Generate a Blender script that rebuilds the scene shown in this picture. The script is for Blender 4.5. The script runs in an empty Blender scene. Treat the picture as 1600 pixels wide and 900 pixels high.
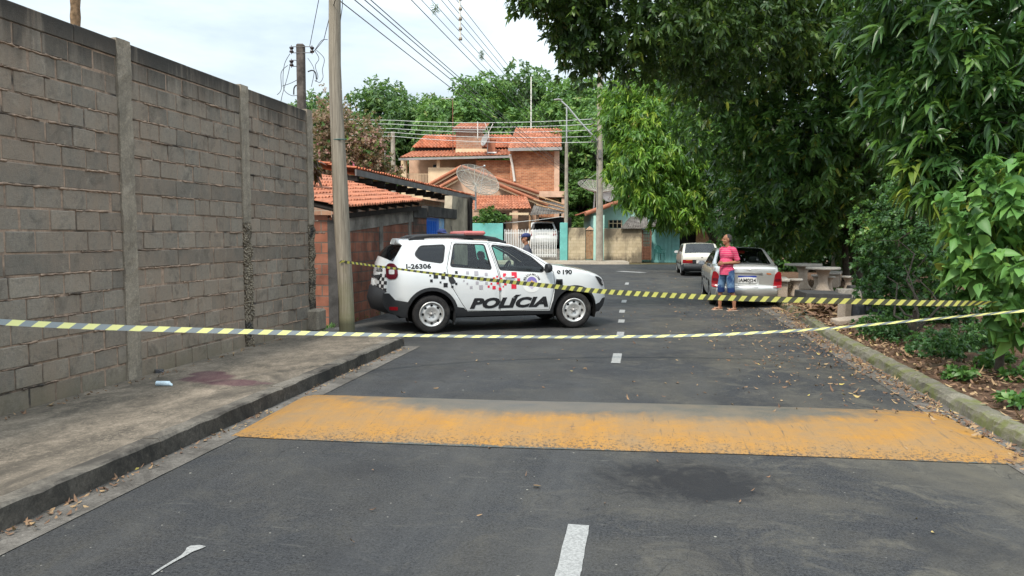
import bpy, bmesh, math, random
import numpy as np
from mathutils import Vector, Matrix, geometry

random.seed(7)
rng = np.random.default_rng(11)
sc = bpy.context.scene
C = sc.collection
rad = math.radians

# ------------------------------------------------------------------ camera, sky, sun, exposure
F_PX, PSI, TH, EYE = 1150.0, rad(10.08), rad(4.08), 1.72
cam_d = bpy.data.cameras.new('camera')
cam = bpy.data.objects.new('camera', cam_d)
C.objects.link(cam)
cam.location = (0, 0, EYE)
cam.rotation_euler = (rad(90) - TH, 0, PSI)
cam_d.sensor_width = 36.0
cam_d.lens = 36.0 * F_PX / 1600.0
cam_d.clip_start, cam_d.clip_end = 0.05, 2000
sc.camera = cam

SUN_DIR = Vector((-0.22, -0.70, 0.95)).normalized()     # towards the sun
world = bpy.data.worlds.new('World')
sc.world = world
world.use_nodes = True
wn = world.node_tree
bg = wn.nodes['Background']
sky = wn.nodes.new('ShaderNodeTexSky')
sky.sky_type = 'NISHITA'
sky.sun_disc = False
sky.sun_elevation = math.asin(SUN_DIR.z)
sky.sun_rotation = math.atan2(SUN_DIR.x, SUN_DIR.y)
sky.air_density, sky.dust_density, sky.ozone_density = 1.0, 2.0, 1.0
tc = wn.nodes.new('ShaderNodeTexCoord')
mp = wn.nodes.new('ShaderNodeMapping')
mp.inputs['Scale'].default_value = (1.2, 1.2, 4.5)
wn.links.new(tc.outputs['Generated'], mp.inputs['Vector'])
cn = wn.nodes.new('ShaderNodeTexNoise')
cn.inputs['Scale'].default_value = 2.6
cn.inputs['Detail'].default_value = 7
cn.inputs['Roughness'].default_value = 0.55
wn.links.new(mp.outputs[0], cn.inputs['Vector'])
cr = wn.nodes.new('ShaderNodeMapRange')
for k, v in (('From Min', 0.35), ('From Max', 0.62), ('To Min', 0.55), ('To Max', 0.97)):
    cr.inputs[k].default_value = v
wn.links.new(cn.outputs[0], cr.inputs['Value'])
cm = wn.nodes.new('ShaderNodeMixRGB')
cm.inputs[2].default_value = (6.85, 7.75, 8.25, 1)          # bright, even cloud layer
wn.links.new(cr.outputs[0], cm.inputs[0])
wn.links.new(sky.outputs[0], cm.inputs[1])
# an overcast sky is about twice as bright overhead as low down
sx = wn.nodes.new('ShaderNodeSeparateXYZ'); wn.links.new(tc.outputs['Generated'], sx.inputs[0])
el = wn.nodes.new('ShaderNodeMapRange')
for k, v in (('From Min', 0.16), ('From Max', 0.85), ('To Min', 1.0), ('To Max', 2.6)):
    el.inputs[k].default_value = v
wn.links.new(sx.outputs[2], el.inputs['Value'])
cg = wn.nodes.new('ShaderNodeVectorMath'); cg.operation = 'SCALE'
wn.links.new(cm.outputs[0], cg.inputs[0]); wn.links.new(el.outputs[0], cg.inputs['Scale'])
wn.links.new(cg.outputs[0], bg.inputs['Color'])
bg.inputs['Strength'].default_value = 0.085

sun_d = bpy.data.lights.new('sun', 'SUN')
sun_d.energy = 2.6
sun_d.angle = rad(9)
sun_d.color = (1.0, 0.93, 0.82)
sun = bpy.data.objects.new('sun', sun_d)
C.objects.link(sun)
sun.rotation_euler = SUN_DIR.to_track_quat('Z', 'Y').to_euler()

vs = sc.view_settings
vs.view_transform = 'Standard'
vs.look = 'None'
vs.exposure = 0.62
vs.gamma = 1.0
vs.use_curve_mapping = False

# ------------------------------------------------------------------ frames
RV = Vector((math.cos(PSI), math.sin(PSI), 0))            # street-end frame: across
FV = Vector((-math.sin(PSI), math.cos(PSI), 0))           # street-end frame: away

def hd(u, d, z=0.0):
    return RV * u + FV * d + Vector((0, 0, z))

def uz(px, py, d):
    a, b = (px - 800) / F_PX, (py - 450) / F_PX
    k = d / (math.cos(TH) - b * math.sin(TH))
    return a * k, EYE + k * (-math.sin(TH) - b * math.cos(TH))

def at(px, py, d):
    u, z = uz(px, py, d)
    return hd(u, d, z)

# ------------------------------------------------------------------ tagging
def tag(o, label=None, cat=None, group=None, kind=None):
    if label: o['label'] = label
    if cat: o['category'] = cat
    if group: o['group'] = group
    if kind: o['kind'] = kind
    return o

def thing(name, label, cat, loc=(0, 0, 0), rz=0.0, group=None):
    o = bpy.data.objects.new(name, None)
    o.empty_display_size = 0.2
    C.objects.link(o)
    o.location = loc
    o.rotation_euler = (0, 0, rz)
    return tag(o, label, cat, group)

def copy_tree(o, parent=None):
    c = o.copy()
    C.objects.link(c)
    c.parent = parent
    for ch in o.children:
        copy_tree(ch, c)
    return c

# ------------------------------------------------------------------ mesh collector
class MB:
    def __init__(s):
        s.v, s.f, s.m, s.sm, s.att = [], [], [], [], []

    def add(s, verts, faces, mi=0, smooth=False, att=None):
        o = len(s.v)
        s.v.extend([tuple(p) for p in verts])
        for f in faces:
            s.f.append(tuple(i + o for i in f))
            s.m.append(mi)
            s.sm.append(smooth)
            s.att.append(random.random() if att is None else att)
        return s

    def box(s, c, size, rz=0.0, mi=0, bevel=0.0, rx=0.0, ry=0.0, att=None):
        x, y, z = [k / 2 for k in size]
        bm = bmesh.new()
        bmesh.ops.create_cube(bm, size=1)
        for v in bm.verts:
            v.co = Vector((v.co.x * x * 2, v.co.y * y * 2, v.co.z * z * 2))
        if bevel > 0:
            bmesh.ops.bevel(bm, geom=bm.edges[:], offset=bevel, segments=1, affect='EDGES')
        M = Matrix.Translation(c) @ Matrix.Rotation(rz, 4, 'Z') @ Matrix.Rotation(ry, 4, 'Y') @ Matrix.Rotation(rx, 4, 'X')
        bm.verts.index_update()
        s.add([M @ v.co for v in bm.verts], [[v.index for v in f.verts] for f in bm.faces], mi, False,
              random.random() if att is None else att)
        bm.free()
        return s

    def tube(s, pts, r, n=8, mi=0, cap=True, smooth=True, flat=1.0, att=None):
        pts = [Vector(p) for p in pts]
        rs = r if hasattr(r, '__len__') else [r] * len(pts)
        vs_, fs = [], []
        prev = None
        for i, p in enumerate(pts):
            t = (pts[min(i + 1, len(pts) - 1)] - pts[max(i - 1, 0)])
            if t.length < 1e-9: t = Vector((0, 0, 1))
            t.normalize()
            if prev is None:
                ref = Vector((0, 0, 1)) if abs(t.z) < 0.9 else Vector((1, 0, 0))
                a = t.cross(ref).normalized()
            else:
                a = (prev - t * prev.dot(t)).normalized()
            prev = a
            b = t.cross(a)
            for k in range(n):
                an = 2 * math.pi * k / n
                vs_.append(p + (a * math.cos(an) + b * math.sin(an) * flat) * rs[i])
        for i in range(len(pts) - 1):
            for k in range(n):
                k2 = (k + 1) % n
                fs.append((i * n + k, i * n + k2, (i + 1) * n + k2, (i + 1) * n + k))
        s.add(vs_, fs, mi, smooth, random.random() if att is None else att)
        if cap:
            o = len(pts) - 1
            s.add(vs_[:n], [tuple(range(n))[::-1]], mi, False)
            s.add(vs_[o * n:], [tuple(range(n))], mi, False)
        return s

    def lathe(s, prof, n=16, c=(0, 0, 0), axis='z', mi=0, smooth=True):
        vs_, fs = [], []
        for (r, h) in prof:
            for k in range(n):
                a = 2 * math.pi * k / n
                p = (r * math.cos(a), r * math.sin(a), h)
                if axis == 'y': p = (p[0], p[2], p[1])
                if axis == 'x': p = (p[2], p[0], p[1])
                vs_.append((p[0] + c[0], p[1] + c[1], p[2] + c[2]))
        m = len(prof)
        for i in range(m - 1):
            for k in range(n):
                k2 = (k + 1) % n
                q = (i * n + k, i * n + k2, (i + 1) * n + k2, (i + 1) * n + k)
                fs.append(q[::-1] if axis == 'y' else q)
        s.add(vs_, fs, mi, smooth, 0.5)
        return s

    def prism(s, poly, y0, y1, mi=0, axes='xz'):
        """poly in (x,z) pushed along y (or (x,y) along z, or (y,z) along x)"""
        def P(a, b, t):
            return {'xz': (a, t, b), 'xy': (a, b, t), 'yz': (t, a, b)}[axes]
        n = len(poly)
        v = [P(a, b, y0) for a, b in poly] + [P(a, b, y1) for a, b in poly]
        f = [tuple(range(n)), tuple(range(2 * n - 1, n - 1, -1))]
        f += [(i, i + n, (i + 1) % n + n, (i + 1) % n) for i in range(n)]
        s.add(v, f, mi, False, random.random())
        return s

    def build(s, name, mats, parent=None, loc=None, fix=True):
        me = bpy.data.meshes.new(name)
        me.from_pydata(s.v, [], s.f)
        mats = mats if isinstance(mats, (list, tuple)) else [mats]
        for m in mats: me.materials.append(m)
        me.polygons.foreach_set('material_index', s.m)
        me.polygons.foreach_set('use_smooth', s.sm)
        a = me.attributes.new('rnd', 'FLOAT', 'FACE')
        a.data.foreach_set('value', s.att)
        if fix:
            bm = bmesh.new()
            bm.from_mesh(me)
            bmesh.ops.recalc_face_normals(bm, faces=bm.faces)
            bm.to_mesh(me)
            bm.free()
        me.update()
        o = bpy.data.objects.new(name, me)
        C.objects.link(o)
        if parent is not None: o.parent = parent
        if loc is not None: o.location = loc
        return o

# ------------------------------------------------------------------ material helpers
def nd(nt, t, ins=None, **pr):
    n = nt.nodes.new(t)
    for k, v in pr.items(): setattr(n, k, v)
    for k, v in (ins or {}).items():
        if isinstance(v, bpy.types.NodeSocket): nt.links.new(v, n.inputs[k])
        else: n.inputs[k].default_value = v
    return n

def col4(c):
    return (c[0], c[1], c[2], 1.0)

class Mat:
    def __init__(s, name, rough=0.8, spec=0.3, metal=0.0, coords='Object'):
        s.m = bpy.data.materials.new(name)
        s.m.use_nodes = True
        s.nt = s.m.node_tree
        s.b = s.nt.nodes['Principled BSDF']
        s.b.inputs['Roughness'].default_value = rough
        s.b.inputs['Specular IOR Level'].default_value = spec
        s.b.inputs['Metallic'].default_value = metal
        s.vec = nd(s.nt, 'ShaderNodeTexCoord').outputs[coords]
        s._sep = None

    def xyz(s, i):
        if s._sep is None:
            s._sep = nd(s.nt, 'ShaderNodeSeparateXYZ', {0: s.vec})
        return s._sep.outputs[i]

    def stretch(s, v):
        return nd(s.nt, 'ShaderNodeVectorMath', {0: s.vec, 1: v}, operation='MULTIPLY').outputs[0]

    def noise(s, scale, detail=4, rough=0.6, vec=None, dist=0.0):
        return nd(s.nt, 'ShaderNodeTexNoise', {'Vector': vec or s.vec, 'Scale': scale, 'Detail': detail,
                                               'Roughness': rough, 'Distortion': dist}).outputs[0]

    def vor(s, scale, out='Distance', vec=None):
        return nd(s.nt, 'ShaderNodeTexVoronoi', {'Vector': vec or s.vec, 'Scale': scale}).outputs[out]

    def rng(s, f, lo, hi, a=0.0, b=1.0):
        return nd(s.nt, 'ShaderNodeMapRange', {'Value': f, 'From Min': lo, 'From Max': hi, 'To Min': a, 'To Max': b}).outputs[0]

    def math(s, op, a, b=0.0):
        return nd(s.nt, 'ShaderNodeMath', {0: a, 1: b}, operation=op).outputs[0]

    def mix(s, f, a, b, blend='MIX'):
        a = col4(a) if isinstance(a, (tuple, list)) else a
        b = col4(b) if isinstance(b, (tuple, list)) else b
        return nd(s.nt, 'ShaderNodeMixRGB', {0: f, 1: a, 2: b}, blend_type=blend).outputs[0]

    def attr(s, name='rnd', out='Fac'):
        return nd(s.nt, 'ShaderNodeAttribute', attribute_name=name).outputs[out]

    def color(s, c):
        if isinstance(c, (tuple, list)): s.b.inputs['Base Color'].default_value = col4(c)
        else: s.nt.links.new(c, s.b.inputs['Base Color'])
        return s

    def inp(s, k, v):
        if isinstance(v, bpy.types.NodeSocket): s.nt.links.new(v, s.b.inputs[k])
        else: s.b.inputs[k].default_value = v
        return s

    def bump(s, h, strength=0.3, dist=0.02):
        n = nd(s.nt, 'ShaderNodeBump', {'Height': h, 'Strength': strength, 'Distance': dist})
        s.nt.links.new(n.outputs[0], s.b.inputs['Normal'])
        return s

def simple(name, c, rough=0.7, spec=0.3, metal=0.0, var=0.25, scale=6.0, bump=0.0, bscale=60.0, dirt=None):
    M = Mat(name, rough, spec, metal)
    k = [x * (1 - var) for x in c]
    f = M.rng(M.noise(scale, 5), 0.35, 0.68)
    cc = M.mix(f, k, [min(1, x * (1 + var * 0.5)) for x in c])
    if dirt:
        g = M.rng(M.noise(scale * 0.4, 6, 0.7, dist=0.4), 0.5, 0.7)
        cc = M.mix(g, cc, dirt)
    M.color(cc)
    if bump: M.bump(M.noise(bscale, 3), bump, 0.01)
    return M.m

def masonry(name, bricks, mortar, bw, bh, msize=0.012, dark=0.5, dirt=(0.05, 0.045, 0.04), dirt_lo=0.55, rough=0.9):
    M = Mat(name, rough, 0.2)
    v = nd(M.nt, 'ShaderNodeCombineXYZ', {0: M.math('ADD', M.xyz(0), M.xyz(1)), 1: M.xyz(2), 2: 0.0}).outputs[0]
    wob = M.noise(3.0, 2)
    v = nd(M.nt, 'ShaderNodeVectorMath', {0: v, 1: nd(M.nt, 'ShaderNodeCombineXYZ', {0: 0.0, 1: M.math('MULTIPLY', wob, 0.02), 2: 0.0}).outputs[0]}, operation='ADD').outputs[0]
    bk = nd(M.nt, 'ShaderNodeTexBrick', {'Vector': v, 'Color1': col4(bricks[0]), 'Color2': col4(bricks[1]), 'Mortar': col4(mortar),
                                         'Scale': 1.0, 'Mortar Size': msize, 'Mortar Smooth': 0.2, 'Bias': 0.0,
                                         'Brick Width': bw, 'Row Height': bh})
    c = M.mix(M.rng(M.noise(2.2, 6, 0.65), 0.35, 0.7), bk.outputs[0], (1 - dark, 1 - dark, 1 - dark), 'MULTIPLY')
    c = M.mix(M.rng(M.noise(0.7, 7, 0.7, dist=0.5), dirt_lo, dirt_lo + 0.2), c, dirt)
    M.color(c)
    h = M.math('SUBTRACT', M.math('MULTIPLY', M.noise(30, 3), 0.3), bk.outputs['Fac'])
    M.bump(h, 0.6, 0.01)
    return M.m
# ------------------------------------------------------------------ ground materials
def mat_asphalt():
    M = Mat('asphalt', 0.82, 0.35)
    base = (0.050, 0.052, 0.056)
    sp = M.noise(62, 4, 0.85)
    c = M.mix(M.rng(sp, 0.40, 0.60), (0.002, 0.0025, 0.0035), (0.044, 0.045, 0.048))
    c = M.mix(M.rng(M.noise(48, 3, 0.9), 0.60, 0.70, 0, 0.7), c, (0.105, 0.105, 0.102))
    c = M.mix(M.rng(M.noise(26, 5, 0.75), 0.42, 0.66, 0, 0.5), c, (0.046, 0.047, 0.049))
    v2 = M.vor(95)
    c = M.mix(M.rng(v2, 0.0, 0.16, 0.5, 0.0), c, (0.15, 0.145, 0.135))
    c = M.mix(M.rng(M.vor(7.5), 0.03, 0.055, 0.75, 0.0), c, (0.30, 0.285, 0.25))
    c = M.mix(M.rng(M.vor(2.6), 0.022, 0.03, 0.8, 0.0), c, (0.36, 0.34, 0.29))
    scr = M.noise(9.0, 5, 0.75, vec=M.stretch((0.25, 1.4, 1)), dist=0.5)
    c = M.mix(M.rng(scr, 0.60, 0.72, 0, 0.4), c, (0.13, 0.125, 0.11))
    dust = M.noise(0.55, 7, 0.68, dist=0.6)
    side = M.rng(M.xyz(0), -1.0, 2.6)
    dmask = M.math('MULTIPLY', M.rng(dust, 0.42, 0.66), M.rng(side, 0, 1, 0.25, 0.95))
    c = M.mix(dmask, c, (0.085, 0.076, 0.058))
    d2 = M.noise(2.1, 8, 0.78, dist=0.8)
    c = M.mix(M.math('MULTIPLY', M.rng(d2, 0.5, 0.68), M.rng(side, 0, 1, 0.2, 0.8)), c, (0.125, 0.112, 0.085))
    lanes = M.noise(1.0, 4, 0.6, vec=M.stretch((1.6, 0.10, 1)))
    c = M.mix(M.rng(lanes, 0.5, 0.72, 0, 0.45), c, (0.062, 0.062, 0.062))
    dk = M.noise(0.9, 5, 0.6, vec=M.stretch((0.9, 0.8, 1)))
    c = M.mix(M.rng(dk, 0.56, 0.7, 0, 0.6), c, (0.014, 0.0145, 0.017))
    # an old oil patch just in front of the hump
    def blot(x, y, rx, ry, soft, col, amt, c):
        dx = M.math('DIVIDE', M.math('SUBTRACT', M.xyz(0), x), rx)
        dy = M.math('DIVIDE', M.math('SUBTRACT', M.xyz(1), y), ry)
        d = M.math('ADD', M.math('MULTIPLY', dx, dx), M.math('MULTIPLY', dy, dy))
        d = M.math('ADD', d, M.math('MULTIPLY', M.math('SUBTRACT', M.noise(3.0, 8, 0.75, dist=0.8), 0.5), 3.4))
        return M.mix(M.rng(d, 1.0, 1.0 - soft, 0, amt), c, col)
    c = blot(0.35, 5.2, 0.75, 0.5, 0.8, (0.009, 0.009, 0.011), 0.9, c)
    c = blot(2.6, 4.6, 0.35, 0.5, 0.6, (0.011, 0.011, 0.012), 0.6, c)
    cr = M.noise(1.3, 3, 0.5, dist=1.5)
    c = M.mix(M.math('MULTIPLY', M.rng(M.math('ABSOLUTE', M.math('SUBTRACT', cr, 0.5)), 0.0, 0.006, 0.6, 0), M.rng(M.noise(0.4), 0.45, 0.55)), c, (0.007, 0.007, 0.008))
    M.color(c)
    M.inp('Roughness', M.rng(M.noise(1.5, 5), 0.3, 0.7, 0.68, 0.92))
    M.bump(M.math('ADD', sp, M.math('MULTIPLY', v2, 0.6)), 0.55, 0.006)
    return M.m

def mat_concrete(name, c0, c1, dirt, lo=0.45, scale=1.0, stretch=(1, 1, 1), moss=None, mlo=0.5):
    M = Mat(name, 0.9, 0.2)
    v = M.stretch(stretch)
    c = M.mix(M.rng(M.noise(1.6 * scale, 8, 0.72, vec=v, dist=0.3), 0.35, 0.66), c0, c1)
    c = M.mix(M.rng(M.noise(55, 3, 0.7), 0.3, 0.75, 0.0, 0.55), c, [k * 0.45 for k in c0])
    c = M.mix(M.rng(M.noise(14 * scale, 6, 0.8, dist=0.5), 0.5, 0.68, 0, 0.55), c, [min(1, k * 1.25) for k in c1])
    c = M.mix(M.rng(M.noise(0.8 * scale, 8, 0.75, vec=v, dist=0.6), lo, lo + 0.2, 0, 0.9), c, dirt)
    if moss:
        c = M.mix(M.rng(M.noise(2.4 * scale, 7, 0.7, dist=0.4), mlo, mlo + 0.17, 0, 0.9), c, moss)
    M.color(c)
    M.bump(M.noise(38, 6, 0.7), 0.5, 0.012)
    return M

m_asphalt = mat_asphalt()
mw = mat_concrete('sidewalk_concrete', (0.095, 0.082, 0.066), (0.32, 0.265, 0.205), (0.07, 0.061, 0.05), 0.46, 1.9, (1.0, 0.7, 1))
def stain(M, c, spots, col, jag):
    n = M.math('MULTIPLY', M.math('SUBTRACT', M.noise(4.0, 6, 0.7, dist=0.5), 0.5), jag)
    acc = None
    for (x, y, rx, ry) in spots:
        dx = M.math('DIVIDE', M.math('SUBTRACT', M.xyz(0), x), rx)
        dy = M.math('DIVIDE', M.math('SUBTRACT', M.xyz(1), y), ry)
        d = M.math('ADD', M.math('ADD', M.math('MULTIPLY', dx, dx), M.math('MULTIPLY', dy, dy)), n)
        k = M.rng(d, 1.0, 0.45)
        acc = k if acc is None else M.math('MAXIMUM', acc, k)
    return M.mix(M.math('MULTIPLY', acc, 0.62), c, col)
old = mw.b.inputs['Base Color'].links[0].from_socket
mw.color(stain(mw, old, [(-4.72, 7.32, 0.30, 0.30), (-4.30, 7.15, 0.42, 0.2), (-4.85, 7.55, 0.22, 0.2)], (0.070, 0.017, 0.036), 1.9))
m_sidewalk = mw.m
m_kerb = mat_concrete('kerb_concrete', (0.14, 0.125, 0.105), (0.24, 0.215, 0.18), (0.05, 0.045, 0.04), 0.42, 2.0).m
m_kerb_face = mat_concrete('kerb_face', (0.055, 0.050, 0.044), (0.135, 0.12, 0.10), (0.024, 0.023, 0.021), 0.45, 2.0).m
m_gutter = mat_concrete('gutter_concrete', (0.11, 0.10, 0.088), (0.21, 0.192, 0.17), (0.055, 0.05, 0.044), 0.45, 2.2).m
m_mossy = mat_concrete('mossy_concrete', (0.14, 0.13, 0.10), (0.25, 0.23, 0.18), (0.07, 0.065, 0.05), 0.5, 1.6, moss=(0.125, 0.135, 0.045), mlo=0.45).m
m_far_walk = mat_concrete('far_sidewalk', (0.30, 0.255, 0.20), (0.40, 0.35, 0.28), (0.2, 0.17, 0.13), 0.5, 0.6, moss=(0.16, 0.17, 0.06), mlo=0.62).m

def mat_soil():
    M = Mat('soil', 0.95, 0.1)
    c = M.mix(M.rng(M.noise(5, 8, 0.75), 0.3, 0.7), (0.082, 0.048, 0.032), (0.225, 0.142, 0.095))
    c = M.mix(M.rng(M.vor(60), 0.0, 0.3, 0.7, 0.0), c, (0.24, 0.135, 0.075))
    c = M.mix(M.rng(M.noise(1.1, 6, 0.7), 0.56, 0.68), c, (0.05, 0.045, 0.028))
    M.color(c)
    M.bump(M.noise(22, 8, 0.8), 1.0, 0.05)
    return M.m
m_soil = mat_soil()
m_earth = simple('earth', (0.16, 0.13, 0.07), 0.95, 0.1, var=0.5, scale=0.6, dirt=(0.06, 0.08, 0.03))

def sheet(name, poly, z, mat, sub=0, kind='structure'):
    o = MB().add([(x, y, z) for x, y in poly], [tuple(range(len(poly)))]).build(name, mat, fix=False)
    return tag(o, kind=kind)

# ground to the horizon, 2 cm below the asphalt
sheet('ground', [(-700, -60), (700, -60), (700, 900), (-700, 900)], -0.02, m_earth)

def h2(u, d):
    p = hd(u, d)
    return (p.x, p.y)

KL, KR = -3.65, 3.03
far_l, far_r = h2(-40, 43.9), h2(14, 43.9)
road_poly = [(-3.45, -4), (2.80, -4), (2.80, 36), h2(13, 39), far_r, far_l, h2(-40, 35), (-5.75, 31), (-5.75, 11.05), (-3.45, 10.75)]
sheet('road', road_poly, 0.0, m_asphalt)

# left sidewalk slab with its kerb stones
def grid_slab(name, x0, x1, y0, y1, z, mat, jit=0.004, step=0.35):
    nx, ny = max(2, int((x1 - x0) / step)), max(2, int((y1 - y0) / step))
    v, f = [], []
    for j in range(ny + 1):
        for i in range(nx + 1):
            v.append((x0 + (x1 - x0) * i / nx, y0 + (y1 - y0) * j / ny, z + random.uniform(-jit, jit)))
    for j in range(ny):
        for i in range(nx):
            a = j * (nx + 1) + i
            f.append((a, a + 1, a + nx + 2, a + nx + 1))
    return tag(MB().add(v, f, 0, True).build(name, mat, fix=False), kind='structure')

grid_slab('sidewalk', -5.62, -3.78, -3, 10.9, 0.148, m_sidewalk)
def kerb_shift(y): return max(0.0, min(0.22, (y - 13.0) * 0.055))
def kerb_run(name, x0, x1, ys, zt, zb, mats, chips=0.006, rnd=0.018, left_face=False):
    m = MB()
    for a, b in zip(ys[:-1], ys[1:]):
        n = max(2, int((b - a) / 0.12))
        prof0 = [(x0, zb), (x0, zt - 0.004), (x0 + 0.02, zt), (x1 - rnd, zt), (x1, zt - rnd), (x1 + 0.01, zb)]
        if left_face:
            prof0 = [(x1, zb), (x1, zt - 0.004), (x1 - 0.02, zt), (x0 + rnd * 2.2, zt), (x0 + rnd * .6, zt - rnd * .8), (x0, zt - rnd * 2.4), (x0 - 0.01, zb)]
        v, f, k = [], [], len(prof0)
        for i in range(n + 1):
            y = a + 0.004 + (b - a - 0.008) * i / n
            for (px, pz) in prof0:
                px = px + (kerb_shift(y) if left_face else 0)
                v.append((px + random.uniform(-chips, chips), y, pz + (random.uniform(-chips, chips) if pz > zb else 0)))
        for i in range(n):
            for j in range(k - 1):
                q = (i * k + j, (i + 1) * k + j, (i + 1) * k + j + 1, i * k + j + 1)
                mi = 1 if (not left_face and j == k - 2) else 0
                m.add([v[t] for t in q], [(0, 1, 2, 3)], mi, False)
        m.add(v[:k], [tuple(range(k))]); m.add(v[-k:], [tuple(range(k))[::-1]])
    o = m.build(name, mats)
    bm = bmesh.new(); bm.from_mesh(o.data)
    bmesh.ops.remove_doubles(bm, verts=bm.verts, dist=0.0005)
    bmesh.ops.recalc_face_normals(bm, faces=bm.faces)
    bm.to_mesh(o.data); bm.free()
    return tag(o, kind='structure')
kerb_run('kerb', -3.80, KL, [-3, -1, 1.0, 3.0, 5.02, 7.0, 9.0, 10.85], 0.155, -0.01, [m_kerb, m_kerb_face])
kerb_run('mossy_kerb', KR, KR + 0.17, [-3, -1, 1, 3, 5, 7, 9, 11, 13, 15, 17, 20, 24, 28, 33], 0.13, -0.01, [m_mossy], 0.009, 0.03, True)
# gutters
grid_slab('gutter', -3.66, -3.38, -3, 10.9, 0.006, m_gutter, 0.0015, 0.2)
grid_slab('gutter', 2.72, 3.28, -3, 33, 0.006, m_gutter, 0.0015, 0.3)
# apron where the kerb ends, between the block wall and the brick house
m_apron = mat_concrete('apron_concrete', (0.06, 0.058, 0.055), (0.1, 0.097, 0.09), (0.035, 0.034, 0.032), 0.5, 1.0, moss=(0.05, 0.075, 0.02), mlo=0.68).m
sheet('apron', [(-9, 10.9), (-3.9, 10.9), (-4.0, 13.6), (-5.75, 14.5), (-5.75, 20), (-9, 20)], 0.012, m_apron)
v0 = MB().prism([(-5.62, 0.0), (-3.65, 0.0), (-3.65, 0.13), (-3.78, 0.148), (-5.62, 0.148)], 10.905, 10.93)
tag(v0.build('sidewalk_end', m_kerb), kind='structure')

# soil verge on the right, gently uneven
def soil_sheet():
    v, f = [], []
    xs = np.concatenate([np.linspace(3.14, 9, 34), np.linspace(9.4, 30, 16)])
    ys = np.concatenate([np.linspace(-3, 26, 90), np.linspace(27, 60, 16)])
    for y in ys:
        for x in xs:
            e = min(1, (x - 3.14) / 0.8)
            h = 0.095 + e * (0.05 * math.sin(x * 1.7 + y * 0.9) + 0.04 * math.sin(y * 2.3 - x) + random.uniform(-.02, .02)) + 0.02 * max(0, x - 4)
            v.append((x + kerb_shift(y) * max(0, 1 - (x - 3.14) / 2), y, h))
    k = len(xs)
    for j in range(len(ys) - 1):
        for i in range(k - 1):
            f.append((j * k + i, j * k + i + 1, (j + 1) * k + i + 1, (j + 1) * k + i))
    return tag(MB().add(v, f, 0, True).build('soil', m_soil, fix=False), kind='structure')
soil_sheet()

# far sidewalk across the end of the street
fw = MB()
fw.prism([(43.9, -0.01), (44.02, 0.15), (46.2, 0.18), (46.2, -0.01)], -32, 7, axes='yz')
o = fw.build('far_sidewalk', m_far_walk); o.rotation_euler[2] = PSI; tag(o, kind='structure')

# ------------------------------------------------------------------ speed hump
def mat_hump():
    M = Mat('hump_paint', 0.75, 0.3)
    asp = M.mix(M.rng(M.noise(60, 4, 0.85), 0.4, 0.62), (0.03, 0.05, 0.05), (0.105, 0.1, 0.092))
    streak = M.noise(7.0, 6, 0.7, vec=M.stretch((1.6, 0.22, 1)))
    yel = M.mix(M.rng(streak, 0.33, 0.7), (0.37, 0.175, 0.022), (0.265, 0.135, 0.036))
    yel = M.mix(M.rng(M.noise(2.0, 7, 0.7, vec=M.stretch((0.8, 1.4, 1))), 0.36, 0.66, 0, 0.85), yel, (0.215, 0.145, 0.078))
    yel = M.mix(M.rng(M.noise(16, 8, 0.8, dist=0.5), 0.5, 0.72, 0, 0.6), yel, (0.17, 0.125, 0.075))
    yel = M.mix(M.rng(M.noise(120, 3, 0.8), 0.55, 0.75, 0, 0.6), yel, (0.16, 0.11, 0.05))
    chips = M.math('ADD', M.noise(38, 6, 0.8), M.math('MULTIPLY', M.rng(M.math('ABSOLUTE', M.xyz(1)), 0.45, 0.85), 0.13))
    yel = M.mix(M.rng(chips, 0.62, 0.68, 0, 0.85), yel, (0.045, 0.042, 0.038))
    scuff = M.noise(11, 5, 0.7, vec=M.stretch((2.4, 0.16, 1)))
    yel = M.mix(M.math('MULTIPLY', M.rng(scuff, 0.60, 0.68), M.rng(M.noise(1.1, 3), 0.42, 0.6)), yel, (0.10, 0.075, 0.05))
    # wear: the far slope is scrubbed bare in the wheel tracks, both ends keep paint
    y = M.xyz(1)
    ends = M.rng(M.math('ABSOLUTE', M.math('ADD', M.xyz(0), 0.1)), 1.5, 3.0)
    wear = M.math('ADD', M.rng(y, -0.42, 0.25), M.math('MULTIPLY', ends, -0.8))
    wear = M.math('ADD', wear, M.math('MULTIPLY', M.math('SUBTRACT', streak, 0.5), 0.45))
    wear = M.math('ADD', wear, M.math('MULTIPLY', M.math('SUBTRACT', M.noise(2.4, 9, 0.78, dist=0.6), 0.5), 1.2))
    c = M.mix(M.rng(wear, 0.30, 0.72, 0, 0.93), yel, M.mix(M.rng(M.noise(3, 5), 0.3, 0.6), asp, (0.125, 0.108, 0.082)))
    cen = M.math('MULTIPLY', M.rng(M.math('ABSOLUTE', M.math('ADD', M.xyz(0), 0.7)), 1.5, 0.4), M.rng(M.math('ADD', y, M.math('MULTIPLY', M.math('SUBTRACT', M.noise(5, 8, 0.8), 0.5), 0.9)), -0.15, 0.2))
    c = M.mix(M.math('MULTIPLY', cen, 0.5), c, (0.105, 0.10, 0.095))
    near = M.math('ADD', M.rng(y, -0.88, -0.80), M.math('MULTIPLY', M.math('SUBTRACT', M.noise(20, 8, 0.85), 0.5), 2.0))
    c = M.mix(M.rng(near, 0.35, 0.6, 1, 0), c, asp)
    M.color(c)
    M.bump(M.math('ADD', M.noise(120, 2, 0.7), M.math('MULTIPLY', streak, 0.3)), 0.4, 0.006)
    return M.m
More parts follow.
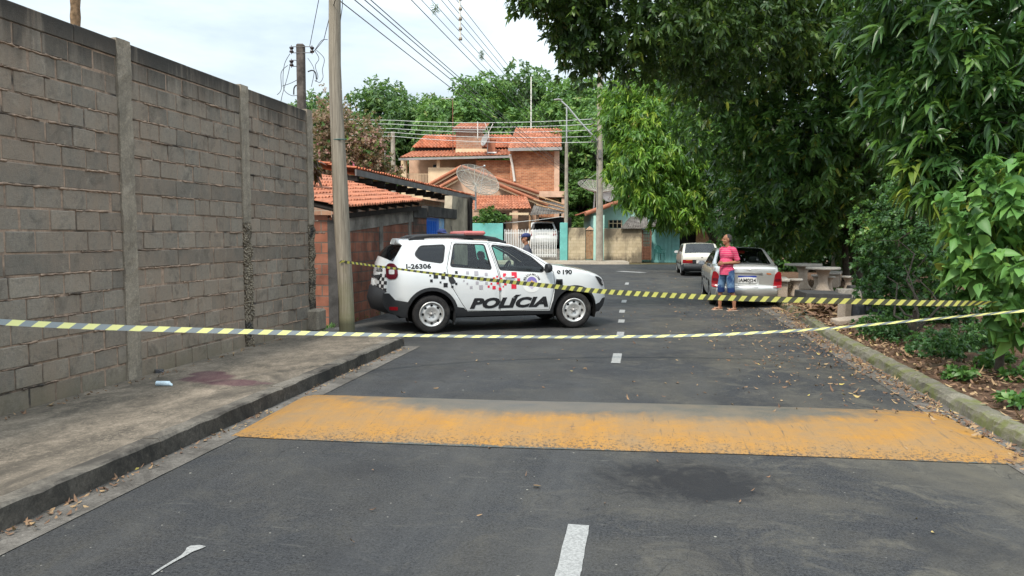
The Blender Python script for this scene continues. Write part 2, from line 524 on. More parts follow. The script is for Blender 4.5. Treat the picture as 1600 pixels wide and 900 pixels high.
def hump():
    v, f = [], []
    xs = np.linspace(-3.29, 3.12, 60); ts = np.linspace(-1, 1, 26)
    for t in ts:
        for x in xs:
            e = min(1, (3.29 + x) / 0.4, (3.12 - x) / 0.45)
            e = max(0, e) ** 0.7
            half = 0.85 - 0.03 * (1 - e)
            h = 0.095 * e * (1 - t * t) * (1 + 0.05 * math.sin(x * 2.2))
            v.append((x, t * half + 0.02 * math.sin(x * 1.3), 0.006 + h))
    k = len(xs)
    for j in range(len(ts) - 1):
        for i in range(k - 1):
            f.append((j * k + i, j * k + i + 1, (j + 1) * k + i + 1, (j + 1) * k + i))
    o = MB().add(v, f, 0, True).build('speed_hump', mat_hump(), fix=False)
    o.location = (-0.22, 6.68, 0)
    o.rotation_euler[2] = math.atan2(0.36, 6.2)
    tag(o, 'low asphalt speed hump with worn yellow paint across the road', 'speed hump')
hump()

# ------------------------------------------------------------------ painted dashes
def mat_white_paint():
    M = Mat('worn_white_paint', 0.7, 0.3)
    c = M.mix(M.rng(M.noise(60, 4, 0.8), 0.40, 0.62), (0.32, 0.32, 0.31), (0.19, 0.19, 0.185))
    M.color(c)
    return M.m
m_wp = mat_white_paint()
marks = MB()
for (x, y0, y1, w) in ((-0.355, 3.05, 4.27, 0.125), (-0.345, 9.93, 10.75, 0.125), (-0.372, 12.68, 13.2, 0.125), (-0.41, 14.6, 15.15, 0.125),
                       (-0.45, 16.5, 17.15, 0.125), (-0.47, 19.0, 19.8, 0.125), (-0.5, 22.0, 23.0, 0.13), (-0.55, 26, 27.2, 0.13)):
    m = 8
    for i in range(m):
        a, b = y0 + (y1 - y0) * i / m, y0 + (y1 - y0) * (i + 1) / m
        j = lambda: random.uniform(-.004, .004)
        marks.add([(x - w / 2 + j(), a, .005), (x + w / 2 + j(), a, .005), (x + w / 2 + j(), b, .005), (x - w / 2 + j(), b, .005)], [(0, 1, 2, 3)])
tag(marks.build('road_markings', m_wp, fix=False), kind='structure')
fm = MB()
for (pa, pb) in (((872, 419), (905, 421)), ((968, 424), (1006, 426))):
    a, b = at(pa[0], pa[1], 1), at(pb[0], pb[1], 1)
    def gp(px, py):
        d0 = hd(*[uz(px, py, 1)[0], 1]); z0 = uz(px, py, 1)[1]
        t = EYE / (EYE - z0); return d0 * t
    A, B = gp(*pa), gp(*pb)
    D = (B - A).normalized(); S = Vector((-D.y, D.x, 0)) * 0.28
    fm.add([(p.x, p.y, 0.005) for p in (A - S, B - S, B + S, A + S)], [(0, 1, 2, 3)])
tag(fm.build('crossing_markings', m_wp, fix=False), kind='structure')
# spilled paint drip near the camera
def gpt(px, py):
    z0 = uz(px, py, 1)[1]; u0 = uz(px, py, 1)[0]
    return hd(u0, 1) * (EYE / (EYE - z0))
sp = MB()
outl = [(316, 858), (322, 855), (312, 853), (298, 854), (292, 857), (289, 863), (283, 869), (270, 877), (252, 888), (236, 899), (239, 900), (256, 889), (275, 878), (290, 870), (300, 864)]
pts = [gpt(*p) for p in outl]
sp.add([(p.x, p.y, 0.006) for p in pts], [tuple(range(len(pts)))])
tag(sp.build('paint_spill', m_wp, fix=False), kind='structure')

# ------------------------------------------------------------------ block wall
def mat_block():
    M = Mat('concrete_block', 0.92, 0.15)
    a = M.attr()
    c = M.mix(a, (0.185, 0.165, 0.138), (0.385, 0.333, 0.268))
    c = M.mix(M.rng(M.noise(28, 5, 0.8), 0.4, 0.72, 0, 0.55), c, (0.12, 0.112, 0.102))
    c = M.mix(M.rng(M.noise(140, 2, 0.7), 0.55, 0.72, 0, 0.4), c, (0.42, 0.39, 0.35))
    c = M.mix(M.rng(M.noise(1.3, 7, 0.7, vec=M.stretch((1, 1, 0.5))), 0.40, 0.64, 0, 0.7), c, (0.31, 0.235, 0.175))
    c = M.mix(M.rng(M.noise(4.2, 7, 0.75, dist=0.6), 0.52, 0.68, 0, 0.6), c, (0.10, 0.09, 0.078))
    c = M.mix(M.rng(M.noise(2.6, 7, 0.75, dist=0.8), 0.58, 0.70, 0, 0.5), c, (0.46, 0.40, 0.32))
    drip = M.noise(4.5, 5, 0.65, vec=M.stretch((1, 1, 0.09)))
    top = M.rng(M.xyz(2), 3.0, 3.75)
    k = M.math('MULTIPLY', M.rng(M.math('ADD', drip, M.math('MULTIPLY', top, 0.28)), 0.54, 0.76), M.math('MAXIMUM', top, 0.2))
    c = M.mix(M.math('MULTIPLY', k, 0.85), c, (0.03, 0.03, 0.03))
    low = M.math('ADD', M.rng(M.xyz(2), 0.9, 0.15), M.math('MULTIPLY', M.math('SUBTRACT', M.noise(2, 5, 0.7), 0.5), 0.9))
    c = M.mix(M.rng(low, 0.6, 1.1, 0, 0.6), c, (0.17, 0.145, 0.095))
    M.color(c)
    M.bump(M.math('ADD', M.noise(75, 5, 0.8), M.math('MULTIPLY', M.noise(9, 4), 0.6)), 0.9, 0.012)
    return M.m
def mat_mortar():
    M = Mat('red_mortar', 0.95, 0.1)
    c = M.mix(M.rng(M.noise(12, 6, 0.75), 0.35, 0.65), (0.22, 0.165, 0.125), (0.46, 0.33, 0.245))
    M.color(M.mix(M.rng(M.noise(2, 4), 0.5, 0.65), c, (0.07, 0.062, 0.055)))
    M.bump(M.noise(60, 5, 0.8), 0.8, 0.01)
    return M.m
m_block, m_mortar = mat_block(), mat_mortar()
m_band = mat_concrete('bond_beam', (0.085, 0.085, 0.088), (0.125, 0.122, 0.12), (0.05, 0.05, 0.05), 0.5, 1.2).m
m_pil = mat_concrete('pilaster_concrete', (0.22, 0.19, 0.15), (0.40, 0.34, 0.265), (0.12, 0.105, 0.085), 0.50, 2.2, (1, 1, 0.35)).m
m_rough = None
def mat_rough_pil():
    M = Mat('exposed_aggregate', 0.95, 0.1)
    v = M.vor(32)
    c = M.mix(M.rng(v, 0.1, 0.6), (0.50, 0.42, 0.31), (0.17, 0.14, 0.105))
    M.color(M.mix(M.rng(M.noise(3, 4), 0.5, 0.65), c, (0.07, 0.065, 0.06)))
    M.bump(M.math('MULTIPLY', v, -1.0), 1.0, 0.05)
    return M.m
m_rough = mat_rough_pil()

WX = -5.50
def block_wall():
    root = thing('block_wall', 'tall unrendered grey concrete block wall beside the left sidewalk', 'wall', (WX, 0, 0))
    core = MB().box((-0.0925, 5.35, 1.95), (0.17, 12.7, 3.6))
    # bed joints squeezed out
    piers = [(-0.9, 0.2), (2.2, 0.2), (4.7, 0.2), (7.16, 0.21), (9.58, 0.2), (11.62, 0.2)]
    blocks, z, row = MB(), 0.13, 0
    rows = 17; bh = (3.60 - 0.13) / rows
    beam_row = (6, 10)
    rows_z = []
    for r in range(rows):
        z0 = 0.13 + r * bh
        rows_z.append(z0)
        for (ya, wa), (yb, wb) in zip(piers[:-1], piers[1:]):
            y0, y1 = ya + wa / 2 - 0.01, yb - wb / 2 + 0.01
            if r in beam_row:
                n = max(2, round((y1 - y0) / 0.8)); ph = 0
            else:
                n = max(2, round((y1 - y0) / 0.335)); ph = 0.5 * (r % 2)
            w = (y1 - y0) / n
            edges = [y0] + [y0 + w * (i + ph) for i in range(n + 1) if y0 + 0.05 < y0 + w * (i + ph) < y1 - 0.05] + [y1]
            edges = [edges[0]] + [e + random.uniform(-.02, .02) for e in edges[1:-1]] + [edges[-1]]
            for a, b in zip(edges[:-1], edges[1:]):
                j = random.uniform(-.007, .007); g = random.uniform(.010, .022)
                tone = min(1, max(0, random.gauss(0.5, 0.13)))
                if r in beam_row: tone = random.uniform(0, .15)
                if random.random() < .05: tone = random.uniform(0.05, .2)
                blocks.box((-0.02 + j, (a + b) / 2, z0 + bh / 2), (0.04, b - a - g, bh - random.uniform(.012, .024)),
                           rx=random.gauss(0, .004), rz=random.gauss(0, .006), bevel=0.007, att=tone)
    core.build('mortar', m_mortar, root)
    ooze = MB()
    for z0 in rows_z[1:]:
        y = -0.8
        while y < 11.55:
            L = random.uniform(.15, .7)
            if random.random() < .62:
                n = max(3, int(L / .035))
                ooze.tube([(0.0 + random.uniform(-.004, .005), y + L * i / n, z0 + random.uniform(-.005, .005)) for i in range(n + 1)],
                          [random.uniform(.004, .014) for _ in range(n + 1)], 5)
            y += L + random.uniform(0, .25)
    ooze.build('mortar_ridge', m_mortar, root)
    blocks.build('blockwork', m_block, root)
    cap = MB()
    y = -1.0
    while y < 11.7:
        L = min(random.uniform(.5, 1.5), 11.72 - y + .01)
        cap.box((-0.1 + random.uniform(-.004, .004), y + L / 2, 3.69 + random.uniform(-.006, .006)), (0.215, L - .003, 0.175), bevel=.008, att=random.uniform(.15, .45))
        y += L
    cap.build('coping', m_block, root)
    for y, w in piers:
        smooth_p, rough_p = MB(), MB()
        zc = 1.9 if y > 8 else 0.14
        def stack(m, z0, z1, amp):
            n = int((z1 - z0) / .09) + 1
            v, f = [], []
            for i in range(n + 1):
                z = z0 + (z1 - z0) * i / n
                q = lambda: random.uniform(-amp, amp)
                v += [(-.1, y - w / 2 + q(), z), (.022 + q(), y - w / 2 + q(), z), (.026 + q(), y, z), (.022 + q(), y + w / 2 + q(), z), (-.1, y + w / 2 + q(), z)]
            for i in range(n):
                for k in range(4):
                    f.append((i * 5 + k, i * 5 + k + 1, (i + 1) * 5 + k + 1, (i + 1) * 5 + k))
            f.append(tuple(n * 5 + k for k in range(5)))
            m.add(v, f, 0, False)
        p = thing('pier', None, None) if False else None
        stack(smooth_p, zc, 3.80, .006)
        o = smooth_p.build('pier', m_pil, root)
        if zc > 1:
            stack(rough_p, 0.14, zc, .02)
            rough_p.build('exposed_foot', m_rough, o)
    MB().box((.03, 11.62, .30), (.30, .34, .36), bevel=.03).build('pier_base', m_pil, root)
    return root
block_wall()
# ------------------------------------------------------------------ foliage
def leaf_mat(name, dark, mid, light, young=None, young_amt=0.0, dead=0.0, rough=0.42, trans=0.28):
    M = Mat(name, rough, 0.45)
    a = M.attr()
    r = nd(M.nt, 'ShaderNodeValToRGB', {'Fac': a})
    el = r.color_ramp.elements
    el[0].position, el[0].color = 0.0, col4(dark)
    el[1].position, el[1].color = 0.5, col4(mid)
    e = el.new(0.88); e.color = col4(light)
    if young:
        e = el.new(1 - young_amt); e.color = col4(light)
        e = el.new(min(1, 1 - young_amt + 0.01)); e.color = col4(young)
    c = r.outputs[0]
    M.color(c)
    tr = nd(M.nt, 'ShaderNodeBsdfTranslucent', {'Color': M.mix(0.35, c, (0.25, 0.42, 0.05))})
    mx = nd(M.nt, 'ShaderNodeMixShader', {0: trans, 1: M.b.outputs[0], 2: tr.outputs[0]})
    out = [n for n in M.nt.nodes if n.type == 'OUTPUT_MATERIAL'][0]
    M.nt.links.new(mx.outputs[0], out.inputs[0])
    return M.m

def norm(a):
    return a / np.maximum(1e-9, np.linalg.norm(a, axis=1, keepdims=True))

SHAPES = {'lance': ((.10, .45), (.28, .9), (.5, 1.0), (.75, .66), (.9, .3)), 'heart': ((.03, .55), (.11, .90), (.26, 1.0), (.46, .93), (.66, .68), (.84, .32)), 'curl': ((.12, .5), (.35, 1.0), (.6, .85), (.85, .4))}
def fine_leaves(name, base, d, s, up, L, W, droop, rnd, mat, parent, shape):
    """smoother leaves for the nearest plants: a folded midrib and several stations along the blade"""
    st_ = SHAPES[shape]; N = len(base); m = len(st_)
    nv = 2 + 3 * m
    P = np.zeros((N, nv, 3)); L_, W_ = L[:, None], W[:, None]
    fold = rng.uniform(.08, .3, (N, 1)) * (2.2 if shape == 'curl' else 1)
    wave = rng.uniform(-.16, .16, (N, 1))
    def along(t):
        p = base + d * L_ * t + s * W_ * wave * math.sin(t * 3)
        p[:, 2] -= droop * L * t * t
        return p
    P[:, 0] = base; P[:, nv - 1] = along(1.0)
    for i, (t, w) in enumerate(st_):
        c = along(t)
        P[:, 1 + 3 * i] = c - s * W_ * .5 * w + up * W_ * fold * w
        P[:, 2 + 3 * i] = c
        P[:, 3 + 3 * i] = c + s * W_ * .5 * w + up * W_ * fold * w
    F = [(0, 2, 1), (0, 3, 2)]
    for i in range(m - 1):
        a = 1 + 3 * i
        F += [(a, a + 1, a + 4, a + 3), (a + 1, a + 2, a + 5, a + 4)]
    a = 1 + 3 * (m - 1)
    F += [(a, a + 1, nv - 1), (a + 1, a + 2, nv - 1)]
    tpl = np.array([i for f in F for i in f]); ln = np.cumsum([0] + [len(f) for f in F])[:-1]; tot = len(tpl)
    me = bpy.data.meshes.new(name)
    me.vertices.add(N * nv); me.vertices.foreach_set('co', P.reshape(-1))
    me.loops.add(N * tot); me.loops.foreach_set('vertex_index', (np.arange(N)[:, None] * nv + tpl[None]).ravel().astype(np.int32))
    me.polygons.add(N * len(F)); me.polygons.foreach_set('loop_start', (np.arange(N)[:, None] * tot + ln[None]).ravel().astype(np.int32))
    me.update(calc_edges=True)
    me.polygons.foreach_set('use_smooth', np.ones(N * len(F), bool))
    me.attributes.new('rnd', 'FLOAT', 'FACE').data.foreach_set('value', np.repeat(rnd, len(F)).astype(np.float32))
    me.materials.append(mat)
    o = bpy.data.objects.new(name, me); C.objects.link(o)
    if parent is not None: o.parent = parent
    return o

def leaves_object(name, base, d, s, L, W, droop, rnd, mat, parent=None, shape=None):
    """N leaves: base point, direction, side vector, length, width, droop; a leaf is three bent faces"""
    N = len(base)
    up = norm(np.cross(s, d))
    if shape: return fine_leaves(name, base, d, s, up, L, W, droop, rnd, mat, parent, shape)
    P = np.zeros((N, 6, 3))
    L_ = L[:, None]; W_ = W[:, None]; dr = droop[:, None]
    def along(t):
        p = base + d * L_ * t
        p[:, 2] -= (dr[:, 0] * L * t * t)
        return p
    P[:, 0] = base
    a, b = along(0.34), along(0.72)
    P[:, 1] = a - s * W_ * 0.5 + up * W_ * .12
    P[:, 2] = a + s * W_ * 0.5 + up * W_ * .12
    P[:, 3] = b - s * W_ * 0.40 + up * W_ * .08
    P[:, 4] = b + s * W_ * 0.40 + up * W_ * .08
    P[:, 5] = along(1.0)
    tpl = np.array([0, 1, 2, 1, 3, 4, 2, 3, 5, 4])
    loops = (np.arange(N)[:, None] * 6 + tpl[None]).ravel()
    st = (np.arange(N)[:, None] * 10 + np.array([0, 3, 7])[None]).ravel()
    me = bpy.data.meshes.new(name)
    me.vertices.add(N * 6)
    me.vertices.foreach_set('co', P.reshape(-1))
    me.loops.add(N * 10)
    me.loops.foreach_set('vertex_index', loops.astype(np.int32))
    me.polygons.add(N * 3)
    me.polygons.foreach_set('loop_start', st.astype(np.int32))
    me.update(calc_edges=True)
    at_ = me.attributes.new('rnd', 'FLOAT', 'FACE')
    at_.data.foreach_set('value', np.repeat(rnd, 3).astype(np.float32))
    me.materials.append(mat)
    o = bpy.data.objects.new(name, me)
    C.objects.link(o)
    if parent is not None: o.parent = parent
    return o

def crown_points(blobs, n, shell=(0.72, 1.04), inner=0.25):
    """sample points on a set of ellipsoids, skipping what is buried in a neighbour"""
    b = np.array(blobs, float)
    area = (b[:, 3] * b[:, 4] + b[:, 4] * b[:, 5] + b[:, 3] * b[:, 5])
    p = area / area.sum()
    pts, outs = [], []
    need = n
    while need > 0:
        k = rng.choice(len(b), size=need * 2, p=p)
        v = norm(rng.normal(size=(need * 2, 3)))
        r = rng.uniform(shell[0], shell[1], need * 2)
        ins = rng.random(need * 2) < inner
        r[ins] = rng.uniform(0.25, shell[0], ins.sum())
        # lumpy outline
        lump = 1 + 0.14 * np.sin(v[:, 0] * 6 + k * 1.3) * np.sin(v[:, 1] * 5 + k * 2.1) + 0.12 * np.sin(v[:, 2] * 7 + k)
        q = b[k, :3] + v * b[k, 3:6] * (r * lump)[:, None]
        ok = np.ones(len(q), bool)
        for i in range(len(b)):
            e = (((q - b[i, :3]) / b[i, 3:6]) ** 2).sum(1)
            ok &= ~((e < 0.30) & (k != i))
        q, v = q[ok][:need], v[ok][:need]
        pts.append(q); outs.append(v)
        need -= len(q)
    return np.concatenate(pts), np.concatenate(outs)

def crown(name, blobs, n_whorl, k_leaf, L, W, mat, parent=None, droop=0.5, up=0.25, spread=0.75, shell=(0.72, 1.04), inner=0.25, tone=None, center=None, shape=None):
    c, o = crown_points(blobs, n_whorl, shell, inner)
    ax = norm(o * 0.7 + np.array([0, 0, up]) + rng.normal(size=o.shape) * 0.45)
    t1 = norm(np.cross(ax, rng.normal(size=ax.shape)))
    t2 = np.cross(ax, t1)
    k = k_leaf
    phi = np.arange(k)[None] * 2.39996 + rng.uniform(0, 6.28, (len(c), 1)) + rng.normal(0, .25, (len(c), k))
    el = rng.uniform(0.15, 1.0, (len(c), k)) * spread
    d = ax[:, None] * (1 - el)[..., None] + (t1[:, None] * np.cos(phi)[..., None] + t2[:, None] * np.sin(phi)[..., None]) * (0.35 + el)[..., None]
    d = norm(d.reshape(-1, 3))
    A = np.repeat(ax, k, 0)
    base = np.repeat(c, k, 0) - A * (rng.uniform(0, 1.3, (len(c) * k, 1)) * L * 0.5)
    s = norm(np.cross(d, A + rng.normal(size=d.shape) * 0.35))
    LL = L * rng.uniform(0.5, 1.22, len(base))
    WW = W * rng.uniform(0.75, 1.2, len(base))
    wt = np.clip(rng.normal(0.42, 0.2, len(c)), 0, 1) if tone is None else np.clip(rng.normal(tone, 0.16, len(c)), 0, 1)
    wt = np.clip(wt + 0.16 * np.sin(c[:, 0] * 2.3 + c[:, 2] * 1.1) * np.sin(c[:, 2] * 2.6 + c[:, 1] * .7), 0, 1)
    rn = np.clip(np.repeat(wt, k) + rng.normal(0, 0.12, len(base)), 0, 1)
    if center is not None: base = base - np.array(center)[None]
    return leaves_object(name, base, d, s, LL, WW, droop * rng.uniform(.5, 1.4, len(base)), rn, mat, parent, shape)

m_bark = simple('bark', (0.085, 0.068, 0.052), 0.95, 0.1, var=0.5, scale=9, bump=0.8, bscale=30, dirt=(0.05, 0.06, 0.035))
m_twig = simple('twig', (0.14, 0.095, 0.07), 0.9, 0.1, var=0.4, scale=9)

def wobble_line(a, b, n, amp):
    a, b = Vector(a), Vector(b)
    return [a.lerp(b, i / n) + (Vector((random.uniform(-amp, amp), random.uniform(-amp, amp), random.uniform(-amp, amp) * .4)) if 0 < i < n else Vector()) for i in range(n + 1)]

def trunk_with_limbs(root, base, top, r0, targets, mat=None, limb_r=0.45):
    m = MB()
    L = wobble_line(base, top, 6, r0 * .5)
    m.tube(L, [r0 * (1.35 if i == 0 else 1 - 0.08 * i) for i in range(7)], 10)
    for t in targets:
        k = random.choice((3, 4, 5))
        p0 = L[k]
        ln = wobble_line(p0, t, 6, (Vector(t) - p0).length * .06)
        rr = r0 * limb_r
        m.tube(ln, [rr * (1 - 0.14 * i) for i in range(7)], 6)
        for q in range(3):
            s_ = ln[random.choice((3, 4, 5))]
            e_ = s_ + Vector((random.uniform(-1, 1), random.uniform(-1, 1), random.uniform(-.3, .8))) * (Vector(t) - p0).length * .28
            m.tube(wobble_line(s_, e_, 4, .04), [rr * .35 * (1 - .2 * i) for i in range(5)], 5)
    return m.build('trunk', mat or m_bark, root)

def pb(px, py, d, rx, ry, rd=None):
    """crown lobe: centre seen at that bearing, d metres off, radii in metres"""
    p = at(px, py, d)
    return (p.x, p.y, p.z, rx, rd or (rx + ry) / 2, ry)

def plant(name, label, cat, base, blobs, leaf, trunk=None, group=None):
    root = thing(name, label, cat, base, 0, group)
    b0 = Vector(base)
    bl = [(b[0] - b0.x, b[1] - b0.y, b[2] - b0.z) + tuple(b[3:]) for b in blobs]
    for L in (leaf if isinstance(leaf, list) else [leaf]):
        kw = dict(L); sel = kw.pop('sel', None); nm_ = kw.pop('part', 'crown')
        crown(nm_, [bl[i] for i in sel] if sel is not None else bl, parent=root, **kw)
    if trunk:
        trunk_with_limbs(root, (0, 0, -0.1), trunk['top'], trunk['r'], [b[:3] for b in bl][:trunk.get('n', 99)], trunk.get('mat'), trunk.get('limb', .45))
    return root

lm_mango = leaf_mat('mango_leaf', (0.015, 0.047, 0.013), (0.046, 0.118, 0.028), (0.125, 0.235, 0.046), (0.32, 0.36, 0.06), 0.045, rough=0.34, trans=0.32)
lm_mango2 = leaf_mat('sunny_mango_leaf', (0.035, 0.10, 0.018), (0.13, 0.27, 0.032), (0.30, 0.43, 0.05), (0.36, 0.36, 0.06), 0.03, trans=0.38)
lm_young = leaf_mat('young_leaf', (0.12, 0.21, 0.03), (0.25, 0.33, 0.045), (0.36, 0.38, 0.06), (0.35, 0.16, 0.04), 0.05, trans=0.4)
lm_fine = leaf_mat('fine_leaf', (0.016, 0.040, 0.011), (0.042, 0.092, 0.020), (0.11, 0.185, 0.034), (0.20, 0.24, 0.03), 0.02, trans=0.28)
lm_round = leaf_mat('heart_leaf', (0.05, 0.14, 0.035), (0.12, 0.27, 0.06), (0.20, 0.36, 0.075), (0.28, 0.28, 0.05), 0.04, rough=.5, trans=0.3)
lm_bush = leaf_mat('bush_leaf', (0.024, 0.07, 0.022), (0.07, 0.17, 0.045), (0.17, 0.31, 0.06), (0.24, 0.27, 0.05), 0.02, trans=0.3)
lm_far = leaf_mat('far_leaf', (0.034, 0.082, 0.026), (0.085, 0.175, 0.048), (0.17, 0.27, 0.07), (0.21, 0.23, 0.07), 0.03, rough=.55, trans=0.3)
lm_far2 = leaf_mat('far_bright_leaf', (0.05, 0.12, 0.03), (0.11, 0.23, 0.05), (0.20, 0.32, 0.07), (0.23, 0.25, 0.07), 0.03, rough=.55, trans=0.3)
lm_boug = leaf_mat('bract_leaf', (0.12, 0.10, 0.055), (0.26, 0.17, 0.11), (0.40, 0.22, 0.20), (0.60, 0.13, 0.28), 0.16, rough=.6, trans=0.3)
lm_dead = leaf_mat('dry_leaf', (0.085, 0.045, 0.028), (0.20, 0.115, 0.065), (0.36, 0.25, 0.13), (0.46, 0.37, 0.08), 0.16, rough=.8, trans=0.05)
lm_weed = leaf_mat('weed_leaf', (0.03, 0.085, 0.02), (0.07, 0.17, 0.035), (0.13, 0.25, 0.05), trans=0.3)

# --- A: sunlit mango in front of the teal house
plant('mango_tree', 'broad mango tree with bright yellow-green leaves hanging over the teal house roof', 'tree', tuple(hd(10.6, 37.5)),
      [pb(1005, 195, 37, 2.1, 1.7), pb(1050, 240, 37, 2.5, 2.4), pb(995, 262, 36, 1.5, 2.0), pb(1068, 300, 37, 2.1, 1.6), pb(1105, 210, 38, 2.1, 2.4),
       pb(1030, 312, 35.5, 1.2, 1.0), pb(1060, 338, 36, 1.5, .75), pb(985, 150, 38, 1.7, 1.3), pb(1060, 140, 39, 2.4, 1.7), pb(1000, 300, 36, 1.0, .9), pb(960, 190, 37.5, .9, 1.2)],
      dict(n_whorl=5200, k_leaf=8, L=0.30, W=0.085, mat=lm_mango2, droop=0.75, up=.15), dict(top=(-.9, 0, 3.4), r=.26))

# --- B: great dark mango behind the sedan and the tables
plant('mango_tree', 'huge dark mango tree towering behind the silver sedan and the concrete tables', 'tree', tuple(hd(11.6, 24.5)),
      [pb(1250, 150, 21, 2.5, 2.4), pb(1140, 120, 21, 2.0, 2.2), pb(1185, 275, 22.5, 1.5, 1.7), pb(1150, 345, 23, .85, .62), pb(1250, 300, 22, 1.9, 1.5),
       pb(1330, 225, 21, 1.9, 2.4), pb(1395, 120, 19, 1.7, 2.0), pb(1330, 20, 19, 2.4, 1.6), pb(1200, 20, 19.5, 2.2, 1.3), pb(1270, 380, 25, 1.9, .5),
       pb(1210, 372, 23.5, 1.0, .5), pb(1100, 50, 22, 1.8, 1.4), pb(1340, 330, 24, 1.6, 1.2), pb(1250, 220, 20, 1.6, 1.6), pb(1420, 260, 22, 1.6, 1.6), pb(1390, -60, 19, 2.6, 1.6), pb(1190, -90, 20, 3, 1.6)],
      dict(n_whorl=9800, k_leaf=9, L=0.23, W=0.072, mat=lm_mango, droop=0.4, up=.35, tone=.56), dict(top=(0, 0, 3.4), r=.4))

# --- F: fine-leaved limb hanging over the street at the top
plant('rain_tree', 'fine-leaved tree whose dark branches overhang the road at the top', 'tree', tuple(hd(9.4, 17.8)),
      [pb(1000, 25, 15.5, 1.6, .9), pb(850, -8, 14.4, .6, .28), pb(885, 45, 15, .35, .5), pb(920, 20, 15, .8, .62), pb(1080, 40, 16, 1.4, 1.1), pb(960, 70, 15.5, 1.0, .5), pb(905, 75, 15.2, .42, .62), pb(1020, 100, 16.5, 1.0, .55),
       pb(880, -25, 14.6, .95, .5), pb(1150, 30, 16.5, 1.6, 1.2), pb(1000, -50, 15.5, 2.4, .9), pb(1220, -40, 16.5, 2.2, 1.0), pb(925, 105, 15.6, .32, .35), pb(1100, 125, 17, .9, .7), pb(1240, 60, 17, 1.1, .9)],
      [dict(n_whorl=4200, k_leaf=9, L=0.15, W=0.055, tone=.52, mat=lm_fine, droop=0.4, up=.1, spread=.9, shell=(.55, 1.12)),
       dict(sel=[1, 2, 6, 8], n_whorl=420, k_leaf=8, L=.15, W=.06, mat=lm_fine, droop=.3, shell=(.9, 1.5), inner=0)],
      dict(top=(.3, -.2, 4.6), r=.22, limb=.16, n=0))
# --- C: nearest mango, upper right corner
plant('mango_tree', 'near mango tree with long drooping leaves in the upper right corner', 'tree', tuple(hd(9.5, 10.8)),
      [pb(1500, 70, 9.6, 1.0, .95), pb(1420, 160, 10.2, .62, .75), pb(1560, 190, 9.4, .75, .65), pb(1480, 225, 9.8, .55, .5), pb(1600, 100, 9.6, .9, 1.0), pb(1400, 60, 10.8, .8, .9),
       pb(1455, 275, 9.7, .42, .45), pb(1590, 255, 9.2, .42, .3), pb(1500, -60, 9.8, 1.5, .8), pb(1640, 230, 9.8, .8, .9), pb(1520, 290, 10.4, .7, .5)],
      [dict(n_whorl=1500, k_leaf=10, L=0.215, W=0.058, tone=.38, mat=lm_mango, droop=0.55, up=.25, shape='lance'),
       dict(sel=[6, 7], n_whorl=36, k_leaf=9, L=.22, W=.06, mat=lm_young, droop=1.0, up=.3, inner=0, shape='lance'),
       dict(sel=[1, 3], n_whorl=26, k_leaf=8, L=.22, W=.06, mat=lm_mango2, droop=.9, up=.3, inner=0, shape='lance')],
      dict(top=(.2, 0, 2.6), r=.2, limb=.3))
# --- D: heart-leaved shrub at the right edge
plant('heart_leaf_shrub', 'light green shrub with large heart-shaped leaves at the right edge', 'shrub', tuple(gpt(1560, 600)) ,
      [pb(1540, 330, 8.2, .50, .55), pb(1585, 420, 7.9, .44, .52), pb(1515, 405, 8.3, .32, .42), pb(1600, 300, 8.0, .5, .5), pb(1572, 475, 7.9, .26, .16), pb(1630, 400, 8.2, .6, .7), pb(1545, 470, 8.2, .3, .26), pb(1600, 520, 8.0, .34, .26)],
      [dict(n_whorl=360, k_leaf=5, L=.165, W=.125, mat=lm_round, droop=.55, up=.2, spread=.9, shape='heart'),
       dict(sel=[2, 0], n_whorl=16, k_leaf=7, L=.2, W=.06, mat=lm_young, droop=1.0, up=.2, shape='lance')],
      dict(top=(.05, .1, 1.1), r=.05, mat=m_bark, limb=.5))
# --- E: small-leaved bush behind the kerb
plant('leafy_bush', 'dense small-leaved green bush behind the mossy kerb', 'bush', tuple(gpt(1430, 548)),
      [pb(1405, 365, 14.2, .75, .95), pb(1445, 440, 13.4, .85, .85), pb(1390, 455, 13.6, .55, .65), pb(1430, 320, 14.4, .55, .45), pb(1470, 350, 14.5, .6, .6), pb(1480, 500, 13, .65, .5), pb(1425, 515, 12.9, .6, .38), pb(1370, 395, 14.3, .4, .55)],
      [dict(n_whorl=3000, k_leaf=8, L=.085, W=.042, mat=lm_bush, droop=.3, up=.3, spread=.9, shell=(.6, 1.12)),
       dict(sel=[3, 7, 0], n_whorl=240, k_leaf=8, L=.1, W=.045, mat=lm_bush, droop=.3, up=.5, shell=(.95, 1.4), inner=0)],
      dict(top=(0, .1, .6), r=.05, mat=m_bark, limb=.4))
